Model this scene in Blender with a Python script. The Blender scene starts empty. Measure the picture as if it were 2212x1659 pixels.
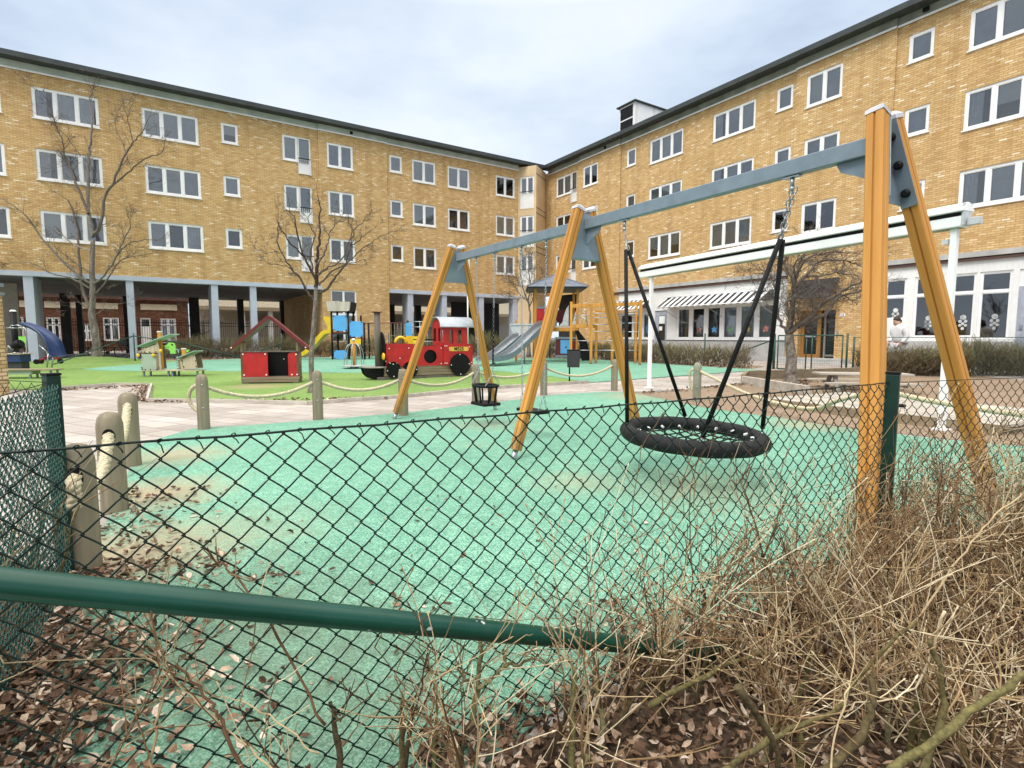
import bpy, bmesh, math, random
from mathutils import Vector, Matrix, noise as mnoise
sc = bpy.context.scene
col = sc.collection
R = math.radians
rng = random.Random(7)
V3 = Vector

# ---------------------------------------------------------------- survey helpers
FPX, CX, CY, EYE, PITCH = 1160.3, 1106.0, 829.5, 1.25, R(5)
CP, SP = math.cos(PITCH), math.sin(PITCH)
def at(x, y, Y):
    """survey point seen at photo position x,y that stands Y metres in front"""
    u = (x - CX) / FPX; v = (CY - y) / FPX
    t = Y / (CP + v * SP)
    return V3((u * t, Y, EYE + (-SP + v * CP) * t))
def gz(y):
    t = max(0.0, min(1.0, (y - 9) / 14.0))
    return .18 * t * t * (3 - 2 * t)

# ---------------------------------------------------------------- mesh builder
class MB:
    def __init__(s):
        s.v = []; s.f = []; s.m = []; s.sm = []; s.t = []; s.M = None; s.tint = 0.5
    def add(s, p):
        p = V3(p)
        s.v.append(s.M @ p if s.M else p); s.t.append(s.tint)
        return len(s.v) - 1
    def face(s, idx, m=0, sm=False):
        s.f.append(idx); s.m.append(m); s.sm.append(sm)
    def poly(s, pts, m=0, sm=False):
        s.face([s.add(p) for p in pts], m, sm)
    def box(s, x0, x1, y0, y1, z0, z1, m=0):
        i = [s.add(p) for p in ((x0,y0,z0),(x1,y0,z0),(x1,y1,z0),(x0,y1,z0),(x0,y0,z1),(x1,y0,z1),(x1,y1,z1),(x0,y1,z1))]
        for q in ((0,3,2,1),(4,5,6,7),(0,1,5,4),(1,2,6,5),(2,3,7,6),(3,0,4,7)):
            s.face([i[k] for k in q], m)
        return s
    def bar(s, p, q, w, h, up=(0,0,1), m=0):
        """rectangular bar between two points, w across, h along 'up'"""
        p = V3(p); q = V3(q); d = (q - p).normalized(); u = V3(up); u = (u - d * u.dot(d)).normalized(); a = d.cross(u)
        s.extrude([(-w/2,-h/2),(w/2,-h/2),(w/2,h/2),(-w/2,h/2)], p, q, a, u, m)
        return s
    def extrude(s, prof, p, q, a, u, m=0, sm=False, scale1=1.0):
        p = V3(p); q = V3(q); n = len(prof)
        A = [s.add(p + a*x + u*y) for x, y in prof]; B = [s.add(q + a*x*scale1 + u*y*scale1) for x, y in prof]
        for k in range(n):
            s.face([A[k], A[(k+1)%n], B[(k+1)%n], B[k]], m, sm)
        s.face(A[::-1], m); s.face(B, m)
    def tube(s, pts, r, n=8, m=0, caps=True, sm=True, closed=False):
        pts = [V3(p) for p in pts]; N = len(pts)
        rr = r if isinstance(r, (list, tuple)) else [r] * N
        rings = []; prev = None
        for i, p in enumerate(pts):
            if closed: d = pts[(i+1)%N] - pts[i-1]
            else: d = pts[min(i+1,N-1)] - pts[max(i-1,0)]
            if d.length < 1e-9: d = V3((0,0,1))
            d.normalize()
            if prev is None:
                a = d.cross(V3((0,0,1)) if abs(d.z) < .9 else V3((1,0,0))).normalized()
            else:
                a = prev - d * prev.dot(d)
                a = a.normalized() if a.length > 1e-6 else d.orthogonal().normalized()
            prev = a; b = d.cross(a)
            rings.append([s.add(p + (a*math.cos(2*math.pi*k/n) + b*math.sin(2*math.pi*k/n)) * rr[i]) for k in range(n)])
        for i in range(N if closed else N-1):
            A = rings[i]; B = rings[(i+1)%N]
            for k in range(n):
                s.face([A[k], A[(k+1)%n], B[(k+1)%n], B[k]], m, sm)
        if caps and not closed:
            s.face(rings[0][::-1], m); s.face(rings[-1], m)
        return s
    def lathe(s, prof, c=(0,0,0), n=20, m=0, sm=True):
        c = V3(c); rings = []
        for r, z in prof:
            rings.append([s.add(c + V3((r*math.cos(2*math.pi*k/n), r*math.sin(2*math.pi*k/n), z))) for k in range(n)])
        for A, B in zip(rings, rings[1:]):
            for k in range(n): s.face([A[k], A[(k+1)%n], B[(k+1)%n], B[k]], m, sm)
        s.face(rings[0][::-1], m); s.face(rings[-1], m)
        return s
    def slab(s, pts2, fr, t, m=0, sm=False):
        """flat outline pts2 (u,v) in frame fr=(origin,uaxis,vaxis), given thickness t along u x v"""
        o, ua, va = V3(fr[0]), V3(fr[1]), V3(fr[2]); n = ua.cross(va).normalized()
        A = [s.add(o + ua*x + va*y) for x, y in pts2]; B = [s.add(o + ua*x + va*y + n*t) for x, y in pts2]
        s.face(A[::-1], m); s.face(B, m); N = len(A)
        for k in range(N): s.face([A[k], A[(k+1)%N], B[(k+1)%N], B[k]], m, sm)
        return s
    def ball(s, c, r, n=10, m=0, sx=1, sy=1, sz=1):
        c = V3(c); k = n // 2
        prof = [(math.sin(math.pi*i/k), -math.cos(math.pi*i/k)) for i in range(k+1)]
        prof[0] = (.02, -1); prof[-1] = (.02, 1)
        rings = [[s.add(c + V3((a*r*sx*math.cos(2*math.pi*j/n), a*r*sy*math.sin(2*math.pi*j/n), b*r*sz))) for j in range(n)] for a, b in prof]
        for A, B in zip(rings, rings[1:]):
            for j in range(n): s.face([A[j], A[(j+1)%n], B[(j+1)%n], B[j]], m, True)
        s.face(rings[0][::-1], m); s.face(rings[-1], m)
    def build(s, name, mats, parent=None, bevel=0, tint=False):
        me = bpy.data.meshes.new(name)
        me.from_pydata([tuple(p) for p in s.v], [], s.f)
        if not isinstance(mats, (list, tuple)): mats = [mats]
        for mt in mats: me.materials.append(mt)
        me.polygons.foreach_set('material_index', s.m)
        me.polygons.foreach_set('use_smooth', s.sm)
        if tint:
            a = me.attributes.new('tint', 'FLOAT', 'POINT'); a.data.foreach_set('value', s.t)
        me.update()
        o = bpy.data.objects.new(name, me); col.objects.link(o)
        if parent is not None: o.parent = parent
        if bevel:
            b = o.modifiers.new('edge', 'BEVEL'); b.width = bevel; b.segments = 2; b.limit_method = 'ANGLE'; b.angle_limit = R(40)
        return o

def tag(o, label, cat, group=None):
    o['label'] = label; o['category'] = cat
    if group: o['group'] = group
    return o
def thing(name, label, cat, loc=(0,0,0), rz=0, group=None):
    o = bpy.data.objects.new(name, None); col.objects.link(o); o.empty_display_size = .2
    o.location = loc; o.rotation_euler = (0, 0, rz)
    return tag(o, label, cat, group)
def struct(o):
    o['kind'] = 'structure'; return o
def dup(root, loc, rz=0, label=None, sub=None):
    r = root.copy(); col.objects.link(r); r.location = loc; r.rotation_euler = (0,0,rz)
    if label: r['label'] = label
    def rec(src, dst):
        for ch in list(src.children):
            c = ch.copy(); col.objects.link(c); c.parent = dst; rec(ch, c)
    rec(root, r)
    return r
def arc(c, r, a0, a1, n, ax=(1,0,0), ay=(0,0,1)):
    c = V3(c); ax = V3(ax); ay = V3(ay)
    return [c + ax*(r*math.cos(R(a0+(a1-a0)*i/n))) + ay*(r*math.sin(R(a0+(a1-a0)*i/n))) for i in range(n+1)]
def smooth_path(pts, k=4):
    pts = [V3(p) for p in pts]; out = []
    for i in range(len(pts)-1):
        p0 = pts[max(i-1,0)]; p1 = pts[i]; p2 = pts[i+1]; p3 = pts[min(i+2,len(pts)-1)]
        for j in range(k):
            t = j/k
            out.append(.5*((2*p1)+(p2-p0)*t+(2*p0-5*p1+4*p2-p3)*t*t+(-p0+3*p1-3*p2+p3)*t*t*t))
    out.append(pts[-1]); return out

# ---------------------------------------------------------------- materials
MATS = {}
def nodes(name):
    m = bpy.data.materials.new(name); m.use_nodes = True
    nt = m.node_tree; b = nt.nodes['Principled BSDF']
    MATS[name] = m
    return m, nt, b
def N(nt, t, **kw):
    n = nt.nodes.new(t)
    for k, v in kw.items():
        if k in n.inputs: n.inputs[k].default_value = v
        else: setattr(n, k, v)
    return n
def ramp(nt, stops, inp):
    r = nt.nodes.new('ShaderNodeValToRGB'); e = r.color_ramp.elements
    while len(e) < len(stops): e.new(.5)
    for el, (p, c) in zip(e, stops): el.position = p; el.color = (*c, 1) if len(c) == 3 else c
    nt.links.new(inp, r.inputs[0]); return r
def mixc(nt, fac, a, b, mode='MIX'):
    m = nt.nodes.new('ShaderNodeMix'); m.data_type = 'RGBA'; m.blend_type = mode
    for sock, v in ((m.inputs[0], fac), (m.inputs[6], a), (m.inputs[7], b)):
        if isinstance(v, bpy.types.NodeSocket): nt.links.new(v, sock)
        elif isinstance(v, (int, float)): sock.default_value = v
        else: sock.default_value = (*v, 1)
    return m.outputs[2]
def noise(nt, scale, detail=3, rough=.55, vec=None, out='Fac'):
    n = N(nt, 'ShaderNodeTexNoise'); n.inputs['Scale'].default_value = scale; n.inputs['Detail'].default_value = detail; n.inputs['Roughness'].default_value = rough
    if vec is not None: nt.links.new(vec, n.inputs['Vector'])
    return n.outputs[out]
def objco(nt, scale=None, rot=None):
    tc = nt.nodes.new('ShaderNodeTexCoord'); o = tc.outputs['Object']
    if scale or rot:
        mp = nt.nodes.new('ShaderNodeMapping')
        if scale: mp.inputs['Scale'].default_value = scale
        if rot: mp.inputs['Rotation'].default_value = rot
        nt.links.new(o, mp.inputs['Vector']); o = mp.outputs['Vector']
    return o
def bump(nt, b, h, strength=.3, dist=.01):
    bp = nt.nodes.new('ShaderNodeBump'); bp.inputs['Strength'].default_value = strength; bp.inputs['Distance'].default_value = dist
    nt.links.new(h, bp.inputs['Height']); nt.links.new(bp.outputs[0], b.inputs['Normal'])
def paint(name, c, rough=.5, metal=0, var=.18, scale=6, bumpy=0, spec=.5, bscale=60):
    """painted / plain surface with soft uneven wear"""
    m, nt, b = nodes(name)
    v = objco(nt); f = noise(nt, scale, 5, .6, v)
    d = tuple(x*(1-var) for x in c); l = tuple(min(1, x*(1+var)) for x in c)
    r = ramp(nt, [(.3, d), (.7, l)], f)
    nt.links.new(r.outputs[0], b.inputs['Base Color'])
    rr = ramp(nt, [(.3, (rough*.8,)*3), (.75, (min(1,rough*1.2),)*3)], noise(nt, scale*3, 3, .5, v))
    nt.links.new(rr.outputs[0], b.inputs['Roughness'])
    b.inputs['Metallic'].default_value = metal; b.inputs['Specular IOR Level'].default_value = spec
    if bumpy: bump(nt, b, noise(nt, bscale, 3, .6, v), bumpy, .004)
    return m
def tinted(name, stops, rough=.8, bumpy=0, mott=.25, scale=40, spec=.3):
    """colour picked per piece through the 'tint' attribute, plus fine mottling"""
    m, nt, b = nodes(name)
    a = N(nt, 'ShaderNodeAttribute'); a.attribute_name = 'tint'
    r = ramp(nt, stops, a.outputs['Fac'])
    f = noise(nt, scale, 3, .6, objco(nt))
    g = ramp(nt, [(.3, (1-mott,)*3), (.7, (1+mott*.6,)*3)], f)
    nt.links.new(mixc(nt, 1.0, r.outputs[0], g.outputs[0], 'MULTIPLY'), b.inputs['Base Color'])
    b.inputs['Roughness'].default_value = rough; b.inputs['Specular IOR Level'].default_value = spec
    if bumpy: bump(nt, b, f, bumpy, .003)
    return m
def wood(name, c1, c2, axis='Z', scale=1.0, rough=.6, knots=True, spec=.35):
    m, nt, b = nodes(name)
    s = {'X': (2*scale, 26*scale, 26*scale), 'Y': (26*scale, 2*scale, 26*scale), 'Z': (26*scale, 26*scale, 2*scale)}[axis]
    v = objco(nt, s); f = noise(nt, 1.0, 5, .65, v)
    f2 = noise(nt, .35, 3, .5, v)
    r = ramp(nt, [(.25, c1), (.75, c2)], f)
    r2 = ramp(nt, [(.3, (.72,)*3), (.7, (1.12,)*3)], f2)
    nt.links.new(mixc(nt, 1.0, r.outputs[0], r2.outputs[0], 'MULTIPLY'), b.inputs['Base Color'])
    b.inputs['Roughness'].default_value = rough; b.inputs['Specular IOR Level'].default_value = spec
    bump(nt, b, f, .25, .003)
    return m
def brickwork(name, stops, mortar, bw=.25, rh=.077, ms=.011, patch=.2):
    m, nt, b = nodes(name)
    tc = nt.nodes.new('ShaderNodeTexCoord'); sx = nt.nodes.new('ShaderNodeSeparateXYZ'); nt.links.new(tc.outputs['Object'], sx.inputs[0])
    geo = nt.nodes.new('ShaderNodeNewGeometry')
    # walls running along x use x, the returns use y
    ad = N(nt, 'ShaderNodeMath', operation='ADD'); nt.links.new(sx.outputs['X'], ad.inputs[0]); nt.links.new(sx.outputs['Y'], ad.inputs[1])
    cb = nt.nodes.new('ShaderNodeCombineXYZ'); nt.links.new(ad.outputs[0], cb.inputs['X']); nt.links.new(sx.outputs['Z'], cb.inputs['Y'])
    t = nt.nodes.new('ShaderNodeTexBrick'); t.offset = .5
    t.inputs['Color1'].default_value = (0,0,0,1); t.inputs['Color2'].default_value = (1,1,1,1); t.inputs['Mortar'].default_value = (.5,.5,.5,1)
    t.inputs['Scale'].default_value = 1; t.inputs['Mortar Size'].default_value = ms; t.inputs['Mortar Smooth'].default_value = .2
    t.inputs['Brick Width'].default_value = bw; t.inputs['Row Height'].default_value = rh; t.inputs['Bias'].default_value = 0
    nt.links.new(cb.outputs[0], t.inputs['Vector'])
    r = ramp(nt, stops, t.outputs['Color'])
    c = mixc(nt, t.outputs['Fac'], r.outputs[0], mortar)
    big = ramp(nt, [(.3, (1-patch,1-patch*1.05,1-patch*1.1)), (.7, (1+patch*.5,)*3)], noise(nt, .55, 5, .6, cb.outputs[0]))
    c = mixc(nt, 1.0, c, big.outputs[0], 'MULTIPLY')
    mpv = nt.nodes.new('ShaderNodeMapping'); mpv.inputs['Scale'].default_value = (2.4, .16, 1); nt.links.new(cb.outputs[0], mpv.inputs['Vector'])
    stain = ramp(nt, [(.36, (.84,.82,.79)), (.52, (1.0,1.0,1.0)), (.8, (1.03,1.03,1.02))], noise(nt, 1.0, 5, .6, mpv.outputs[0]))
    nt.links.new(mixc(nt, .8, c, mixc(nt, 1.0, c, stain.outputs[0], 'MULTIPLY')), b.inputs['Base Color'])
    b.inputs['Roughness'].default_value = .85; b.inputs['Specular IOR Level'].default_value = .2
    inv = N(nt, 'ShaderNodeMath', operation='SUBTRACT'); inv.inputs[0].default_value = 1; nt.links.new(t.outputs['Fac'], inv.inputs[1])
    bump(nt, b, inv.outputs[0], .5, .012)
    return m

M_brick = brickwork('ochre_brick', [(0,(.52,.315,.135)),(.25,(.60,.385,.172)),(.55,(.64,.425,.195)),(.85,(.68,.465,.225)),(.95,(.74,.54,.31)),(1,(.85,.72,.52))], (.44,.28,.13), .235, .077, .011, patch=.05)
M_redbrick = brickwork('red_brick', [(0,(.09,.032,.018)),(.5,(.15,.056,.032)),(1,(.22,.10,.06))], (.14,.085,.055))
M_white = paint('white_paint', (.84,.83,.82), .45, var=.06, scale=2)
M_cladding = paint('white_cladding', (.79,.78,.76), .55, var=.07, scale=1.2)
M_fascia = paint('pale_fascia', (.42,.47,.42), .8, var=.22, scale=1.3)
M_fasciadark = paint('weathered_fascia', (.25,.26,.22), .85, var=.38, scale=1.1)
M_roof = paint('dark_roofing', (.035,.042,.042), .6, var=.3, scale=2)
M_greybeam = paint('grey_blue_paint', (.46,.50,.58), .55, var=.1, scale=1.5)
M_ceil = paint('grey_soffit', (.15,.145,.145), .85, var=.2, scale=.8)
M_conc = paint('concrete', (.42,.41,.39), .9, var=.2, scale=2, bumpy=.2)
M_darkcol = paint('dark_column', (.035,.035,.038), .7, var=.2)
M_tan = paint('tan_render', (.62,.46,.27), .8, var=.1, scale=1.2)
M_beige = paint('beige_render', (.46,.42,.36), .85, var=.1)
M_cream = paint('cream_render', (.62,.54,.40), .85, var=.12)
M_room = paint('dark_room', (.035,.035,.035), .9, var=.4, scale=1)  # near-black sheets stand in for unlit rooms behind the windows
M_skygrey = paint('grey_sky_reflection', (.60,.64,.70), .8, var=.15, scale=1.5)  # bluish grey of sky reflected in the panes, put into a sheet's colour
M_blindpale = paint('pale_blind', (.74,.77,.76), .8, var=.08, scale=1.5)
M_curtain = paint('net_curtain', (.78,.80,.84), .9, var=.15, scale=3)
M_drape = paint('dark_drape', (.17,.12,.105), .9, var=.35, scale=4)
M_blackpaint = paint('black_paint', (.006,.006,.007), .5, var=.3, spec=.2)
M_rubber = paint('black_rubber', (.007,.007,.0075), .7, var=.35, scale=12, bumpy=.6, bscale=45, spec=.25)
M_dkgreen = paint('dark_green_coat', (.004,.028,.018), .42, var=.3, scale=9, spec=.4)
M_wire = paint('green_wire', (.003,.012,.009), .55, var=.3, scale=20, spec=.3)
M_fgreen = paint('far_green_coat', (.012,.06,.042), .5, var=.2)
M_steel = paint('galvanised_steel', (.42,.44,.46), .38, metal=.85, var=.2, scale=14)
M_zinc = paint('zinc_grey_coat', (.19,.24,.28), .42, metal=.15, var=.12, scale=8)
M_red = paint('red_board', (.44,.012,.012), .45, var=.24, scale=3.5, bumpy=.08)
M_redcap = paint('dull_red_board', (.13,.012,.012), .45, var=.2)
M_blue = paint('sky_blue_board', (.10,.36,.68), .42, var=.12, scale=2)
M_navy = paint('navy_plastic', (.012,.035,.12), .38, var=.3)
M_yellow = paint('yellow_plastic', (.75,.48,.02), .4, var=.1)
M_lime = paint('lime_green_board', (.25,.62,.10), .45, var=.1)
M_palewood = wood('pale_plywood', (.50,.40,.28), (.62,.53,.40), 'Z', .6)
M_greenply = paint('weathered_green_board', (.36,.44,.36), .7, var=.16, scale=3)
M_orange = wood('oiled_pine', (.53,.240,.048), (.63,.305,.070), 'Z', .8, .6, spec=.25)
def foot_grime(m):
    nt = m.node_tree; b = nt.nodes['Principled BSDF']; src = b.inputs['Base Color'].links[0].from_socket
    tc = nt.nodes.new('ShaderNodeTexCoord'); sx = nt.nodes.new('ShaderNodeSeparateXYZ'); nt.links.new(tc.outputs['Object'], sx.inputs[0])
    ad = N(nt, 'ShaderNodeMath', operation='MULTIPLY_ADD'); nt.links.new(noise(nt, 14, 5, .7, tc.outputs['Object']), ad.inputs[0]); ad.inputs[1].default_value = .9; nt.links.new(sx.outputs['Z'], ad.inputs[2])
    r = ramp(nt, [(.45,(.65,)*3),(.85,(0,)*3)], ad.outputs[0])
    sp = ramp(nt, [(.66,(0,)*3),(.74,(.55,)*3)], noise(nt, 5, 6, .75, tc.outputs['Object']))
    c = mixc(nt, r.outputs[0], src, (.20,.13,.07)); nt.links.new(mixc(nt, sp.outputs[0], c, (.24,.11,.03)), b.inputs['Base Color'])
foot_grime(M_orange)
M_greywood = wood('grey_weathered_wood', (.22,.20,.17), (.36,.33,.29), 'Z', .9, .8)
M_bollard = wood('weathered_bollard_wood', (.17,.14,.095), (.31,.265,.18), 'Z', .8, .8)
M_plank = wood('weathered_plank', (.36,.31,.25), (.58,.53,.46), 'X', .8, .8)
M_oldwood = wood('brown_board', (.20,.15,.09), (.34,.27,.18), 'X', .8, .8)
M_darkwood = wood('dark_log', (.10,.085,.07), (.20,.17,.14), 'Z', .8, .8)
M_doorwood = wood('varnished_door_wood', (.34,.15,.035), (.46,.23,.06), 'Z', .7, .4)
M_rope = paint('natural_rope', (.52,.45,.30), .9, var=.25, scale=30, bumpy=.4, bscale=180)
M_slate = paint('slate_tile', (.17,.19,.23), .6, var=.25, scale=5)
M_boltw = paint('white_bolt_cap', (.8,.8,.8), .4, var=.05)
M_skin = paint('skin', (.52,.30,.21), .6, var=.08)
M_hair = paint('brown_hair', (.05,.028,.018), .7, var=.3, scale=30)
M_coat = paint('white_hoodie', (.72,.71,.71), .9, var=.12, scale=8, bumpy=.4, bscale=25)
M_trouser = paint('pale_trousers', (.55,.52,.52), .9, var=.2, scale=8)
M_twig = tinted('bare_twig', [(0,(.065,.030,.016)),(.25,(.17,.092,.042)),(.55,(.33,.220,.105)),(.82,(.53,.405,.235)),(1,(.70,.59,.41))], .75, .3)
M_moss = tinted('mossy_stem', [(0,(.045,.030,.018)),(.4,(.10,.075,.032)),(.7,(.16,.14,.05)),(1,(.26,.23,.13))], .9, .8, .55, 90)
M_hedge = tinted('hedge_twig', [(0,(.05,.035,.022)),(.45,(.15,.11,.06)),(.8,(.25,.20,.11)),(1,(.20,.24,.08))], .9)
M_bark = tinted('tree_bark', [(0,(.055,.04,.032)),(.5,(.16,.13,.105)),(1,(.34,.31,.27))], .9, .8, .45, 18)
M_leaf = tinted('dead_leaf', [(0,(.035,.019,.012)),(.3,(.11,.058,.032)),(.6,(.25,.150,.092)),(.85,(.44,.32,.225)),(1,(.60,.49,.39))], .75, 0, .3, 90)

def glass(name, tintc=(.95,.97,.97)):
    m = bpy.data.materials.new(name); m.use_nodes = True; nt = m.node_tree; nt.nodes.clear()
    o = N(nt, 'ShaderNodeOutputMaterial'); tr = N(nt, 'ShaderNodeBsdfTransparent'); tr.inputs[0].default_value = (*tintc, 1)
    gl = N(nt, 'ShaderNodeBsdfGlossy'); gl.inputs['Roughness'].default_value = .02
    fr = N(nt, 'ShaderNodeFresnel'); fr.inputs[0].default_value = 2.5
    wob = noise(nt, 1.3, 2, .5, objco(nt)); bp = N(nt, 'ShaderNodeBump'); bp.inputs['Strength'].default_value = .06; bp.inputs['Distance'].default_value = .05
    nt.links.new(wob, bp.inputs['Height']); nt.links.new(bp.outputs[0], gl.inputs['Normal'])
    mx = N(nt, 'ShaderNodeMixShader'); nt.links.new(fr.outputs[0], mx.inputs[0]); nt.links.new(tr.outputs[0], mx.inputs[1]); nt.links.new(gl.outputs[0], mx.inputs[2])
    nt.links.new(mx.outputs[0], o.inputs[0]); return m
M_glass = glass('window_glass')
# ---------------------------------------------------------------- sky, sun, camera
w = bpy.data.worlds.new('World'); sc.world = w; w.use_nodes = True
nt = w.node_tree; bg = nt.nodes['Background']; bg.inputs['Strength'].default_value = .1
SUN_EL, SUN_AZ = R(52), R(215)          # azimuth from +Y clockwise: high, behind the viewer and to the left
sky = N(nt, 'ShaderNodeTexSky'); sky.sky_type = 'NISHITA'; sky.sun_disc = False
sky.sun_elevation = SUN_EL; sky.sun_rotation = SUN_AZ
tc = N(nt, 'ShaderNodeTexCoord')
sep = N(nt, 'ShaderNodeSeparateXYZ'); nt.links.new(tc.outputs['Generated'], sep.inputs[0])
mp = N(nt, 'ShaderNodeMapping'); mp.inputs['Scale'].default_value = (1.0, 1.0, 2.3); mp.inputs['Location'].default_value = (.38, .2, .1)
nt.links.new(tc.outputs['Generated'], mp.inputs['Vector'])
c1 = noise(nt, 2.1, 6, .52, mp.outputs[0]); c2 = noise(nt, .9, 3, .5, mp.outputs[0])
clouds = ramp(nt, [(.32, (2.9,3.55,4.6)), (.45, (4.1,4.75,5.6)), (.58, (5.1,5.6,6.2)), (.74, (5.8,6.05,6.4))], c1)
broad = ramp(nt, [(.3, (.86,.89,.95)), (.65, (1.06,1.05,1.03))], c2)
cl = mixc(nt, 1.0, clouds.outputs[0], broad.outputs[0], 'MULTIPLY')
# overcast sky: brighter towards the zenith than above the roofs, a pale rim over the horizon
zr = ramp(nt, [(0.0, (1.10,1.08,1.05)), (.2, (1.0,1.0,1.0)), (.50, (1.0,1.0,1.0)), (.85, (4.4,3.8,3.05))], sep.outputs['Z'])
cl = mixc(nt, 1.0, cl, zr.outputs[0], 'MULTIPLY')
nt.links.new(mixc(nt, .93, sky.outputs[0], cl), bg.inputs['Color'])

sl = bpy.data.lights.new('sun', 'SUN'); sl.energy = 1.3; sl.angle = R(24); sl.color = (1, .96, .90)
so = bpy.data.objects.new('sun', sl); col.objects.link(so)
sd = V3((math.sin(SUN_AZ)*math.cos(SUN_EL), math.cos(SUN_AZ)*math.cos(SUN_EL), math.sin(SUN_EL)))
so.rotation_euler = sd.to_track_quat('Z', 'Y').to_euler()
so.location = sd * 60

cam = bpy.data.cameras.new('camera'); co = bpy.data.objects.new('camera', cam); col.objects.link(co)
cam.sensor_width = 36; cam.lens = FPX / 2212 * 36; cam.clip_start = .03; cam.clip_end = 2000
co.location = (0, 0, EYE); co.rotation_euler = (R(90) - PITCH, 0, 0)
sc.camera = co
sc.view_settings.view_transform = 'Standard'; sc.view_settings.look = 'None'; sc.view_settings.gamma = 1; sc.view_settings.exposure = .80
sc.render.engine = 'CYCLES'
sc.cycles.max_bounces = 6; sc.cycles.transparent_max_bounces = 10; sc.cycles.diffuse_bounces = 3; sc.cycles.glossy_bounces = 3
sc.cycles.use_denoising = True
sc.cycles.sample_clamp_indirect = 6

# ---------------------------------------------------------------- ground sheets
def sheet(name, pts, mat, lift):
    """flat outline laid over the gently rising ground"""
    bm = bmesh.new(); vs = [bm.verts.new((x, y, 0)) for x, y in pts]; bm.faces.new(vs)
    bmesh.ops.triangulate(bm, faces=bm.faces[:])
    for yc in (9, 10.2, 11.4, 12.6, 13.8, 15, 16.2, 17.4, 18.6, 19.8, 21, 22, 23):
        bmesh.ops.bisect_plane(bm, geom=bm.verts[:]+bm.edges[:]+bm.faces[:], plane_co=(0, yc, 0), plane_no=(0, 1, 0))
    for v in bm.verts: v.co.z = gz(v.co.y) + lift
    bmesh.ops.recalc_face_normals(bm, faces=bm.faces[:])
    for f in bm.faces:
        if f.normal.z < 0: f.normal_flip()
    me = bpy.data.meshes.new(name); bm.to_mesh(me); bm.free(); me.materials.append(mat)
    o = bpy.data.objects.new(name, me); col.objects.link(o); return struct(o)
def curve2(pts, k=5, closed=False):
    return [(p.x, p.y) for p in smooth_path([(x, y, 0) for x, y in pts], k)]

# asphalt for the wide ground, slab paving for path and court
m, nt, b = nodes('court_paving'); v = objco(nt, None, (0, 0, R(27)))
t = N(nt, 'ShaderNodeTexBrick'); t.offset = .5
for k, val in (('Scale', 1.0), ('Mortar Size', .011), ('Brick Width', .62), ('Row Height', .36), ('Mortar Smooth', .1)): t.inputs[k].default_value = val
t.inputs['Color1'].default_value = (0,0,0,1); t.inputs['Color2'].default_value = (1,1,1,1)
nt.links.new(v, t.inputs['Vector'])
r = ramp(nt, [(0, (.35,.315,.285)), (.5, (.415,.375,.345)), (1, (.47,.43,.395))], t.outputs['Color'])
c = mixc(nt, t.outputs['Fac'], r.outputs[0], (.24,.20,.17))
g = ramp(nt, [(.3, (.78,.75,.72)), (.7, (1.08,1.08,1.08))], noise(nt, .8, 6, .6, objco(nt)))
s = ramp(nt, [(.35, (.9,.9,.9)), (.65, (1.06,1.06,1.06))], noise(nt, 60, 3, .6, objco(nt)))
c = mixc(nt, 1.0, c, g.outputs[0], 'MULTIPLY'); c = mixc(nt, 1.0, c, s.outputs[0], 'MULTIPLY')
nt.links.new(c, b.inputs['Base Color']); b.inputs['Roughness'].default_value = .9; b.inputs['Specular IOR Level'].default_value = .2
M_pave = m

def granular(name, c_lo, c_mid, c_hi, dirt, dirt_amt, gscale, worn=None):
    """poured granulate or turf: fine grain, broad fading, worn dirty patches"""
    m, nt, b = nodes(name); o = objco(nt)
    grain = noise(nt, gscale, 2, .8, o); vor = N(nt, 'ShaderNodeTexVoronoi'); vor.inputs['Scale'].default_value = gscale*1.2; nt.links.new(o, vor.inputs['Vector']); sepc = N(nt, 'ShaderNodeSeparateColor'); nt.links.new(vor.outputs['Color'], sepc.inputs[0]); gm = N(nt, 'ShaderNodeMix'); gm.inputs[0].default_value = .5; nt.links.new(grain, gm.inputs[2]); nt.links.new(sepc.outputs[0], gm.inputs[3]); grain = gm.outputs[0]; broad = noise(nt, .55, 5, .6, o); mid = noise(nt, 7, 4, .6, o)
    r = ramp(nt, [(.22, c_lo), (.5, c_mid), (.78, c_hi)], grain)
    bf = ramp(nt, [(.3, (.82,.86,.84)), (.7, (1.1,1.08,1.06))], broad)
    c = mixc(nt, 1.0, r.outputs[0], bf.outputs[0], 'MULTIPLY')
    mf = ramp(nt, [(.35, (.9,)*3), (.65, (1.07,)*3)], mid); c = mixc(nt, 1.0, c, mf.outputs[0], 'MULTIPLY')
    d = noise(nt, 1.1, 7, .68, o); dm = ramp(nt, [(.56, (0,0,0)), (.74, (dirt_amt,)*3)], d)
    c = mixc(nt, dm.outputs[0], c, dirt)
    if worn:
        for (cx, cy, rad, colr, amt) in worn:
            di = N(nt, 'ShaderNodeVectorMath', operation='DISTANCE'); nt.links.new(o, di.inputs[0]); di.inputs[1].default_value = (cx, cy, 0)
            ad = N(nt, 'ShaderNodeMath', operation='MULTIPLY_ADD'); nt.links.new(mid, ad.inputs[0]); ad.inputs[1].default_value = rad*.9; nt.links.new(di.outputs['Value'], ad.inputs[2])
            mr = N(nt, 'ShaderNodeMapRange'); nt.links.new(ad.outputs[0], mr.inputs[0])
            mr.inputs[1].default_value = rad*.6; mr.inputs[2].default_value = rad*1.6; mr.inputs[3].default_value = amt; mr.inputs[4].default_value = 0
            c = mixc(nt, mr.outputs[0], c, colr)
    nt.links.new(c, b.inputs['Base Color']); b.inputs['Roughness'].default_value = .95; b.inputs['Specular IOR Level'].default_value = .15
    bump(nt, b, grain, .5, .006)
    return m
SAND = (.44,.31,.20)
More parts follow.
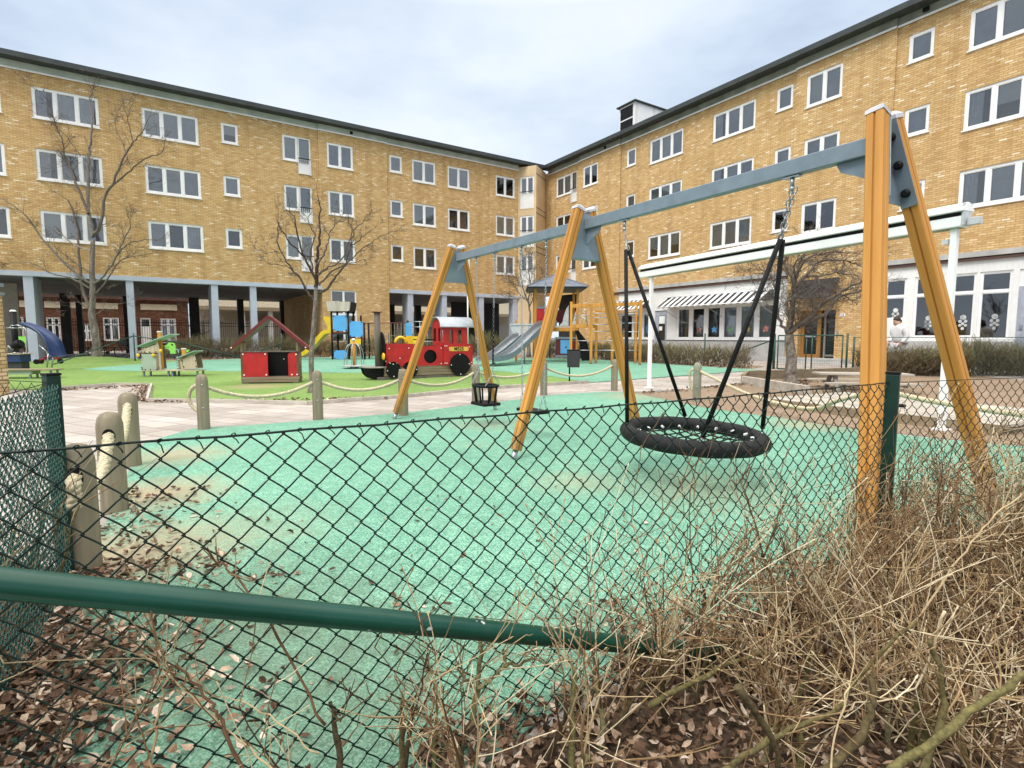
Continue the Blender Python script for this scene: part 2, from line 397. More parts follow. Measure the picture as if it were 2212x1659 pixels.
M_mint = granular('mint_rubber_granulate', (.055,.175,.122), (.150,.340,.245), (.32,.52,.405), (.27,.27,.18), .40, 130,
    [(-2.85,4.2,.62,SAND,.75), (-2.2,3.0,.62,SAND,.75), (-3.55,5.6,.6,SAND,.6), (1.55,4.35,.75,(.36,.30,.18),.32), (.55,4.55,.45,(.46,.30,.18),.28), (2.5,11.2,.8,SAND,.4),
     (-1.2,2.2,.9,(.10,.115,.075),.62), (-.5,1.7,.8,(.10,.12,.08),.5), (.3,2.2,.5,(.11,.16,.11),.35), (4.3,7.6,.7,SAND,.5), (-.4,7.6,.6,SAND,.25), (-1.8,3.4,.7,(.30,.29,.19),.35)])
M_turf = granular('artificial_turf', (.075,.15,.03), (.175,.275,.075), (.30,.40,.15), (.28,.24,.10), .4, 150,
    [(-6.3,13.2,.75,(.36,.28,.17),.8), (-7.4,13.6,.5,(.14,.25,.05),.5), (-5.1,13.5,.5,(.34,.27,.16),.6), (-2.9,14.2,.5,(.2,.2,.08),.5)])
M_soil = granular('bare_soil', (.15,.10,.07), (.27,.195,.14), (.40,.30,.22), (.16,.10,.06), .6, 70)
M_asphalt = granular('grey_asphalt', (.10,.10,.10), (.15,.15,.15), (.21,.21,.21), (.12,.11,.1), .4, 90)

g = sheet('ground', [(-400,-300),(400,-300),(400,600),(-400,600)], M_asphalt, -.012)
court = sheet('paving', [(-40,-1.2),(26,-1.2),(30,60),(-60,60)], M_pave, -.006)
sheet('turf', curve2([(-20.2,12.4),(-10.62,12.46)],2) + [(-9.93,13.40),(-8.92,13.30),(-7.01,10.35),(-5.78,10.24),(-4.79,10.10),(-3.78,9.90),(-3.1,10.45),(-2.31,10.93),(-.57,12.63),(2.0,14.03)]
      + curve2([(1.3,15.6),(.3,16.9),(-.8,17.86),(-2.6,17.6)],4) + [(-4.4,17.2),(-9,19.5),(-12.5,24.9),(-15,24.5),(-17.6,24.3),(-18.6,25.3),(-20.4,24.6),(-22,19.5)], M_turf, .004)
mint_far = sheet('rubber_surface', curve2([(-14.9,18.5),(-13.4,17.85),(-12.2,17.7),(-10.3,17.78),(-7.0,17.25),(-4.4,17.05),(-2.6,17.75),(-.8,17.86),(.3,16.9),(1.3,15.6),(1.75,14.6),(2.05,14.05)],4)
      + [(3.35,14.95),(5.5,16.35),(7.2,17.4),(8.5,18.2),(7.3,19.6),(6.6,20.6),(5.5,22.9),(4.4,25.7),(1.7,27.4),(-.5,26.4),(-5,29.3),(-7.7,29.9),(-9.5,28.5),(-11,27.9),(-13.4,26.6),(-14.4,24.6),(-14.8,22.2)], M_mint, .008)
mint_near = sheet('rubber_surface', [(-1.62,.2),(-1.9,2.2),(-2.45,3.0),(-3.0,4.0),(-3.75,5.2),(-4.36,6.28),(-4.36,7.28),(-3.68,7.58),(-2.85,8.06),(-1.72,8.87),(-.28,10.24),(.82,11.38),(2.1,12.02)]
      + curve2([(2.62,11.84),(3.03,10.75),(3.36,9.61),(3.72,8.91),(4.13,8.29),(4.7,7.2),(5.6,6.2),(7.5,5.2),(9,4.6)],4) + [(9,4.2),(3.3,3.55),(1.6,2.62),(.6,2.02),(.1,1.66),(-.25,1.3),(-.55,.6)], M_mint, .004)
soil1 = sheet('soil', curve2([(2.64,11.80),(3.75,12.2),(4.8,13.0),(5.97,13.82)],4) + [(6.56,14.93),(7.79,15.24),(8.71,15.55),(10.56,16.22),(14,16.6),(14,12),(10,8),(9,4.9),(7.5,5.3)]
      + curve2([(5.6,6.3),(4.75,7.25),(4.16,8.32),(3.75,8.95),(3.39,9.65),(3.06,10.78)],3), M_soil, .0)
M_darksoil = granular('dark_leafy_soil', (.03,.02,.014), (.075,.05,.034), (.15,.105,.075), (.05,.03,.02), .5, 60)
sheet('soil', [(-1.4,-1.2),(14,-1.2),(9,4.15),(3.35,3.52),(1.62,2.59),(.62,1.99),(.13,1.63),(-.22,1.28),(-.52,.58)], M_darksoil, .0)
sheet('soil', [(-7,-.5),(-1.66,-.5),(-1.64,.3),(-1.93,2.2),(-2.3,2.75),(-7,4.4)], M_darksoil, .001)
sheet('soil', [(1.6,27.5),(4.3,25.8),(5.4,23),(6.5,20.7),(8.5,18.9),(9.6,20.2),(6.6,24.9),(4.4,30.2),(2,32)], M_soil, .0)
sheet('soil', [(-14.6,24.9),(-13.5,26.7),(-11,28),(-9.4,28.7),(-7.7,30.0),(-5,29.5),(-.6,26.6),(1.5,27.6),(1.8,32),(-1,34.5),(-10,32.5),(-18,27.8),(-17.5,25)], M_soil, .0)

# timber edging of the lawn and the soil beds
def edging(name, pts, h, wd, mat):
    mb = MB()
    for (a, b_) in zip(pts, pts[1:]):
        p = V3((*a, gz(a[1]) + h/2 - .02)); q = V3((*b_, gz(b_[1]) + h/2 - .02)); mb.bar(p, q, wd, h, m=0)
    return struct(mb.build(name, mat, bevel=.004))
edging('kerb', [(-10.62,12.44),(-9.93,13.38),(-8.95,13.28),(-7.05,10.31),(-5.78,10.20),(-4.79,10.06),(-3.77,9.85),(-3.1,10.40),(-2.3,10.88),(-.56,12.58),(2.0,13.99)], .09, .045, M_plank)
edging('kerb', [(2.68,11.84),(3.75,12.24),(4.8,13.04),(5.95,13.86)], .05, .05, M_conc)
edging('kerb', [(5.97,13.84),(6.56,14.97),(7.79,15.28),(8.71,15.59),(10.56,16.26),(14,16.6)], .26, .10, M_oldwood)
edging('kerb', [(5.97,13.80),(6.3,11.4)], .22, .12, M_plank)
# grassy mound at the foot of the far left tree
mb = MB(); mb.M = Matrix.Translation((-19.0, 24.3, .165))
rings = [(0.01,.22),(.35,.21),(.8,.16),(1.3,.09),(1.9,.03),(2.5,.0)]
mb.lathe(rings[::-1], n=28, m=0)
struct(mb.build('grass_mound', M_turf))
# ---------------------------------------------------------------- facade kit (x along the facade, y into the house)
def wall(mb, s0, s1, z0, z1, ops, y=0.0, reveal=.10, m=0):
    ops = [o for o in ops if o[0] < s1 and o[1] > s0]
    xs = sorted({s0, s1, *[o[0] for o in ops], *[o[1] for o in ops]}); zs = sorted({z0, z1, *[max(z0,o[2]) for o in ops], *[min(z1,o[3]) for o in ops]})
    for xa, xb in zip(xs, xs[1:]):
        for za, zb in zip(zs, zs[1:]):
            cx, cz = (xa+xb)/2, (za+zb)/2
            if any(o[0] < cx < o[1] and o[2] < cz < o[3] for o in ops): continue
            mb.poly([(xa,y,za),(xb,y,za),(xb,y,zb),(xa,y,zb)], m)
    for a, b_, c, d in ops:
        r = y + reveal; c = max(c, z0)
        mb.poly([(a,y,c),(a,y,d),(a,r,d),(a,r,c)], m); mb.poly([(b_,y,c),(b_,r,c),(b_,r,d),(b_,y,d)], m)
        mb.poly([(a,y,d),(b_,y,d),(b_,r,d),(a,r,d)], m); mb.poly([(a,y,c),(a,r,c),(b_,r,c),(b_,y,c)], m)
BACK = {'g': M_skygrey, 'p': M_blindpale, 'c': M_curtain, 'b': M_drape}
def window(par, a, b_, c, d, kinds, y=0.0, fr=.092, mull=.12, sill=True, frame_mat=None, transom=None, label=None, curtain_half=None):
    """white casement window in an opening; kinds = one letter per light: g grey sheet for sky reflected in the glass, p pale blinds, c curtain, d dark room, b dark drape,
       h pale blinds half way down"""
    mb = MB(); y0, y1 = y+.035, y+.105; n = len(kinds)
    mb.box(a, a+fr, y0, y1, c, d); mb.box(b_-fr, b_, y0, y1, c, d)
    mb.box(a+fr, b_-fr, y0, y1, d-fr, d); mb.box(a+fr, b_-fr, y0, y1, c, c+fr)
    L = (b_-a-2*fr-(n-1)*mull)/n; panes = MB(); xs = []
    for k in range(n):
        xa = a+fr+k*(L+mull); xb = xa+L; xs.append((xa, xb))
        if k < n-1: mb.box(xb, xb+mull, y0-.006, y1, c+fr, d-fr)
        e = .028; zz = [(c+fr, d-fr)]
        if transom: mb.box(xa, xb, y0-.003, y1, transom-.04, transom+.04); zz = [(c+fr, transom-.04), (transom+.04, d-fr)]
        for za, zb in zz:
            mb.box(xa, xa+e, y0+.012, y1-.002, za, zb); mb.box(xb-e, xb, y0+.012, y1-.002, za, zb)
            mb.box(xa+e, xb-e, y0+.012, y1-.002, za, za+e); mb.box(xa+e, xb-e, y0+.012, y1-.002, zb-e, zb)
            panes.poly([(xa+e,y1-.03,za+e),(xb-e,y1-.03,za+e),(xb-e,y1-.03,zb-e),(xa+e,y1-.03,zb-e)])
    if sill: mb.box(a-.03, b_+.03, y-.05, y+.034, c-.045, c-.002)
    w_ = mb.build('window', frame_mat or M_white, par)
    if label: w_['label'] = label
    panes.build('pane', M_glass, w_)
    for kind in sorted(set(kinds) - {'d'}):
        cb = MB()
        for k, ch in enumerate(kinds):
            if ch != kind: continue
            xa, xb = xs[k]; yb = y + .128; zb0 = c + .02
            if kind == 'h': zb0 = c + (d-c)*.45
            if kind in 'cb':
                m_ = 14; A = [(xa + (xb-xa)*i/m_, yb + .016*math.sin(i*2.4+k)) for i in range(m_+1)]
                if kind == 'c' and k == 0 and n > 1: A = [(xa + (xb-xa)*.62*i/m_, yy) for i, (_, yy) in enumerate(A)]
                for (x0,ya),(x1,yb2) in zip(A, A[1:]): cb.poly([(x0,ya,zb0),(x1,yb2,zb0),(x1,yb2,d-.02),(x0,ya,d-.02)], 0, True)
            else: cb.poly([(xa-.03,yb,zb0),(xb+.03,yb,zb0),(xb+.03,yb,d-.01),(xa-.03,yb,d-.01)])
        cb.build('curtain' if kind in 'cb' else 'blind_or_reflection', BACK.get(kind, M_blindpale), w_)
    return w_
def balcony_window(par, a, mid, b_, c, d, cdoor, kinds, y=0.0):
    """window with a narrow glazed door beside it and a low white railing in front of the door"""
    w_ = window(par, a, mid-.001, c, d, kinds[0], y, mull=.08)
    mb = MB(); y0, y1 = y+.035, y+.105; fr = .07
    mb.box(mid, mid+fr, y0, y1, cdoor, d); mb.box(b_-fr, b_, y0, y1, cdoor, d); mb.box(mid+fr, b_-fr, y0, y1, d-fr, d)
    mb.box(mid+fr, b_-fr, y0, y1, cdoor, c-.05)
    mb.box(mid-.02, b_+.03, y-.05, y+.034, cdoor-.045, cdoor-.002)
    d_ = mb.build('balcony_door', M_white, par)
    g_ = MB(); g_.poly([(mid+fr,y1-.03,c-.05),(b_-fr,y1-.03,c-.05),(b_-fr,y1-.03,d-fr),(mid+fr,y1-.03,d-fr)]); g_.build('pane', M_glass, d_)
    if kinds[1] != 'd':
        k_ = MB(); k_.poly([(mid+fr,y+.17,c-.06),(b_-fr,y+.17,c-.06),(b_-fr,y+.17,d-fr),(mid+fr,y+.17,d-fr)]); k_.build('blind_or_reflection', BACK[kinds[1]], d_)
    rl = MB()
    for i in range(7): x = mid+.02+(b_-mid-.04)*i/6; rl.box(x-.008, x+.008, y-.09, y-.074, cdoor, c+.16)
    rl.box(mid, b_, y-.10, y-.064, c+.161, c+.20, 1); rl.build('railing', [M_white, M_blackpaint], d_)
def eave(par, segs, s0, s1, fmat):
    """fascia band, white drip edge and projecting dark roof edge"""
    f = MB(); t = MB()
    for a, b_, y in segs:
        f.box(a, b_, y-.06, y+.3, 12.76, 13.06); t.box(a, b_, y-.085, y-.062, 12.70, 12.775)
    f.build('fascia', fmat, par); t.build('drip_edge', M_white, par)
    r_ = MB(); r_.box(s0, s1, -.55, 11, 13.062, 13.12); r_.box(s0, s1, -.60, -.552, 13.05, 13.27)
    r_.poly([(s0,-.552,13.26),(s1,-.552,13.26),(s1,6,13.9),(s0,6,13.9)]); r_.poly([(s0,6,13.9),(s1,6,13.9),(s1,11.5,13.26),(s0,11.5,13.26)])
    r_.build('roof', M_roof, par)
ROWS = [(10.84,12.17),(8.21,9.54),(5.57,6.88)]
# ================================================================ left block
CORNER = (2.46, 39.7, 0)
LB = thing('apartment_building', 'yellow brick apartment block raised on grey columns behind the red playhouse', 'apartment building', CORNER, math.atan2(.5452, .8383))
ops_L = []
def col_l(a, b_, kinds, small=False):
    for (c, d), k in zip(ROWS, kinds):
        if small: c = d - .99
        ops_L.append((a, b_, c, d)); LW.append((a, b_, c, d, k))
LW = []
col_l(-30.6, -28.98, ['gg','dc','dd'])
col_l(-27.97, -25.63, ['ccc','cgc','ppg'])
col_l(-23.99, -21.67, ['pgg','gpg','gdc'])
col_l(-20.65, -19.88, ['h','p','d'], True)
col_l(-15.41, -13.94, ['gg','pg','dd'])
col_l(-11.72, -10.92, ['g','g','d'], True)
col_l(-10.27, -8.70, ['pp','pp','dd'])
col_l(-7.85, -6.26, ['pp','bb','dp'])
col_l(-4.24, -2.70, ['dd','pp','pp'])
BAL = []
for (c, d), k in zip(ROWS, [('p','p'),('p','g'),('p','p')]):
    BAL.append((-17.74, -16.95, -16.28, c, d, d-1.92, k)); ops_L.append((-17.74, -16.95, c, d)); ops_L.append((-16.951, -16.28, d-1.92, d))
MY = -.08
mb = MB()
wall(mb, -36, -15.87, 4.17, 12.9, ops_L, 0)
mb.box(-15.869, -15.868, MY, .25, .1, 12.9)
GW = (-15.42, -13.94, .95, 3.95)
wall(mb, -15.868, -11.92, .05, 12.9, ops_L + [GW], MY)
wall(mb, -11.918, -2.42, 4.17, 12.9, ops_L, 0)
mb.box(-11.9195, -11.9185, MY, .25, .1, 12.9)
mb.poly([(-15.868,MY,.05),(-15.868,12,.05),(-15.868,12,4.17),(-15.868,MY,4.17)]); mb.poly([(-11.919,MY,.05),(-11.919,MY,4.17),(-11.919,12,4.17),(-11.919,12,.05)])
mb.poly([(-15.868,12,.05),(-11.919,12,.05),(-11.919,12,12.9),(-15.868,12,12.9)])
mb.build('wall', M_brick, LB)
mb = MB(); mb.box(-36, -2.42, .75, .8, 4.2, 12.9); mb.build('interior', M_room, LB)
mb = MB(); mb.box(-36, -.2, .85, 13.3, 4.22, 13.0); mb.build('rear_wall', M_beige, LB)
for a, b_, c, d, k in LW: window(LB, a, b_, c, d, k, MY if -15.87 < a < -11.92 else 0)
for q in BAL: balcony_window(LB, *q)
gw = window(LB, GW[0], GW[1], GW[2], GW[3], 'dd', MY, transom=2.55, sill=False, mull=.06, fr=.05); gw['label'] = 'tall dark stairwell window at ground level'
mb = MB(); mb.box(-15.8, -12, .5, .55, .1, 4.2); mb.build('interior', M_room, LB)
mb = MB()
for a, b_ in ((-36, -15.872), (-11.915, -2.3)): mb.box(a, b_, -.04, .4, 3.95, 4.168)
mb.build('beam', M_greybeam, LB)
mb = MB()
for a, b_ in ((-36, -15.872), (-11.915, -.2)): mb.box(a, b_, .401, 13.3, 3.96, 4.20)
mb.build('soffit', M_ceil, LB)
for s, wd, dp in ((-32.4,.34,2.0),(-28.55,.34,2.0),(-24.87,.30,1.0),(-21.28,.31,2.2),(-19.46,.31,.5),(-10.5,.36,1.0),(-8.15,.34,1.2),(-5.39,.38,.6),(-2.62,.4,.6)):
    mb = MB(); mb.box(s-wd/2, s+wd/2, .02, dp, .1, 3.958); mb.build('column', M_greybeam, LB, bevel=.01)
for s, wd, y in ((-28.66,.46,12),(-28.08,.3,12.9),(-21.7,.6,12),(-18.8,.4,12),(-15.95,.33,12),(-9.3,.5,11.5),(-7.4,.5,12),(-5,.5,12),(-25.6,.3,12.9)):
    mb = MB(); mb.box(s-wd/2, s+wd/2, y-.4, y, .1, 3.958); mb.build('column', M_darkcol, LB)  # rear columns near-black: their backlit shade is put into the colour
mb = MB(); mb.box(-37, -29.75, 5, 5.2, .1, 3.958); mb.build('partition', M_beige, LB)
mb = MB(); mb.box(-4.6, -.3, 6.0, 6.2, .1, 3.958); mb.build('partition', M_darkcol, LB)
eave(LB, [(-36,-15.87,0),(-15.869,-11.92,MY),(-11.919,-2.42,0)], -36, -.35, M_fascia)
mb = MB(); mb.box(-14.1, -13.93, -.075-.07, -.06-.07, 12.83, 13.0); mb.build('vent_grille', M_blackpaint, LB)
# soffit spot lamps
mb = MB()
for s in (-30.5,-26.5,-23,-18,-9.4,-6.7):
    mb.lathe([(.11,0),(.13,.05),(.13,.06)], (s, 1.6, 3.90), 12)
mb.build('soffit_lamp', M_ceil, LB)
# ---- tan stair tower in the corner: turned box with french windows
BAY = thing('stair_tower', 'tan rendered stair tower squeezed into the corner between the two brick blocks', 'stair tower', (.43, 38.38, 0), math.atan2(-.39, .92))
bw_, bd_ = 1.34, 1.95
bops = [(.14, 1.18, c-.72, d+.1) for c, d in ROWS]
mb = MB(); wall(mb, 0, bw_, .1, 12.95, bops, 0)
mb.poly([(bw_,0,.1),(bw_,bd_,.1),(bw_,bd_,12.95),(bw_,0,12.95)]); mb.poly([(0,0,.1),(0,0,12.95),(0,bd_,12.95),(0,bd_,.1)])
mb.build('wall', M_tan, BAY)
mb = MB(); mb.box(.02, bw_-.02, .5, .55, .2, 12.9); mb.build('interior', M_room, BAY)
for a, b_, c, d in bops:
    w_ = window(BAY, a, b_, c+.9, d, 'gg' if c > 9 else 'pp', 0, sill=False, mull=.09)
    mb = MB(); mb.box(a, b_, .04, .10, c, c+.898); mb.build('lower_panel', M_white, w_)
    rl = MB()
    for i in range(13): x = a+.03+(b_-a-.06)*i/12; rl.box(x-.007, x+.007, -.08, -.066, c+.05, c+1.1)
    rl.box(a, b_, -.09, -.056, c+1.101, c+1.14, 1); rl.box(a, b_, -.083, -.063, c+.03, c+.049); rl.build('railing', [M_white, M_blackpaint], w_)
mb = MB()
for c, d in ROWS:
    mb.box(bw_+.001, bw_+.012, -.02, bd_, d+.22, d+.27); mb.box(bw_+.001, bw_+.012, -.02, bd_, d-.72-1.33, d-.67-1.33)
mb.build('joint_strip', M_drape, BAY)

# ================================================================ right block
RB = thing('apartment_building', 'yellow brick apartment block with white kindergarten front and striped awnings', 'apartment building', CORNER, math.atan2(-.8406, .5417))
ops_R = []; RW = []
RROWS = [(10.98,12.29),(8.35,9.66),(5.70,6.99)]
def col_r(a, b_, kinds, small=False):
    for (c, d), k in zip(RROWS, kinds):
        if small: c = d - .99
        ops_R.append((a, b_, c, d)); RW.append((a, b_, c, d, k))
col_r(4.14, 5.57, ['gd','db','gd'])
col_r(8.04, 8.78, ['g','g','b'], True)
col_r(9.86, 12.18, ['gpg','pph','hph'])
col_r(14.03, 16.35, ['cgp','cpg','pgp'])
col_r(17.37, 18.12, ['g','p','d'], True)
col_r(18.76, 20.21, ['pg','gp','dd'])
col_r(22.47, 23.26, ['g','g','p'], True)
col_r(24.27, 26.6, ['gpg','chp','cgc'])
col_r(27.9, 29.4, ['gg','gp','gd'])
BALR = []
for (c, d), k in zip(RROWS, [('pp','p'),('dd','d'),('pp','p')]):
    BALR.append((1.19, 2.83, 3.42, c, d, d-1.96, k)); ops_R.append((1.19, 2.83, c, d)); ops_R.append((2.831, 3.42, d-1.96, d))
ENT = (18.86, 20.42, .2, 2.38)
def ysec(a): return -.07 if 3.7 < a < 7.6 else (-.08 if 18.3 < a < 22.1 else 0)
mb = MB()
wall(mb, -.3, 3.7, 4.17, 12.9, ops_R, 0)
wall(mb, 3.7, 7.6, .05, 12.9, ops_R, -.07)
wall(mb, 7.6, 18.3, 4.0, 12.9, ops_R, 0)
wall(mb, 18.3, 22.1, .05, 12.9, ops_R + [ENT], -.08, reveal=.35)
wall(mb, 22.1, 36, 4.1, 12.9, ops_R, 0)
for s, ya in ((3.7,-.07),(7.6,-.07),(18.3,-.08),(22.1,-.08)): mb.box(s-.0015, s-.0005, ya, .2, .1, 12.9)
mb.build('wall', M_brick, RB)
mb = MB(); mb.box(-.2, 36, .75, .8, 4.3, 12.9); mb.build('interior', M_room, RB)
mb = MB(); mb.box(.3, 36, 1.0, 13, .05, 13.0); mb.build('rear_wall', M_room, RB)
for a, b_, c, d, k in RW: window(RB, a, b_, c, d, k, ysec(a))
for q in BALR: balcony_window(RB, *q)
eave(RB, [(.3,3.7,0),(3.7005,7.5995,-.07),(7.6,18.3,0),(18.3005,22.0995,-.08),(22.1,36,0)], .12, 36, M_fasciadark)
for s in (6.2, 22.9):
    mb = MB(); mb.box(s, s+.2, -.16, -.145, 12.84, 13.0); mb.build('vent_grille', M_blackpaint, RB)
# cornice over the kindergarten front, brown gutter line under it
mb = MB()
for a, b_ in ((7.62, 18.28), (22.12, 36)): mb.box(a, b_, -.16, -.002, 3.98, 4.16)
mb.build('cornice', M_conc, RB)
mb = MB()
for a, b_ in ((6.9, 18.28), (22.12, 36)): mb.box(a, b_, -.13, -.003, 3.86, 3.93); mb.box(a, b_, -.10, -.003, 3.931, 3.978)
mb.build('gutter', M_redcap if False else paint('brown_gutter', (.09,.045,.035), .6), RB)
# white kindergarten front
SF = [(7.72,9.35,1.12,2.66),(9.55,10.25,1.12,2.66),(10.52,11.42,.22,2.73),(12.06,17.76,1.10,2.86)]
mb = MB(); wall(mb, 6.92, 18.29, .05, 3.86, SF, -.03, .12); mb.build('shop_front', M_cladding, RB)
mb = MB(); mb.box(6.92, 18.29, .7, .75, .05, 3.8); mb.build('interior', M_room, RB)
mb = MB(); mb.box(6.92, 10.5, -.10, -.031, .05, 1.06); mb.box(11.44, 18.29, -.10, -.031, .05, 1.06); mb.build('plinth', M_conc, RB)
mb = MB(); mb.box(6.92, 10.48, -.13, -.032, 1.062, 1.10); mb.box(11.46, 18.3, -.13, -.032, 1.062, 1.095); mb.build('ledge', M_roof, RB)
def blob(cx, cz, parts, y):
    mb = MB()
    for dx, dz, rx, rz in parts:
        mb.slab([(cx+dx+rx*math.cos(2*math.pi*k/12), cz+dz+rz*math.sin(2*math.pi*k/12)) for k in range(12)], ((0,y,0),(1,0,0),(0,0,1)), -.002)
    return mb
figure = [(0,.0,.07,.09),(0,.12,.05,.05),(-.1,.05,.06,.05),(.1,.05,.06,.05),(-.08,-.08,.05,.06),(.08,-.08,.05,.06)]
flower = [(0,.22,.09,.09),(-.08,.08,.05,.06),(.08,.08,.05,.06),(-.08,-.06,.05,.05),(.08,-.06,.05,.05),(0,0,.05,.05),(0,-.17,.05,.06)]
windows_sf = [window(RB, *SF[0], 'ddd', -.03, frame_mat=M_white, sill=False), window(RB, *SF[1], 'd', -.03, sill=False)]
w3 = window(RB, *SF[3], 'dddgpp', -.03, mull=.22, fr=.12, sill=False)
sc_ = [paint('salmon_sticker', (.75,.36,.22), .6), paint('blue_sticker', (.12,.45,.8), .6), paint('green_sticker', (.3,.7,.25), .6), paint('yellow_sticker', (.8,.7,.2), .6), paint('rose_sticker', (.7,.3,.25), .6)]
for k, mt in enumerate(sc_):
    blob(13.52 + k*.935, 1.62, figure, .045).build('sticker', mt, w3)
blob(10.0, 1.7, [(0,0,.16,.3),(0,.3,.1,.1),(-.15,.1,.07,.12)], .045).build('sticker', M_blue, windows_sf[1])
blob(8.0, 1.4, [(0,0,.11,.22),(.03,.28,.08,.09)], .045).build('sticker', paint('tan_sticker', (.6,.42,.2), .6), windows_sf[0])
mb = MB(); mb.box(10.52, 11.42, .02, .07, .22, 2.73); dr = mb.build('door', paint('grey_door', (.36,.38,.44), .5), RB)
mb = MB(); mb.box(10.80, 11.26, .012, .019, 1.05, 2.45); mb.build('pane', paint('dark_glass', (.02,.022,.022), .08, spec=.8), dr)
mb = MB(); mb.box(10.82, 11.24, .005, .011, 2.0, 2.42); mb.build('blind_or_reflection', M_blindpale, dr)
mb = MB(); mb.box(10.84, 11.06, .003, .009, 1.62, 1.84); mb.build('notice', M_white, dr)
mb = MB(); mb.tube([(10.62,.0,1.35),(10.62,-.05,1.35),(10.74,-.05,1.35)], .012, 6); mb.build('handle', M_steel, dr)
mb = MB(); mb.box(11.62,11.80,-.16,-.031,3.2,3.38); mb.box(11.66,11.76,-.3,-.161,3.30,3.37); mb.build('wall_lamp', M_blackpaint, RB)
# second white front on the far right with grid windows
SG = [(22.16,22.9,1.90,3.46),(23.15,24.05,1.22,3.46),(24.28,24.98,1.22,3.46),(25.06,25.92,1.16,3.46),(26.08,27.0,.25,3.46),(27.4,30.5,1.2,3.46)]
mb = MB(); wall(mb, 22.11, 36, .05, 3.86, SG, -.03, .12); mb.build('shop_front', M_cladding, RB)
mb = MB(); mb.box(22.12, 36, .7, .75, .05, 3.8); mb.build('interior', M_room, RB)
mb = MB(); mb.box(22.12, 26.05, -.12, -.031, .05, 1.10); mb.build('plinth', M_conc, RB)
mb = MB()
for i in range(90):
    s = 22.14 + i*.15
    mb.box(s, s+.012, -.042, -.031, 3.5, 3.84)
mb.build('cladding_ribs', M_cladding, RB)
for k, q in enumerate(SG[:4]):
    w_ = window(RB, *q, 'd', -.03, transom=2.78, sill=False, fr=.06)
    blob((q[0]+q[1])/2+.02, 2.05 if k == 0 else 1.72, flower, .045).build('sticker', M_white, w_)
window(RB, *SG[5], 'ddd', -.03, transom=2.78, sill=False)
mb = MB(); mb.box(26.08, 27.0, .02, .07, .25, 2.9); d2 = mb.build('door', MATS['grey_door'], RB)
mb = MB(); mb.box(26.08, 27.0, .02, .07, 2.9, 3.46); mb.build('door_transom', M_white, RB)
mb = MB(); mb.box(26.16, 26.24, -.02, .019, 1.5, 1.66); mb.box(26.5, 26.9, .01, .019, 1.0, 2.2, 1); mb.build('handle_plate', [M_steel, MATS['dark_glass']], d2)
# entrance with varnished wooden frame, dark canopy, number plate and bell panel
mb = MB(); mb.box(18.86, 20.42, .26, .30, .2, 2.38); mb.build('interior', MATS['dark_glass'], RB)
mb = MB()
for a, b_ in ((18.86,19.0),(19.56,19.72),): mb.box(a, b_, .16, .24, .2, 2.38)
mb.box(19.0,19.56,.16,.24,.2,.5); mb.box(19.0,19.56,.16,.24,2.2,2.38)
ed = mb.build('door', M_doorwood, RB); ed['label'] = 'varnished wooden entrance door with tall glass'
mb = MB(); mb.tube([(19.62,.15,1.15),(19.62,.09,1.15),(19.52,.09,1.15)], .014, 6); mb.build('handle', M_steel, ed)
mb = MB(); mb.box(19.86,19.92,.15,.24,.2,2.38); mb.box(19.922,20.38,.18,.24,.42,.5); mb.build('door_frame', M_greywood, RB)
mb = MB(); mb.box(20.62,20.80,-.11,-.082,2.10,2.22); mb.box(20.67,20.69,-.114,-.111,2.125,2.195,1); mb.box(20.72,20.75,-.114,-.111,2.125,2.195,1); mb.build('number_plate', [M_white, M_blackpaint], RB)
mb = MB(); mb.box(20.50,20.56,-.11,-.082,1.25,1.55); mb.build('bell_panel', M_steel, RB)
for i in range(2):
    mb = MB(); mb.box(18.3-.3*i, 21.1+.3*i, -.9-.35*i, -.083 if i == 0 else -.901, .05, .36-.15*i); mb.build('step', M_conc, RB)
CN = thing('door_canopy', 'black sloping canopy on the brick wall above the wooden entrance door', 'canopy', tuple(Matrix.Translation(CORNER) @ Matrix.Rotation(math.atan2(-.8406,.5417),4,'Z') @ V3((19.7,-.085,0))), math.atan2(-.8406,.5417))
mb = MB(); mb.bar((0,-.02,3.68),(0,-.85,2.86),1.62,.05,(0,1,1)); mb.build('sheet', paint('black_canopy', (.02,.022,.028), .25, var=.4, scale=1.5), CN)
mb = MB()
for x in (-.8,.8): mb.bar((x,-.01,2.78),(x,-.82,2.80),.03,.04); mb.bar((x,-.025,2.75),(x,-.025,3.62),.03,.03)
mb.build('bracket', M_blackpaint, CN)
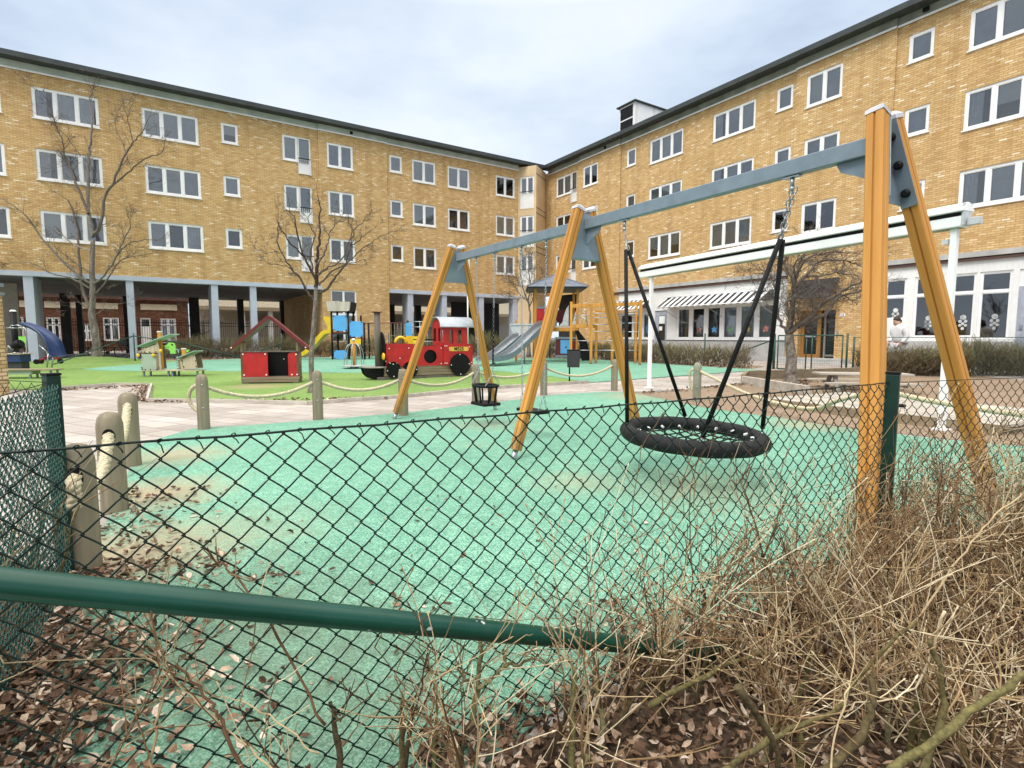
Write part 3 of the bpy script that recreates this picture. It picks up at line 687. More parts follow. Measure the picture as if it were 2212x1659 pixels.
def awning(name, label, s0, s1, n):
    T = thing(name, label, 'awning', tuple(Matrix.Translation(CORNER) @ Matrix.Rotation(math.atan2(-.8406,.5417),4,'Z') @ V3((s0,-.035,0))), math.atan2(-.8406,.5417), 'striped awnings over the kindergarten windows')
    L = s1-s0; f = MB(); st = n*2+1
    for k in range(st):
        a, b_ = L*k/st, L*(k+1)/st
        f.poly([(a,-.95,2.86),(b_,-.95,2.86),(b_,-.02,3.42),(a,-.02,3.42)], k % 2)
        f.poly([(a,-.95,2.86),(a,-.95,2.80),(b_,-.95,2.80),(b_,-.95,2.86)], k % 2)
    f.build('striped_fabric', [paint('black_stripe', (.02,.02,.022), .9), paint('white_stripe', (.78,.77,.76), .9)] if 'black_stripe' not in MATS else [MATS['black_stripe'], MATS['white_stripe']], T)
    b = MB(); b.tube([(-.03,-.94,2.845),(L+.03,-.94,2.845)], .025, 8); b.tube([(-.03,-.03,3.43),(L+.03,-.03,3.43)], .04, 8); b.build('front_bar', M_white, T)
    for x in (.25, L*.5, L-.25):
        a_ = MB(); a_.tube([(x,-.9,2.83),(x+.35,-.02,2.25)], .014, 6); a_.build('support_arm', M_steel, T)
    e = MB(); e.poly([(L,-.95,2.86),(L,-.02,3.42),(L,-.02,2.95)]); e.poly([(0,-.95,2.86),(0,-.02,2.95),(0,-.02,3.42)]); e.build('end_panel', M_roof, T)
awning('striped_awning', 'long black and white striped awning over the row of six windows with stickers', 11.55, 17.65, 16)
awning('striped_awning', 'short black and white striped awning seen behind the orange climbing frame', 7.35, 10.3, 8)
# ---- rooftop plant housing
pv = Matrix.Translation(CORNER) @ Matrix.Rotation(math.atan2(-.8406,.5417),4,'Z') @ V3((6.85, .5, 0))
RH = thing('rooftop_vent_house', 'white louvred ventilation house with dark overhanging roof standing on the right roof', 'ventilation house', (pv.x, pv.y, 13.3), math.atan2(-.8406,.5417))
mb = MB(); mb.box(0,1.3,0,4.6,-.2,1.85); mb.build('housing', M_cladding, RH)
mb2 = MB()
for k in range(2):
    z0 = .33 + k*.76
    mb2.box(.10,1.12,-.02,-.001,z0,z0+.66)
    for i in range(7): mb2.bar((.10,-.03,z0+.05+i*.095),(1.12,-.03,z0+.05+i*.095),.03,.02,(0,0,1),1)
mb2.build('louvre', [M_blackpaint, M_darkcol], RH)
mb = MB(); mb.box(-.14,1.44,-.16,4.7,1.851,1.91); mb.build('roof', M_roof, RH)
mb = MB(); mb.box(1.301,1.33,.25,1.5,.2,1.75); mb.box(1.301,1.33,1.6,3.0,.2,1.75); mb.build('side_panel', M_white, RH)

# ================================================================ across the street, seen through the arcade
RBX = thing('brick_building', 'low red brick building with cream panels and barred white windows beyond the arcade', 'brick building', CORNER, math.atan2(.5452, .8383))
RO = [(-34.6,-33.4,.95,2.7),(-33.0,-32.0,.95,2.7),(-30.75,-29.95,.95,2.7),(-28.75,-28.1,.95,2.25),(-27.42,-26.42,.95,2.75),(-25.06,-24.37,.3,2.78),(-23.72,-22.66,.92,2.75)]
mb = MB(); wall(mb, -42, -21.75, 0, 4.15, RO, 20); mb.poly([(-21.75,20,0),(-21.75,28,0),(-21.75,28,4.15),(-21.75,20,4.15)]); mb.build('wall', M_redbrick, RBX)
mb = MB(); mb.box(-42,-21.8,20.6,20.7,0,4.1); mb.build('interior', M_room, RBX)
for k, q in enumerate(RO):
    if k == 5:
        mb = MB(); mb.box(q[0], q[1], 20.05, 20.1, q[2], q[3]); d_ = mb.build('door', M_white, RBX)
        mb = MB(); mb.box(q[0]+.1,q[1]-.1,20.04,20.049,2.1,2.65); mb.build('pane', MATS['dark_glass'], d_)
    else: window(RBX, *q, 'gg' if k % 2 == 0 else 'pd', 20, sill=False, transom=q[3]-.55)
mb = MB()
for a, b_ in ((-42,-31.2),(-30.78,-26.42),(-24.98,-22.52)): mb.box(a, b_, 19.95, 19.999, 3.40, 3.86)
mb.build('cream_panel', M_cream, RBX)
mb = MB(); mb.box(-42.2,-21.6,19.7,28,4.15,4.4); mb.build('roof', paint('dark_brown_eave', (.10,.045,.035), .8), RBX)
CBX = thing('cream_building', 'cream flat roofed building with dark open ground floor beyond the arcade', 'building', CORNER, math.atan2(.5452, .8383))
mb = MB(); mb.box(-21,18,26,34,4.15,6.5); mb.box(-21,18,32,34,0,4.15); mb.build('wall', M_cream, CBX)
mb = MB(); mb.box(-21,18,25.9,25.999,3.8,4.14); mb.build('brown_band', M_oldwood, CBX)
for s in (-19.5,-17,-14.5,-12,-9.5,-7,-4.5,-2): 
    mb = MB(); mb.box(s-.2,s+.2,26.2,26.7,0,3.8); mb.build('column', M_conc, CBX)
mb = MB(); mb.box(-21,18,29,29.1,0,2.9); mb.build('garage_wall', M_beige, CBX)
IF = thing('iron_railing_fence', 'black spear-topped iron railing fence running behind the arcade columns', 'railing fence', CORNER, math.atan2(.5452, .8383))
mb = MB()
n_ = 250
for i in range(n_):
    s = -36 + i*.14
    mb.box(s-.011, s+.011, 13.99, 14.012, .2, 2.36); mb.lathe([(.011,0),(.026,.04),(.002,.14)], (s,14,2.36), 4)
mb.build('bars', M_blackpaint, IF)
mb = MB()
for z in (.5, 2.05, 2.25): mb.box(-36, -1, 14.013, 14.03, z, z+.04)
mb.build('rail', M_blackpaint, IF)
# ---------------------------------------------------------------- the swing frame
A_mid, A_near, A_far = V3((.776,5.915,0)), V3((2.31,3.46,0)), V3((-.848,8.35,0))
TOPZ = 2.60
SW = thing('swing_set', 'two-bay swing frame of grooved orange timber legs with grey steel top beams', 'swing frame')
prof = []
h_, g_, c_ = .048, .007, .006
for q in range(4):
    pts = [(-h_+c_, -h_), (-g_, -h_), (-g_*.4, -h_+.012), (g_*.4, -h_+.012), (g_, -h_), (h_-c_, -h_)]
    for x, y in pts:
        for _ in range(q): x, y = -y, x
        prof.append((x, y))
def aframe(apex, bdir, splay, half=.85, webs=(-.044,.044)):
    """two legs, caps, feet and the folded steel bracket between them; bdir points outward for an end frame"""
    b = bdir.normalized(); a = V3((-b.y, b.x, 0))
    legs = []
    for s in (-1, 1):
        top = apex + a*(s*.085) + V3((0,0,TOPZ)); foot = apex + a*(s*(half+.06)) + b*splay
        d = (top-foot).normalized(); xa = (b - d*b.dot(d)).normalized(); ya = d.cross(xa)
        p = foot + d*.10
        lg = MB(); lg.extrude(prof, (0,0,0), (0,0,(top-p).length), V3((1,0,0)), V3((0,1,0)))
        o = lg.build('leg', M_orange, SW, bevel=0)
        o.matrix_local = Matrix.Translation(p) @ Matrix((xa, ya, d)).transposed().to_4x4()
        cp = MB(); h2 = .052
        cp.extrude([(-h2,-h2),(h2,-h2),(h2,h2),(-h2,h2)], top, top+d*.025, xa, ya); cp.extrude([(-h2,-h2),(h2,-h2),(h2,h2),(-h2,h2)], top+d*.0255, top+d*.05, xa, ya, scale1=.55)
        cp.build('cap', paint('grey_cap', (.50,.50,.53), .5) if 'grey_cap' not in MATS else MATS['grey_cap'], SW)
        ft = MB(); ft.tube([foot-d*.05, foot+d*.099], .03, 10); ft.build('foot', M_steel, SW)
        legs.append((top, foot, d, xa))
    (t0,f0,d0,_), (t1,f1,d1,_) = legs
    # bracket: trapezoid web between the legs with flanges along them and bolts
    br = MB(); lo = TOPZ-.52; hi = TOPZ-.04
    def onleg(L, z, inn):
        top, foot, d, xa = L; k = (z-foot.z)/(top.z-foot.z); return foot.lerp(top, k) + a*(inn)
    for off in webs:
        q = [onleg(legs[0],lo,.055)+b*off, onleg(legs[1],lo,-.055)+b*off, onleg(legs[1],hi,-.055)+b*off, onleg(legs[0],hi,.055)+b*off]
        if off > 0:
            br.slab([(0,0),(1,0),(1,1),(0,1)], ((0,0,0),(1,0,0),(0,1,0)), .001) if False else None
        base = [br.add(p_ - b*.003) for p_ in q]; top_ = [br.add(p_ + b*.003) for p_ in q]
        br.face(base[::-1]); br.face(top_)
        for k in range(4): br.face([base[k], base[(k+1)%4], top_[(k+1)%4], top_[k]])
    for i, L in enumerate(legs):
        inn = .056 if i == 0 else -.056
        p0 = onleg(L, lo-.01, inn); p1 = onleg(L, hi+.03, inn); br.bar(p0, p1, .006, .098, b)
    # floor of the folded plate
    p0 = onleg(legs[0], lo+.002, .06); p1 = onleg(legs[1], lo+.002, -.06); br.bar(p0, p1, .086, .006, (0,0,1)) if len(webs) > 1 else None
    br.build('bracket', M_zinc, SW, bevel=.002)
    for i, L in enumerate(legs):
        for z in (lo+.07, lo+.24, lo+.41):
            p0 = onleg(L, z, (.060 if i == 0 else -.060)); dd = a*(1 if i == 0 else -1)
            bl = MB(); bl.tube([p0, p0+dd*.018, p0+dd*.026], [.026,.026,.015], 12); bl.build('bolt', M_blackpaint, SW)
    return b, a
dn = (A_near-A_mid).normalized(); df = (A_far-A_mid).normalized()
aframe(A_near, dn, .44, .80, (-.044,)); aframe(A_far, df, .35, .85, (-.044,)); aframe(A_mid, (dn-df), 0)
BZ = 2.45
def beam(p, q):
    p = p + V3((0,0,BZ)); q = q + V3((0,0,BZ)); d = (q-p).normalized()
    mb = MB(); mb.bar(p+d*.05, q-d*.05, .075, .11); mb.build('top_beam', M_zinc, SW, bevel=.006)
    for e, s in ((p, 1), (q, -1)):
        n = d.cross(V3((0,0,1))).normalized(); g = MB(); o = e + d*(s*.05) - n*.004 + V3((0,0,-.056))
        g.slab([(0,0),(.23,0),(.20,-.06),(.11,-.10),(0,-.16)], (o, d*s, V3((0,0,1))), .008); g.build('gusset', M_zinc, SW)
beam(A_mid, A_near); beam(A_far, A_mid)
nb = (A_near-A_mid); fb = (A_far-A_mid)
def onbeam(v, t): return A_mid + v*t + V3((0,0,BZ-.058))
def chain(mb, p, q, ln=.040, wd=.011, r=.0032, m=0):
    p = V3(p); q = V3(q); L = (q-p).length; n = max(2, int(L/(ln*.78))); d = (q-p)/n; u = d.normalized()
    a = u.cross(V3((.3,.9,.1))).normalized(); b = u.cross(a)
    for i in range(n):
        c = p + d*(i+.5); s = a if i % 2 == 0 else b; hl = ln/2-wd*.5
        pts = [c + u*hl*k + s*wd*j for k, j in ((-1,-.8),(0,-1),(1,-.8))] + [c + u*(hl+wd*.7)] + [c + u*hl*k + s*wd*j for k, j in ((1,.8),(0,1),(-1,.8))] + [c - u*(hl+wd*.7)]
        mb.tube(pts, r, 4, m, closed=True)
# swing bearings on the beams
for v, t in ((nb,.214),(nb,.80),(fb,.797),(fb,.625),(fb,.406),(fb,.229)):
    p = onbeam(v, t); d = v.normalized(); hb = MB()
    hb.bar(p-d*.06-V3((0,0,.006)), p+d*.06-V3((0,0,.006)), .05, .008); hb.tube([p-V3((0,0,.01)), p-V3((0,0,.07))], .016, 8); hb.ball(p-V3((0,0,.085)), .020, 8)
    hb.build('bearing', M_steel, SW)
# ---------------------------------------------------------------- nest swing
NC = V3((1.60, 4.70, .385)); NR, NT = .568, .066
NS = thing('nest_swing', 'round black nest swing with padded rim and rope net hanging on black rods', 'nest swing', NC)
mb = MB(); mb.tube([(NR*math.cos(2*math.pi*k/56), NR*math.sin(2*math.pi*k/56), 0) for k in range(56)], [NT*(1+.03*math.sin(k*5.1)) for k in range(56)], 16, closed=True)
m, nt, b = nodes('padded_rim'); v = objco(nt); w_ = noise(nt, 38, 2, .4, v)
nt.links.new(ramp(nt, [(.35,(.005,.005,.0055)),(.7,(.018,.018,.019))], noise(nt, 5, 5, .7, v)).outputs[0], b.inputs['Base Color']); b.inputs['Roughness'].default_value = .72; b.inputs['Specular IOR Level'].default_value = .28
bump(nt, b, w_, .5, .008)
rim = mb.build('padded_rim', m, NS); rim.rotation_euler = (R(1.5), R(2.2), 0)
nm = MB(); ri = NR-NT*.85
for ang in (25, 115):
    c, s = math.cos(R(ang)), math.sin(R(ang))
    for k in range(-4, 5):
        o = k*.105; hl = math.sqrt(max(0, ri*ri-o*o))
        pts = [V3((c*x - s*o, s*x + c*o, -.075*(1-(x*x+o*o)/ri**2))) for x in [hl*(i/7-1) for i in range(15)]]
        nm.tube(pts, .007, 5)
        for x in (-hl, hl):
            pass
nm.build('rope_net', M_blackpaint, NS)
fe = MB()
for k in range(18):
    a = 2*math.pi*(k+.3)/18; fe.tube([V3((math.cos(a)*(ri-.0), math.sin(a)*(ri-.0), .0)), V3((math.cos(a)*(ri-.035), math.sin(a)*(ri-.035), -.006))], .012, 8)
fe.build('ferrules', M_boltw, NS)
for v, t, dr_ in ((nb,.214,-dn),(nb,.80,dn)):
    top = onbeam(v, t) - V3((0,0,.08)) - NC
    # rods run together below a short chain
    aim = V3((dr_.x*NR*.70, dr_.y*NR*.70, .05)); L = (aim-top).length; jl = .22 if t < .5 else .36
    jn = top + (aim-top)*(jl/L) + V3((0,0,0))
    cm = MB(); chain(cm, top, jn, .05, .014, .0045)
    chain(cm, top + v.normalized()*.03, jn + V3((.012,.01,0)), .05, .014, .0045) if t > .5 else None
    cm.build('chain', M_steel, NS)
    for sgn in (-1, 1):
        ca, sa = math.cos(R(45*sgn)), math.sin(R(45*sgn)); q = V3((dr_.x*ca-dr_.y*sa, dr_.x*sa+dr_.y*ca, 0))*NR; q.z = NT*.6
        st = jn + V3((q.x, q.y, 0)).normalized()*.022
        rd = MB(); rd.tube([st, q + (st-q).normalized()*.05], .0185, 12); rd.build('rod', M_rubber, NS)
        en = MB(); en.tube([q + (st-q).normalized()*.052, q], .010, 8); en.ball(q, .020, 8); en.build('rod_end', M_steel, NS)
# ---------------------------------------------------------------- toddler seat and flat seat
def seat_axes(v): d = v.normalized(); return d, V3((-d.y, d.x, 0))
d, a = seat_axes(fb)
c0 = A_mid + fb*.711; TZ = .30
TS = thing('toddler_swing', 'black caged toddler swing seat hanging on two chains near the far legs', 'toddler swing', (c0.x, c0.y, TZ), math.atan2(d.y, d.x))
mb = MB(); mb.box(-.19,.19,-.14,.14,-.02,.025); mb.build('seat', M_rubber, TS, bevel=.012)
mb = MB(); rr = [(.205*math.cos(t_)*1.05, .16*math.sin(t_), .26) for t_ in [2*math.pi*k/24 for k in range(24)]]; mb.tube(rr, .021, 8, closed=True); mb.build('hoop', M_rubber, TS)
for k in range(8):
    t_ = 2*math.pi*(k+.5)/8; mb = MB(); mb.tube([(.175*math.cos(t_), .125*math.sin(t_), .02), (.205*1.05*math.cos(t_), .16*math.sin(t_), .26)], .013, 7); mb.build('upright', M_rubber, TS)
for sx, t in ((1,.797),(-1,.625)):
    tp = onbeam(fb, t) - V3((0,0,.1)); inv = Matrix.Rotation(-math.atan2(d.y,d.x), 4, 'Z'); tl = inv @ (tp - V3((c0.x,c0.y,TZ)))
    y_ = V3((sx*.20, 0, .46)); mb = MB(); chain(mb, tl, y_)
    for sy in (-.12,.12): chain(mb, y_, V3((sx*.20, sy, .275)))
    mb.build('chain', M_steel, TS)
    if sx < 0:
        sl_ = MB(); k0, k1 = .42, .93; sl_.tube([tl.lerp(y_, k0), tl.lerp(y_, k1)], .0125, 8); sl_.build('sleeve', M_blackpaint, TS)
c1 = A_mid + fb*.3175; FZ = .33
FS = thing('flat_swing', 'flat black rubber swing seat hanging on two chains behind the middle legs', 'swing seat', (c1.x, c1.y, FZ), math.atan2(d.y, d.x))
mb = MB(); mb.box(-.24,.24,-.09,.09,-.02,.02); mb.build('seat', M_rubber, FS, bevel=.01)
for sx, t in ((1,.406),(-1,.229)):
    tp = onbeam(fb, t) - V3((0,0,.1)); inv = Matrix.Rotation(-math.atan2(d.y,d.x), 4, 'Z'); tl = inv @ (tp - V3((c1.x,c1.y,FZ)))
    y_ = V3((sx*.23, 0, .22)); mb = MB(); chain(mb, tl, y_)
    for sy in (-.06,.06): chain(mb, y_, V3((sx*.21, sy, .02)))
    mb.build('chain', M_steel, FS)

# ---------------------------------------------------------------- bollards and ropes
bol = [(-2.27,2.75),(-2.87,3.79),(-3.71,5.15),(-4.19,7.23),(-2.95,8.10),(-1.73,8.50),(-.68,10.05),(.68,11.45),(2.36,12.34),(3.56,10.29),(4.36,6.36)]
blab = ['thick round bollard nearest the left chain-link fence, stained dark','domed bollard with a wide rope hole, second from the left fence corner','domed bollard with rope hole at the head of the left-hand line, before the paving',
 'bollard at the paving edge with a loose rope loop on its side','bollard in front of the slim tree beside the playhouse','bollard half hidden by the far orange swing leg','bollard behind the toddler swing seat',
 'bollard behind the middle swing legs','bollard standing behind the black swing rods near the white awning post','greenish bollard at the corner of the bare soil bed','bollard hidden behind the nearest upright swing leg']
bz = [.70,.72,.72,.75,.75,.75,.75,.74,.72,.76,.74]
for k, (x, y) in enumerate(bol):
    T = thing('bollard', blab[k], 'bollard', (x, y, gz(y)), rng.uniform(0,6), 'round timber bollards strung with rope')
    r_ = .083 if k < 3 else .076; hh = bz[k]
    mb = MB(); mb.lathe([(r_*1.04,-.1),(r_*1.02,.0),(r_,.1),(r_*.985,hh-.11),(r_*.97,hh-.085),(r_*.85,hh-.04),(r_*.6,hh-.012),(r_*.25,hh-.001),(.004,hh)], n=24)
    mb.build('post', M_bollard if k != 9 else paint('greenish_bollard', (.24,.23,.17), .85, var=.25, scale=5, bumpy=.3), T)
    if k >= 3:
        mb = MB()
        for z in (hh-.14, .30): mb.ball((0,-r_*.99,z), .012, 8)
        T.rotation_euler = (0,0,math.atan2(x, y)*-1); mb.build('screw', M_steel, T)
    else:
        T.rotation_euler = (0,0,0)
        dirv = V3((.50,-.865,0)); mb = MB()
        a0_ = math.atan2(dirv.y, dirv.x); on = lambda u, z: (r_*1.012*math.cos(a0_+u/r_), r_*1.012*math.sin(a0_+u/r_), z)
        rings = [[on(sc2*.040*math.cos(2*math.pi*q/24), hh-.17+sc2*.058*math.sin(2*math.pi*q/24)) for q in range(24)] for sc2 in (1,.66,.33)]
        I = [[mb.add(p) for p in rg_] for rg_ in rings]
        for A, B in zip(I, I[1:]):
            for q in range(24): mb.face([A[q],A[(q+1)%24],B[(q+1)%24],B[q]])
        mb.face(I[-1])
        mb.build('painted_rope_hole', M_blackpaint, T)  # black oval on the surface, the hole's inner shade as colour
def rope(label, pts, r=.027, name='rope'):
    """three strands twisted round a sagging centre line"""
    pts = smooth_path(pts, 10); mb = MB(); acc = 0; fr_ = []
    prev = None
    for i, p in enumerate(pts):
        dd = (pts[min(i+1,len(pts)-1)] - pts[max(i-1,0)]).normalized()
        if prev is not None: acc += (p-prev).length
        prev = p; fr_.append((p, dd, acc))
    # resample finely
    total = acc; n = max(10, int(total/.018)); out = [[],[],[]]; j = 0
    for q in range(n+1):
        L = total*q/n
        while j < len(fr_)-2 and fr_[j+1][2] < L: j += 1
        p0, d0, l0 = fr_[j]; p1, d1, l1 = fr_[j+1]; t = 0 if l1 == l0 else (L-l0)/(l1-l0)
        p = p0.lerp(p1, t); dd = d0.lerp(d1, t).normalized(); a = dd.cross(V3((0,0,1))); a = a.normalized() if a.length > .05 else V3((1,0,0)); b = dd.cross(a)
        for s in range(3):
            th = 2*math.pi*(L/.088 + s/3); out[s].append(p + (a*math.cos(th)+b*math.sin(th))*r*.60)
    for s in range(3): mb.tube(out[s], r*.50, 6)
    o = mb.build(name, M_rope); return tag(o, label, 'rope', 'thick twisted ropes between the bollards')
def span(i, j, sag, z0=.60, z1=.60):
    p = V3((*bol[i], gz(bol[i][1])+z0)); q = V3((*bol[j], gz(bol[j][1])+z1)); out = []
    for k in range(9):
        t = k/8; m_ = p.lerp(q, t); m_.z -= sag*4*t*(1-t); out.append(m_)
    return out
rope('rope hanging from the nearest left bollard to the one behind it', span(0,1,.20,.53,.60), .036)
rope('rope slung between the two left bollards with visible rope holes', span(1,2,.20,.55,.63), .036)
rope('rope sagging in front of the red playhouse', span(3,4,.20))
rope('rope from the bollard by the slim tree towards the train front', span(4,5,.17))
rope('rope sagging in front of the train wheels', span(5,6,.18))
rope('rope slung behind the swing chains over the lawn tip', span(6,7,.16))
rope('rope sagging in front of the black bin', span(7,8,.23))
p0 = V3((*bol[3], .60)); rope('short rope end curling in a loop at the side of the paving bollard', [p0+V3((0,0,0)), p0+V3((-.11,.02,-.01)), p0+V3((-.19,.03,-.10)), p0+V3((-.20,.03,-.22)), p0+V3((-.12,.02,-.33)), p0+V3((-.02,.0,-.36))])
p0 = V3((*bol[9], .62)); rope('long pale rope drooping from the greenish bollard across the timber deck', [p0, p0+V3((.25,-.35,-.16)), p0+V3((.55,-1.0,-.36)), p0+V3((.75,-1.8,-.44)), p0+V3((.8,-2.6,-.40)), p0+V3((.70,-3.3,-.20)), V3((*bol[10], .62))], .03)
rope('rope end looped against the back of the greenish bollard', [p0, p0+V3((-.10,.04,.0)), p0+V3((-.13,.06,-.10)), p0+V3((-.11,.04,-.30)), p0+V3((-.08,.02,-.40))], .026)
p0 = V3((*bol[10], .64)); rope('rope running past the leaning near swing leg towards the far right', [p0, V3((4.6,5.9,.55)), V3((5.2,5.4,.46)), V3((5.8,5.0,.43)), V3((6.6,4.6,.45)), V3((7.2,4.3,.50))], .03)

p0 = V3((*bol[0], .53)); rope('frayed rope end bulging from the hole of the nearest left bollard', [p0, p0+V3((.05,-.085,.0)), p0+V3((.085,-.125,-.05)), p0+V3((.07,-.12,-.14))], .034)
# ---------------------------------------------------------------- wooden play train
GT = gz(14.58)
TR = thing('play_train', 'red wooden play locomotive with grey barrel roof and yellow number plate', 'play train', (-3.74, 14.58, GT), R(30))
W = .72
def rrect(x0, x1, z0, z1, r, corners='1111'):
    pts = []
    for (cx, cz, a0), c in zip(((x1-r,z1-r,0),(x0+r,z1-r,90),(x0+r,z0+r,180),(x1-r,z0+r,270)), corners):
        if c == '1': pts += [(cx+r*math.cos(R(a0+q*18)), cz+r*math.sin(R(a0+q*18))) for q in range(6)]
        else: pts.append((cx+(r if a0 in (0,270) else -r), cz+(r if a0 < 180 else -r)))
    return pts
def side(mb, pts, y, t=.018, m=0): mb.slab(pts, ((0,y,0),(1,0,0),(0,0,1)), -t, m)   # thickness away from the viewer (+y)
def disc(mb, x, z, r, y, t=.03, m=0, n=36): side(mb, [(x+r*math.cos(2*math.pi*k/n), z+r*math.sin(2*math.pi*k/n)) for k in range(n)], y, t, m)
mb = MB()
for k in range(3): mb.box(.30, 2.95, .04 if k else .03, W-.04, .10+.085*k, .18+.085*k)
mb.build('chassis', M_oldwood, TR, bevel=.006)
mb = MB(); mb.box(.1,3.0,.02,.12,-.02,.085); mb.box(.1,3.0,W-.12,W-.02,-.02,.085); mb.build('ground_beam', M_darkwood, TR, bevel=.006)
mb = MB(); mb.lathe([(.33,0),(.35,.01),(.35,.03),(.33,.04)], (.12,W/2,.33), 28); mb.build('footplate', M_greywood, TR)
mb = MB(); mb.slab([(.3*math.cos(R(180+q*10)), .3+.3*math.sin(R(180+q*10))) for q in range(19)], ((.06,.2,.03),(1,0,0),(0,0,1)), .04); mb.slab([(.3*math.cos(R(180+q*10)), .3+.3*math.sin(R(180+q*10))) for q in range(19)], ((.06,.5,.03),(1,0,0),(0,0,1)), .04); mb.build('buffer_block', M_blackpaint, TR)
mb = MB(); mb.tube([(.2,.33,.36),(.2,.33,1.86)], .085, 16); mb.build('chimney', M_darkwood, TR)
mb = MB(); mb.box(.085,.315,.215,.445,1.861,1.885); mb.build('chimney_cap', M_redcap, TR)
mb = MB(); mb.slab([(.35*math.cos(R(q*12)), .55*math.sin(R(q*12)) if math.sin(R(q*12)) > 0 else .42*math.sin(R(q*12))) for q in range(30)], ((.335,W/2,.78),(0,1,0),(0,0,1)), -.03); mb.build('front_plate', M_blackpaint, TR)
for y in (.08, .64):
    mb = MB(); mb.M = Matrix.Translation((.30,y,.65)) @ Matrix.Rotation(R(-90),4,'Y'); mb.lathe([(.10,0),(.10,.03),(.07,.045)], n=20); l_ = mb.build('headlight', M_yellow, TR)
for y in (0, W-.02):
    hood = [(1.13,.42),(1.13,.90)] + [(1.05+.09*math.cos(R(q*18)), .91+.09*math.sin(R(q*18))) for q in range(6)] + [(.43+.09*math.cos(R(90+q*18)), .91+.09*math.sin(R(90+q*18))) for q in range(6)] + [(.34,.42),(.36,.42)]
    hood += [(.52+.235*math.cos(R(150-q*12)), .27+.235*math.sin(R(150-q*12))) for q in range(11)] + [(.77,.34)] + [(1.02+.235*math.cos(R(150-q*12)), .27+.235*math.sin(R(150-q*12))) for q in range(8)]
    mb = MB(); side(mb, hood, y, .018); mb.build('hood_panel', M_red, TR)
    mid = MB(); 
    # lower middle board with a round crawl hole
    cx, cz, rr = 1.63, .63, .195; n_ = 32
    outer = [(1.132,.37),(2.02,.37),(2.02,.925),(1.132,.925)]
    ring = [(cx+rr*math.cos(2*math.pi*k/n_), cz+rr*math.sin(2*math.pi*k/n_)) for k in range(n_)]
    def toedge(x, z):
        dx, dz = x-cx, z-cz; k = 1e9
        if dx > 0: k = min(k, (2.02-cx)/dx)
        if dx < 0: k = min(k, (1.132-cx)/dx)
        if dz > 0: k = min(k, (.925-cz)/dz)
        if dz < 0: k = min(k, (.37-cz)/dz)
        return (cx+dx*k, cz+dz*k)
    yy = y+.022
    for k in range(n_):
        a, b_ = ring[k], ring[(k+1)%n_]; c, d = toedge(*a), toedge(*b_)
        mid.poly([(a[0],yy,a[1]),(c[0],yy,c[1]),(d[0],yy,d[1]),(b_[0],yy,b_[1])]); mid.poly([(a[0],yy,a[1]),(b_[0],yy,b_[1]),(b_[0],yy+.018,b_[1]),(a[0],yy+.018,a[1])])
    for q in outer: pass
    mid.build('side_panel', M_red, TR)
    cab = MB(); cy = y if y == 0 else y
    side(cab, [(2.025,.36),(2.965,.36),(2.965,.90),(2.90,.985),(2.79,.99),(2.78,1.0),(2.025,1.0)], cy)
    for a, b_ in ((2.025,2.23),(2.34,2.49),(2.60,2.78)): side(cab, [(a,1.0),(b_,1.0),(b_,1.40),(a,1.40)], cy)
    side(cab, [(2.025,1.40),(2.78,1.40),(2.78,1.50),(2.025,1.50)], cy)
    for a, b_ in ((2.23,2.34),(2.49,2.60)): side(cab, [(a,1.0),(b_,1.0)] + [((a+b_)/2+.055*math.cos(R(q*18)), 1.0+.055*math.sin(R(q*18))*0) for q in (2,8)][:0], cy) if False else None
    cab.build('cab_side', M_red, TR)
# cab front with arched top and two openings
mb = MB(); fr_ = ((2.0,0,0),(0,1,0),(0,0,1))
top = [(W*.5+ .38*math.cos(R(q*12)), 1.47+.27*math.sin(R(q*12))) for q in range(16)]
mb.slab([(0,.9),(W,.9),(W,1.06),(0,1.06)], fr_, -.02); mb.slab([(0,1.061),(.07,1.061),(.07,1.44),(0,1.44)], fr_, -.02); mb.slab([(W-.07,1.061),(W,1.061),(W,1.44),(W-.07,1.44)], fr_, -.02)
mb.slab([(W*.40,1.061),(W*.60,1.061),(W*.60,1.44),(W*.40,1.44)], fr_, -.02); mb.slab([(0,1.441),(W,1.441)] + top[1:-1], fr_, -.02)
mb.build('cab_front', M_red, TR)
mb = MB(); mb.slab([(0,.36),(W,.36),(W,.98),(0,.98)], ((2.94,0,0),(0,1,0),(0,0,1)), -.018); mb.build('cab_rear', M_red, TR)
mb = MB(); mb.box(1.15,1.17,.02,W-.02,.37,.92); mb.box(.36,1.13,.03,W-.03,.95,.985); mb.box(2.05,2.9,.03,W-.03,.5,.54); mb.build('inner_board', M_redcap, TR)
mb = MB(); mb.box(1.2,2.0,.12,.13,.38,.91); mb.build('hole_shade_board', M_blackpaint, TR)  # added black board: the dark inside of the crawl hole as colour
mb = MB(); A = [(W*.5+.44*math.cos(R(q)), 1.47+.29*math.sin(R(q))) for q in range(0, 181, 10)]
for (y0,z0),(y1,z1) in zip(A, A[1:]):
    i = [mb.add(p) for p in ((1.90,y0,z0),(2.98,y0,z0),(2.98,y1,z1),(1.90,y1,z1),(1.90,y0,z0+.02),(2.98,y0,z0+.02),(2.98,y1,z1+.02),(1.90,y1,z1+.02))]
    for q in ((0,1,2,3),(7,6,5,4),(0,4,5,1),(3,2,6,7),(0,3,7,4),(1,5,6,2)): mb.face([i[k] for k in q], 0, q in ((0,1,2,3),(7,6,5,4)))
mb.build('cab_roof', paint('pale_zinc_roof', (.40,.43,.47), .45, metal=.2, var=.15, scale=4), TR)
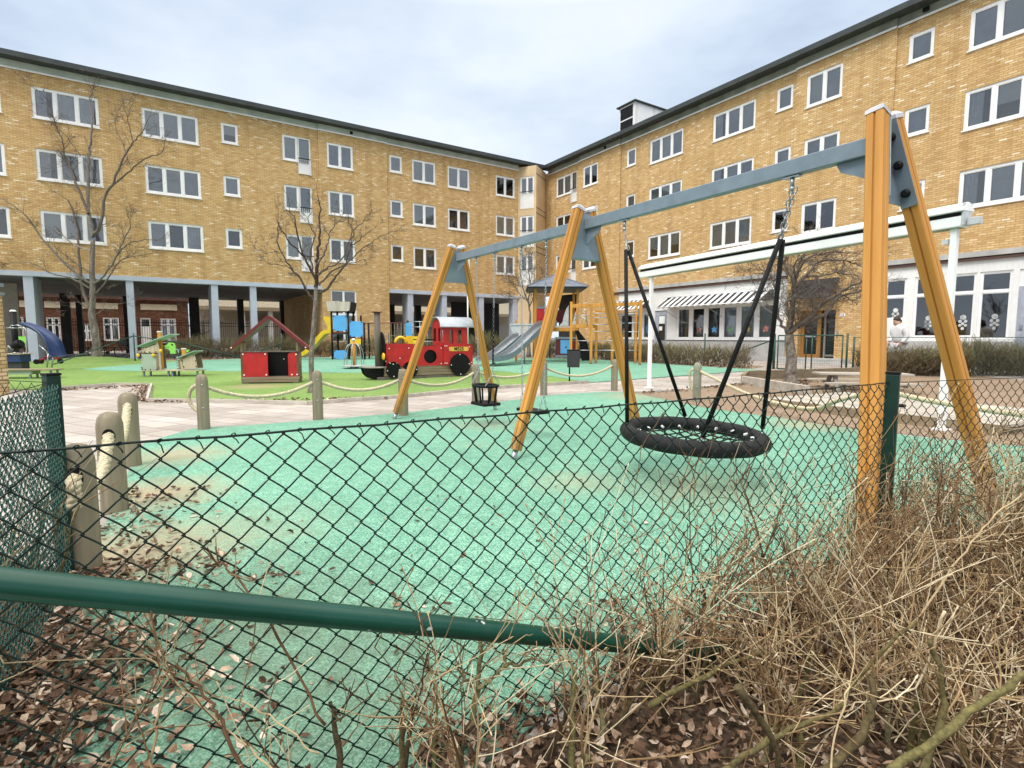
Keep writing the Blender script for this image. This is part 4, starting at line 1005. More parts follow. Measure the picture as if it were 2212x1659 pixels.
for x, z, r in ((.52,.27,.205),(1.02,.27,.205),(2.54,.385,.325)):
    for y in (-.036, W+.004):
        mb = MB(); disc(mb, x, z, r, y, .03); wl = mb.build('wheel', M_blackpaint, TR)
        if y < 0:
            bb = MB()
            for q in range(4): disc(bb, x+(r-.035)*math.cos(R(90*q+92)), z+(r-.035)*math.sin(R(90*q+92)), .016, y-.008, .007, 0, 10)
            bb.build('bolt_caps', M_boltw, wl)
bb = MB()
for x, z in ((.42,.87),(.98,.88),(.72,.60),(1.95,.87),(2.07,.93),(2.13,.93),(1.95,.42),(2.07,.43),(2.13,.43),(2.92,.43),(2.85,.9)): disc(bb, x, z, .016, -.009, .008, 0, 10)
bb.build('bolt_caps', M_boltw, TR)
mb = MB(); side(mb, [(2.20,.80),(2.23,.775),(2.79,.775),(2.82,.80),(2.82,.87),(2.79,.90),(2.23,.90),(2.20,.87)], -.014, .013); pl = mb.build('number_plate', paint('gold_plate', (.72,.45,.06), .4, var=.1), TR)
fc = bpy.data.curves.new('plate_text', 'FONT'); fc.body = 'M525'; fc.size = .135; fc.align_x = 'CENTER'; fc.align_y = 'CENTER'; fc.extrude = .002; fc.offset = .004
f0 = bpy.data.objects.new('plate_text', fc); col.objects.link(f0); bpy.context.view_layer.update(); me = bpy.data.meshes.new_from_object(f0.evaluated_get(bpy.context.evaluated_depsgraph_get())); bpy.data.objects.remove(f0); me.materials.clear(); me.materials.append(M_blackpaint)
fo = bpy.data.objects.new('lettering', me); col.objects.link(fo); fo.parent = pl; fo.location = (2.51,-.0155,.838); fo.rotation_euler = (R(90),0,0)
bb = MB(); disc(bb, 2.245, .838, .014, -.016, .002, 0, 10); disc(bb, 2.775, .838, .014, -.016, .002, 0, 10); bb.build('plate_screws', M_steel, pl)
mb = MB(); rg = arc((.87,W/2,1.02), .155, 0, 180, 14); mb.tube([(p.x, p.y, p.z) for p in rg], .045, 8); mb.build('yellow_arch', M_yellow, TR)
mb = MB(); mb.box(1.06,1.20,.25,.47,.99,1.22); mb.build('yellow_box', M_yellow, TR); mb = MB(); mb.box(1.2,1.9,.34,.37,1.10,1.13); mb.build('boiler_rail', M_blackpaint, TR)

# ---------------------------------------------------------------- red playhouse
GP = gz(13.9)
PH = thing('playhouse', 'open red playhouse with steep red gable roof on grey sleepers', 'playhouse', (-6.25, 13.89, GP), R(9))
DP = .30
mb = MB(); side(mb, [(-.72,.175),(-.065,.175),(-.065,.81),(-.72,.81)], 0, .02); f1 = mb.build('front_panel', M_red, PH)
mb = MB(); side(mb, [(.435,.175),(.70,.175),(.70,.81),(.52,.81),(.47,.79),(.44,.74),(.435,.70)], 0, .02); mb.build('front_panel', M_red, PH)
mb = MB(); side(mb, [(-.72,.175),(.70,.175),(.70,.81),(-.72,.81)], DP, .02); mb.build('back_panel', M_blackpaint, PH)  # black panel stands in for the shade inside the house
mb = MB(); mb.box(-.70,.68,.03,DP-.01,.16,.175); mb.build('floor', M_darkwood, PH)
mb = MB()
for k, (z0, z1) in enumerate(((.095,.17),(.03,.09))): mb.box(-.72+.03*k,.71-.02*k,-.035,.03,z0,z1); mb.box(-.72+.03*k,.71-.02*k,DP-.03,DP+.035,z0,z1)
mb.box(-.66,-.55,-.02,DP,-.05,.029); mb.box(.55,.66,-.02,DP,-.05,.029); mb.build('sleeper', M_oldwood, PH, bevel=.006)
mb = MB(); mb.box(-.725,.705,-.02,.045,.812,.845); mb.box(-.725,.705,DP-.045,DP+.02,.812,.845); mb.build('top_rail', M_darkwood, PH)
for x in (-.69, .67):
    for y in (.03, DP-.03):
        mb = MB(); mb.box(x-.03,x+.03,y-.03,y+.03,.0,1.06); mb.build('corner_post', M_oldwood, PH)
mb = MB(); mb.box(-.70,-.60,.05,.09,.846,1.04); mb.build('gable_board', M_oldwood, PH)
for s in (-1, 1):
    mb = MB(); e = V3((.02 + s*.95, 0, .845)); r_ = V3((.02, 0, 1.675)); d = (e-r_)
    o = r_ + V3((s*.0, -.06, 0)); u = V3((0,1,0)); n = d.cross(u).normalized(); n = n if n.z > 0 else -n
    A = [r_+V3((0,-.06,0)), e+V3((0,-.06,0)), e+V3((0,DP+.06,0)), r_+V3((0,DP+.06,0))]
    lo = [mb.add(p+n*.003) for p in A]; hi = [mb.add(p+n*.045) for p in A]; mb.face(lo); mb.face(hi[::-1])
    for k in range(4): mb.face([lo[k], lo[(k+1)%4], hi[(k+1)%4], hi[k]])
    mb.build('roof_slope', M_redcap, PH)
    mb = MB(); mb.bar(r_+V3((0,-.075,.045)), e+V3((0,-.075,.045)), .028, .075, n); mb.build('barge_board', M_redcap, PH)
bb = MB()
for x, z in ((-.66,.76),(-.12,.76),(-.65,.225),(-.11,.225),(.64,.75),(.52,.225),(.65,.225)): disc(bb, x, z, .02, -.009, .009, 0, 12)
disc(bb, -.90, .93, .018, -.10, .009, 0, 12); disc(bb, .90, .93, .018, -.10, .009, 0, 12); disc(bb, .26,.62,.012, DP-.012,.01,0,10)
bb.build('bolt_caps', M_boltw, PH)

# ---------------------------------------------------------------- pirate tower with yellow slide and rope net
GW_ = .18
TW = thing('climbing_tower', 'blue and yellow climbing tower with boat shaped roof, yellow slide and red rope net', 'climbing tower', (0, 25.56, GW_))
def post(mb, x, y, z1, r=.045): mb.tube([(x,y,-.1),(x,y,z1)], r, 10)
for x, y, z1 in ((-8.53,0,2.30),(-7.74,0,2.30),(-8.53,.85,2.30),(-7.74,.85,2.30),(-7.0,0,1.76),(-7.0,.8,1.76),(-7.28,.5,2.1)):
    mb = MB(); post(mb, x, y, z1); mb.build('post', M_blackpaint, TW)
for x0, x1, z0, z1 in ((-8.46,-7.81,1.36,2.09),(-7.68,-7.06,1.08,1.81),(-8.45,-7.83,.03,.44)):
    mb = MB(); side(mb, rrect(x0,x1,z0,z1,.03), -.03, .02); bp = mb.build('blue_panel', M_blue, TW)
    bb = MB()
    for x in (x0+.04,x1-.04):
        for z in (z0+.04,z1-.04): disc(bb, x, z, .028, -.04, .009, 0, 8)
    bb.build('corner_clip', M_blackpaint, bp)
mb = MB(); mb.box(-7.66,-7.16,-.03,-.01,.72,1.0); mb.build('yellow_panel', M_yellow, TW)
mb = MB(); mb.tube([(-8.5,-.01,1.28),(-7.78,-.01,1.28)], .03, 8); mb.tube([(-7.7,0,.98),(-7.03,0,.98)], .035, 8); mb.build('red_rail', M_redcap, TW)
mb = MB(); mb.box(-8.5,-7.75,.02,.83,1.20,1.25); mb.box(-7.72,-7.02,.02,.78,.64,.69); mb.build('deck', M_darkwood, TW)
mb = MB(); mb.tube([(-7.93,.4,.0),(-7.93,.4,2.2)], .025, 8); mb.build('pole', M_steel, TW)
hull = [(-8.75,2.75),(-8.68,2.47)] + [(-8.58+.10*math.cos(R(200+q*14)), 2.38+.10*math.sin(R(200+q*14))) for q in range(6)] + [(-7.74+.12*math.cos(R(275+q*14)), 2.40+.12*math.sin(R(275+q*14))) for q in range(6)] + [(-7.58,2.72),(-8.1,2.72),(-8.1,2.755)]
for y in (-.12, .90):
    mb = MB(); side(mb, hull, y, .03); mb.build('boat_side', M_palewood if y > 0 else wood('greyed_plywood',(.42,.36,.28),(.60,.54,.46),'Z',.7), TW)
mb = MB(); mb.box(-8.66,-7.66,-.088,.9,2.29,2.33); mb.poly([(-8.75,-.09,2.74),(-8.75,.9,2.74),(-8.66,.9,2.33),(-8.66,-.09,2.33)]); mb.poly([(-7.58,-.09,2.72),(-7.66,-.09,2.33),(-7.66,.9,2.33),(-7.58,.9,2.72)]); mb.build('boat_hull', M_blackpaint, TW)
for y in (.06,.58):
    mb = MB(); side(mb, [(-8.60,1.34),(-8.60,2.03),(-8.80,2.03),(-8.92,2.06),(-8.94,1.95),(-8.82,1.75),(-8.76,1.55),(-8.72,1.36)], y, .03)
    mb.build('slide_head', M_yellow, TW)
ctr = smooth_path([(-8.5,0,1.26),(-8.85,0,1.26),(-9.1,0,1.05),(-9.5,0,.60),(-9.85,0,.27),(-10.2,0,.15),(-10.5,0,.13)], 4)
mb = MB(); secs = []
for k, p in enumerate(ctr):
    d = (ctr[min(k+1,len(ctr)-1)]-ctr[max(k-1,0)]).normalized(); n = V3((-d.z,0,d.x)); n = n if n.z > 0 else -n
    secs.append([mb.add(p+V3((0,.08,0))+n*.16), mb.add(p+V3((0,.11,0))), mb.add(p+V3((0,.55,0))), mb.add(p+V3((0,.58,0))+n*.16), mb.add(p+V3((0,.62,0))+n*.16), mb.add(p+V3((0,.60,0))-n*.03), mb.add(p+V3((0,.06,0))-n*.03), mb.add(p+V3((0,.04,0))+n*.16)])
for A, B in zip(secs, secs[1:]):
    for k in range(8): mb.face([A[k],A[(k+1)%8],B[(k+1)%8],B[k]], 0, False)
mb.build('slide', M_yellow, TW)
mb = MB()
mb.tube([(-6.95,0,1.72),(-4.98,0,1.74)], .022, 6, 0)
for k in range(12):
    x = -6.85+k*.16; mb.tube([(x,0,1.72),(x+.1,-.25,.02)], .011, 5, 1)
for z in (.35,.75,1.15):
    mb.tube(smooth_path([(-6.95+k*.16, -.13*(1.72-z)/1.7*1.9, z-.04*(k%2)) for k in range(13)], 2), .010, 5, 1)
mb.build('rope_net', [M_redcap, M_oldwood], TW)
T2 = thing('jungle_gym', 'small black post climbing frame with narrow blue panel and steel bars behind the train', 'climbing frame', (0, 25.7, GW_))
for x, z in ((-5.25,1.9),(-4.98,1.86),(-3.7,1.8)):
    mb = MB(); post(mb, x, .1, z); mb.build('post', M_blackpaint, T2)
mb = MB(); side(mb, rrect(-5.06,-4.78,1.05,1.75,.02), 0, .02); mb.build('blue_panel', M_blue, T2)
mb = MB(); side(mb, rrect(-4.72,-4.2,.75,1.1,.02), 0, .02); mb.build('yellow_panel', M_yellow, T2)
mb = MB()
for z in (.5,.85,1.55,1.8): mb.tube([(-4.98,.1,z),(-3.7,.1,z)], .018, 6)
for x in (-4.4,-4.05): mb.tube([(x,.1,.1),(x,.1,1.8)], .016, 6)
mb.build('steel_bars', M_steel, T2)

# ---------------------------------------------------------------- carousel
CRS = thing('carousel', 'small standing carousel with orange post and curved steel bars', 'carousel', (-5.57, 18.95, gz(18.95)), .3)
mb = MB(); mb.lathe([(.40,.07),(.42,.08),(.42,.10),(.40,.115)], n=32); mb.lathe([(.14,.0),(.14,.07)], n=16); mb.build('platform', paint('grey_plate', (.36,.38,.36), .6, var=.2), CRS)
mb = MB(); mb.tube([(0,0,.115),(0,0,.98)], .052, 14); mb.build('post', M_orange, CRS)
mb = MB(); mb.lathe([(.06,.98),(.06,1.03),(.03,1.06)], n=14); mb.build('cap', M_white, CRS)
for k in range(6):
    a = R(60*k+15); mb = MB(); mb.tube(smooth_path([(.05*math.cos(a),.05*math.sin(a),.86),(.16*math.cos(a),.16*math.sin(a),.85),(.27*math.cos(a),.27*math.sin(a),.72),(.33*math.cos(a),.33*math.sin(a),.45),(.35*math.cos(a),.35*math.sin(a),.11)],4), .014, 7); mb.build('handlebar', M_steel, CRS)

# ---------------------------------------------------------------- two little lean-to houses on a platform
def z2(x, y, Y): return at((540 + x*280/1936)/1.82278, (1260 + y*240/1659)/1.82278, Y)
HY = 15.8
HS = thing('play_stall', 'pair of small lean-to play stalls with green sloping roofs on a low platform', 'play stall', (-10.2, HY, gz(HY)))
org = V3((-10.2, HY, gz(HY)))
def loc2(pts, dy=0): return [(q.x-org.x, q.z-org.z) for q in (z2(x,y,HY) for x,y in pts)]
def plate(name, pts, y, t, mat, par=HS):
    mb = MB(); side(mb, loc2(pts), y, t); return mb.build(name, mat, par)
(xa, za), (xb, zb) = loc2([(100,1375),(1670,1345)])
zt = (za+zb)/2
mb = MB(); mb.box(xa, xb, -.02, .40, zt-.03, zt); mb.build('platform', M_palewood, HS)
for x in (xa+.06, (xa+xb)/2-.06, (xa+xb)/2+.06, xb-.06):
    for y in (.04,.34):
        mb = MB(); mb.box(x-.022,x+.022,y-.022,y+.022,-.05,zt-.031); mb.build('leg', M_zinc, HS)
plate('green_board', [(110,1350),(520,1350),(520,925),(110,925)], 0, .015, M_greenply)
plate('pale_board', [(110,893),(595,893),(545,650),(105,815)], -.003, .015, M_palewood)
plate('brown_board', [(522,1350),(605,1350),(598,900),(522,925)], .0, .015, M_oldwood)
plate('edge_board', [(620,1350),(668,1350),(640,900),(560,590),(528,590),(598,900)], -.02, .03, M_palewood)
plate('pale_board', [(1262,1335),(1645,1320),(1600,1080),(1555,925),(1215,1075)], 0, .015, M_palewood)
plate('brown_board', [(1130,1345),(1210,1345),(1165,1085),(1110,1085)], .0, .015, M_oldwood)
plate('edge_board', [(1210,1345),(1262,1340),(1215,1080),(1165,1060)], -.02, .03, M_palewood)
plate('back_board', [(140,1340),(600,1340),(540,700),(140,840)], .34, .015, M_oldwood)
plate('back_board', [(1150,1340),(1620,1320),(1550,960),(1150,1080)], .34, .015, M_oldwood)
for (p, q) in (((-10,745),(930,395)),((1105,1050),(1590,850))):
    (x0,z0),(x1,z1) = loc2([p,q]); mb = MB(); mb.slab([(0,-.08),(1,-.08),(1,.40),(0,.40)], ((x0,0,z0),(x1-x0,0,z1-z0),(0,1,0)), .02); mb.build('roof_board', paint('mint_board', (.30,.48,.40), .6), HS)
for (x0_, y0_, y1_) in ((550,300,1350),(1190,770,1340)):
    (x,z0),(_,z1) = loc2([(x0_,y1_),(x0_,y0_)]); mb = MB(); mb.box(x-.045,x+.045,.15,.24,z0,z1-.03); mb.build('post', M_orange, HS)
    mb = MB(); mb.box(x-.05,x+.05,.145,.245,z1-.029,z1); mb.build('cap', M_white, HS)
for x_, y_ in ((50,960),(665,840),(460,960)):
    (x,z), = loc2([(x_,y_)]); mb = MB(); mb.ball((x,-.04,z), .055, 10, sy=.5); mb.build('yellow_knob', M_yellow, HS)
bb = MB()
for x_, y_ in ((130,870),(215,872),(350,872),(520,870),(125,985),(140,1300),(155,1350),(235,1352),(375,1350),(555,1348),(605,1300),(1230,1110),(1600,1110),(1625,1260),(1275,1270),(1555,955)):
    (x,z), = loc2([(x_,y_)]); disc(bb, x, z, .017, -.03, .012, 0, 8)
bb.build('bolt_heads', M_blackpaint, HS)
# ---------------------------------------------------------------- lime green spring animal behind the stalls
SPY = 18.2
SPR = thing('spring_rider', 'lime green spring rider shaped like a long-snouted animal behind the play stalls', 'spring rider', (z2(1000,900,SPY).x, SPY, gz(SPY)))
so_ = V3((z2(1000,900,SPY).x, SPY, gz(SPY)))
def l3(pts): return [(q.x-so_.x, q.z-so_.z) for q in (z2(x,y,SPY) for x,y in pts)]
mb = MB(); side(mb, l3([(905,920),(1040,920),(1035,780),(1015,680),(960,620),(850,615),(820,660),(800,690),(690,700),(680,740),(700,775),(850,785),(890,850)]), 0, .06); hd = mb.build('head', M_lime, SPR)
mb = MB(); (x,z), = l3([(955,672)]); disc(mb, x, z, .03, -.008, .007, 0, 10); (x0,z0),(x1,z1) = l3([(720,738),(880,738)]); mb.box(x0,x1,-.006,-.001,z0-.006,z0+.006); mb.build('eye_and_mouth', M_blackpaint, hd)
mb = MB(); side(mb, l3([(1240,820),(1330,815),(1405,800),(1390,860),(1300,900),(1240,890)]), 0, .06); mb.build('tail', M_lime, SPR)
(x0,z0),(x1,z1) = l3([(910,980),(1330,900)]); mb = MB(); mb.box(x0,x1,-.05,.11,z0-.02,z1-.06); mb.build('body', M_darkcol, SPR)
mb = MB(); xm = (x0+x1)/2; mb.tube([(xm+.08*math.cos(q*.5), .03+.08*math.sin(q*.5), .02+(z0-.05)*q/60) for q in range(61)], .014, 6); mb.build('spring', M_steel, SPR)
mb = MB(); mb.tube([(x0+.25,-.2,z1+.12),(x0+.25,.26,z1+.12)], .015, 6); mb.tube([(x0+.25,.03,z0),(x0+.25,.03,z1+.12)], .015, 6); mb.build('handle', M_steel, SPR)

# ---------------------------------------------------------------- big slide tower with pyramid roof
TT = thing('slide_tower', 'timber play tower with grey tiled pyramid roof and two grey steel slides', 'slide tower', (1.9, 23.9, .18))
tx, ty = 1.9, 23.9
PX = (-.90, .90); PYs = (-.75, .75)
for x in PX:
    for y in PYs:
        mb = MB(); mb.box(x-.05,x+.05,y-.05,y+.05,-.1,3.15); mb.build('post', M_orange, TT, bevel=.008)
mb = MB(); e = 1.28; ez, az = 3.16, 3.78
for k in range(4):
    c, s = math.cos(R(90*k)), math.sin(R(90*k)); f = lambda x, y, z: (c*x-s*y, s*x+c*y, z)
    n_ = 9
    for i in range(n_):
        a, b_ = i/n_, (i+1)/n_
        def pt(t, sx, dz): hw = e*(1-t); return f(sx*hw, -hw, ez+(az-ez)*t+dz)
        mb.poly([pt(a,-1,.03), pt(a,1,.03), pt(b_,1,.004), pt(b_,-1,.004)])
        mb.poly([pt(a,-1,0), pt(a,1,0), pt(a,1,.03), pt(a,-1,.03)])
mb.build('roof', M_slate, TT)
mb = MB(); mb.box(-e+.05,e-.05,-e+.05,e-.05,ez-.06,ez-.01); mb.build('roof_underside', M_roof, TT)
mb = MB(); mb.lathe([(.09,az-.05),(.07,az+.02),(.02,az+.07)], n=10)
for k in range(4):
    c, s = math.cos(R(90*k+45)), math.sin(R(90*k+45)); mb.bar((c*e*1.414,s*e*1.414,ez+.045),(0,0,az+.02),.05,.03)
mb.build('ridge_cap', M_slate, TT)
mb = MB(); mb.box(-.97,.97,-.82,.82,1.46,1.54); mb.build('deck', M_palewood, TT)
for y in (-.86,.80):
    mb = MB(); mb.box(-.96,.96,y,y+.06,1.32,1.455); mb.build('beam', M_orange, TT)
mb = MB()
for i in range(12): mb.box(-.84+i*.07, -.78+i*.07, -.79, -.765-.01*(i%2), 1.72, 2.28)
mb.box(-.84,0,-.765,-.75,1.72,2.28); mb.build('red_panel', M_red, TT)
mb = MB(); mb.box(-.86,.0,-.80,-.74,2.281,2.36); mb.box(-.86,0,-.80,-.74,1.62,1.719); mb.build('rail_board', M_zinc, TT)
mb = MB(); mb.box(-.84,.84,.75,.77,1.72,2.3); mb.build('back_panel', M_redcap, TT)
for x0 in (.12, .56):
    mb = MB(); side(mb, [(x0,1.55),(x0+.40,1.55),(x0+.40,2.42)] + [(x0+.36-.22*math.sin(R(q*15)), 2.42-.85*q/6) for q in range(1,6)], -.79, .03); mb.build('arch_panel', paint('pale_grey_panel', (.50,.52,.53), .5) if 'pale_grey_panel' not in MATS else MATS['pale_grey_panel'], TT)
mb = MB(); mb.box(-.02,.86,-.79,-.77,.30,.98); mb.build('red_panel', M_redcap, TT)
mb = MB(); side(mb, rrect(.18,.64,.36,.95,.02), -.81, .018); bp = mb.build('blue_door', M_blue, TT); mb = MB(); disc(mb,.42,.63,.035,-.818,.007,0,10); mb.build('door_hole', M_blackpaint, bp)
mb = MB(); mb.box(-.05,.9,-.84,-.73,.985,1.07); mb.box(-.05,.9,-.82,-.75,.2,.295); mb.build('counter', M_zinc, TT)
mb = MB(); mb.box(-2.0,-.97,-.6,.5,.98,1.06); mb.build('side_deck', M_palewood, TT)
mb = MB()
for i in range(7): mb.box(-1.62+i*.09, -1.545+i*.09, -.66, -.63, 1.1, 1.58)
mb.box(-1.98,-.98,-.69,-.661,1.581,1.64); side(mb, [(-2.0,1.6),(-1.62,1.6),(-1.62,1.05),(-1.80,1.05),(-1.88,1.25)], -.65, .03); mb.build('grey_railing', MATS['pale_grey_panel'], TT)
for x in (-1.72,):
    for y in (-.6,.5):
        mb = MB(); mb.box(x-.045,x+.045,y-.045,y+.045,-.1,1.78); mb.build('post', M_orange, TT)
def chute(name, pts, wd, h):
    pts = smooth_path(pts, 5); mb = MB(); secs = []
    for k, p in enumerate(pts):
        d = (pts[min(k+1,len(pts)-1)]-pts[max(k-1,0)]).normalized(); a = V3((-d.y,d.x,0)).normalized(); n = a.cross(d); n = n if n.z > 0 else -n
        prof_ = [(-wd/2-.03,h+.02),(-wd/2,h+.02),(-wd/2+.02,.02),(wd/2-.02,.02),(wd/2,h+.02),(wd/2+.03,h+.02),(wd/2+.03,-.02),(-wd/2-.03,-.02)]
        secs.append([mb.add(p+a*x+n*z) for x, z in prof_])
    for A, B in zip(secs, secs[1:]):
        for k in range(8): mb.face([A[k],A[(k+1)%8],B[(k+1)%8],B[k]], 0 if k in (1,2,3) else 1)
    mb.face(secs[0]); mb.face(secs[-1][::-1])
    o = mb.build(name, [M_steel, M_zinc], TT); return o
L_ = lambda x, y, z: V3((x-tx, y-ty, z-.18))
chute('slide', [L_(1.75,23.1,1.74),L_(1.35,22.75,1.74),L_(.95,22.2,1.42),L_(.35,21.4,.85),L_(-.15,20.75,.48),L_(-.55,20.25,.38),L_(-.85,19.9,.36)], .44, .17)
chute('slide', [L_(.50,23.2,1.24),L_(.25,22.85,1.22),L_(-.1,22.2,.95),L_(-.6,21.3,.55),L_(-.95,20.7,.38),L_(-1.2,20.35,.35)], .42, .15)
for x, y, z in ((-.65,20.15,.3),(.5,21.6,.95),(-1.05,20.6,.3)):
    mb = MB(); p = L_(x,y,z); mb.tube([(p.x,p.y,-.05),(p.x,p.y,p.z)], .03, 8); mb.build('slide_leg', M_steel, TT)
# ---------------------------------------------------------------- orange climbing frame
CF = thing('monkey_bars', 'orange timber climbing frame with horizontal steel bars beside the slide tower', 'climbing frame', (0,0,.17))
PA, PB, PC, PD, PE, PF = (2.40,21.95), (3.15,21.46), (3.47,22.2), (4.02,21.6), (4.96,20.85), (2.75,22.8)
for (x, y), z1 in ((PA,2.5),(PB,2.28),(PC,2.2),(PD,2.68),(PE,2.5),(PF,2.3),((5.0,21.8),2.3)):
    mb = MB(); mb.box(x-.05,x+.05,y-.05,y+.05,.02,z1); mb.build('post', M_orange, CF, bevel=.01)
    mb = MB(); mb.tube([(x,y,-.12),(x,y,.019)], .035, 8); mb.build('foot', M_steel, CF)
mb = MB(); mb.bar((*PA,2.33),(*PD,2.36),.06,.15); mb.bar((*PD,2.36),(*PE,2.36),.06,.15); mb.bar((*PC,2.10),(5.0,21.8,2.12),.05,.12); mb.build('top_beam', M_orange, CF, bevel=.006)
mb = MB(); mb.bar((*PA,1.52),(*PB,1.52),.06,.13); mb.bar((*PB,1.52),(*PC,1.52),.06,.13); mb.bar((*PF,1.52),(*PC,1.52),.06,.13); mb.build('deck_beam', M_orange, CF)
mb = MB()
for z in (.55,.93): mb.tube([(*PA,z),(*PB,z)], .017, 6); mb.tube([(*PB,z),(*PE,z)], .017, 6); mb.tube([(*PC,z),(5.0,21.8,z)], .017, 6)
for z in (1.30,1.58,1.85,2.02): mb.tube([(*PB,z),(*PD,z)], .017, 6)
for z in (1.28,1.62,1.98,2.08): mb.tube([(*PD,z),(*PE,z)], .017, 6)
mb.tube([(*PA,1.93),(*PB,1.95)], .017, 6); mb.tube(arc((2.75,21.7,1.6), .28, 20, 150, 8, (.83,-.55,0), (0,0,1)), .02, 6); mb.tube([(3.0,21.5,1.55),(2.92,21.52,2.12),(2.85,21.55,2.2)], .02, 6)
mb.build('steel_bars', M_steel, CF)
mb = MB(); side(mb, [(2.9,.1),(3.3,.1),(3.1,.9),(2.75,1.35),(2.6,1.35),(2.8,.8)], 22.3, .1); mb.build('tunnel_board', M_blackpaint, CF)
# ---------------------------------------------------------------- black bin on a post
BN = thing('litter_bin', 'black rectangular litter bin on a thin post at the lawn tip', 'litter bin', (1.63, 14.26, gz(14.26)), R(-6))
mb = MB(); mb.tube([(-.10,.0,-.05),(-.10,.0,.84)], .02, 8); mb.build('post', M_blackpaint, BN)
mb = MB(); mb.slab([(-.16,.40),(.16,.40),(.17,.84),(-.17,.84)], ((0,-.03,0),(1,0,0),(0,0,1)), .2); mb.build('body', paint('bin_grey_black', (.025,.027,.028), .5, var=.3), BN, bevel=.012)
mb = MB(); mb.box(-.175,.175,-.235,-.025,.842,.865); mb.build('lid', M_blackpaint, BN)
# ---------------------------------------------------------------- white terrace awning
PG = thing('terrace_awning', 'white freestanding double terrace awning, rolled in, on two white posts', 'terrace awning')
pl, pr = V3((3.29,12.83,0)), V3((5.80,7.18,0)); d = (pr-pl).normalized(); a = V3((-d.y,d.x,0)); e0, e1 = pl - d*.40, pr + d*.12
for p in (pl, pr):
    mb = MB(); mb.bar(p+V3((0,0,-.1)), p+V3((0,0,2.66)), .075, .075, a); mb.build('post', M_white, PG, bevel=.006)
    mb = MB(); mb.bar(p+V3((0,0,gz(p.y)-.005)), p+V3((0,0,gz(p.y)+.02)), .18, .18, a); mb.build('base_plate', M_white, PG)
def box2(name, prof_, mat, q0, q1, z):
    mb = MB(); mb.extrude(prof_, q0+V3((0,0,z)), q1+V3((0,0,z)), a, V3((0,0,1))); return mb.build(name, mat, PG, bevel=.008)
box2('lower_cassette', [(-.09,-.06),(-.08,-.07),(.08,-.07),(.09,-.06),(.09,.06),(.08,.07),(-.08,.07),(-.09,.06)], M_white, e0, e1, 2.735)
box2('gap_shade_bar', [(-.075,-.024),(.075,-.024),(.075,.024),(-.075,.024)], M_blackpaint, e0+d*.06, e1-d*.06, 2.831)  # black bar fills the gap, its shade put into the colour
box2('upper_cassette', [(-.13,.0),(.13,.0),(.13,.025),(.02,.115),(-.02,.115),(-.13,.025)], M_white, e0+d*.03, e1+d*.02, 2.857)
box2('green_underside', [(-.065,-.006),(.085,-.006),(.085,.0),(-.065,.0)], paint('greenish_grey', (.30,.33,.22), .9, var=.35, scale=3), e0+d*.3, e1-d*.05, 2.664)  # greenish grey strip along the lower cassette's underside
mb = MB(); mb.bar(e1+V3((0,0,2.68)), e1+V3((0,0,2.96)), .03, .19, a); mb.bar(e1+d*.031+V3((0,0,2.72)), e1+d*.16+V3((0,0,2.72)), .09,.09, a); mb.build('end_cap', MATS['pale_grey_panel'], PG, bevel=.006)
mb = MB(); mb.bar(pr-d*.12+V3((0,0,2.5)), pr-d*.05+V3((0,0,2.5)), .06,.10, a); mb.build('crank_box', MATS['pale_grey_panel'], PG)
# ---------------------------------------------------------------- children's picnic table, timber deck, low bench
PT = thing('picnic_table', 'low grey timber picnic table standing on bare soil beside the gnarled tree', 'picnic table', (8.05, 12.35, gz(12.35)), R(-12))
mb = MB()
for k in range(4): mb.box(-.95,.95,-.30+k*.152,-.155+k*.152,.36,.40)
mb.build('table_top', M_plank, PT)
for y in (-.62,.62):
    mb = MB(); mb.box(-.95,.95,y-.10,y+.10,.18,.215); mb.build('bench_plank', M_plank, PT)
for x in (-.6,.6):
    for s in (-1,1):
        mb = MB(); mb.bar((x,s*.12,.36),(x,s*.42,-.05),.05,.09,(1,0,0)); mb.build('leg', M_greywood, PT)
    mb = MB(); mb.bar((x+.06,-.72,.15),(x+.06,.72,.15),.04,.06); mb.build('cross_beam', M_greywood, PT)
DK = thing('timber_deck', 'low weathered timber deck edging the soil bed behind the nest swing', 'deck', (4.62, 9.75, 0), math.atan2(-.89,.456))
mb = MB()
for k in range(17): mb.box(.0+.05*math.sin(k*3), 3.4+.04*math.sin(k*7), .02+k*.142, .152+k*.142, .10+.004*math.sin(k*5), .14+.004*math.sin(k*5))
mb.build('planks', M_plank, DK)
mb = MB(); mb.box(0,3.4,-.02,.018,-.02,.139); mb.box(0.0,.05,.02,2.4,-.02,.099); mb.box(3.3,3.35,.02,2.4,-.02,.099); mb.build('edge_beam', M_oldwood, DK)
mb = MB(); mb.tube([(1.5,.7,.17),(2.0,.62,.18)], .028, 8); tag(mb.build('iron_bar', M_blackpaint), 'short black bar lying on the timber deck under the rope', 'bar').matrix_world = Matrix.Translation((4.62,9.75,.005)) @ Matrix.Rotation(math.atan2(-.89,.456),4,'Z')
BE = thing('low_bench', 'low timber bench table on the lawn behind the left fence corner', 'bench', (-13.9, 15.3, gz(15.3)), R(3))
mb = MB(); mb.box(-.85,.90,-.22,.22,.235,.265); mb.build('bench_top', M_oldwood, BE)
mb = MB(); mb.box(-.75,.30,-.16,.16,.12,.234); mb.build('tray', M_greenply, BE)
for x in (-.62,.24,.8):
    for y in (-.12,.12):
        mb = MB(); mb.box(x-.02,x+.02,y-.02,y+.02,-.05,.119 if x < .5 else .234); mb.build('leg', M_zinc, BE)
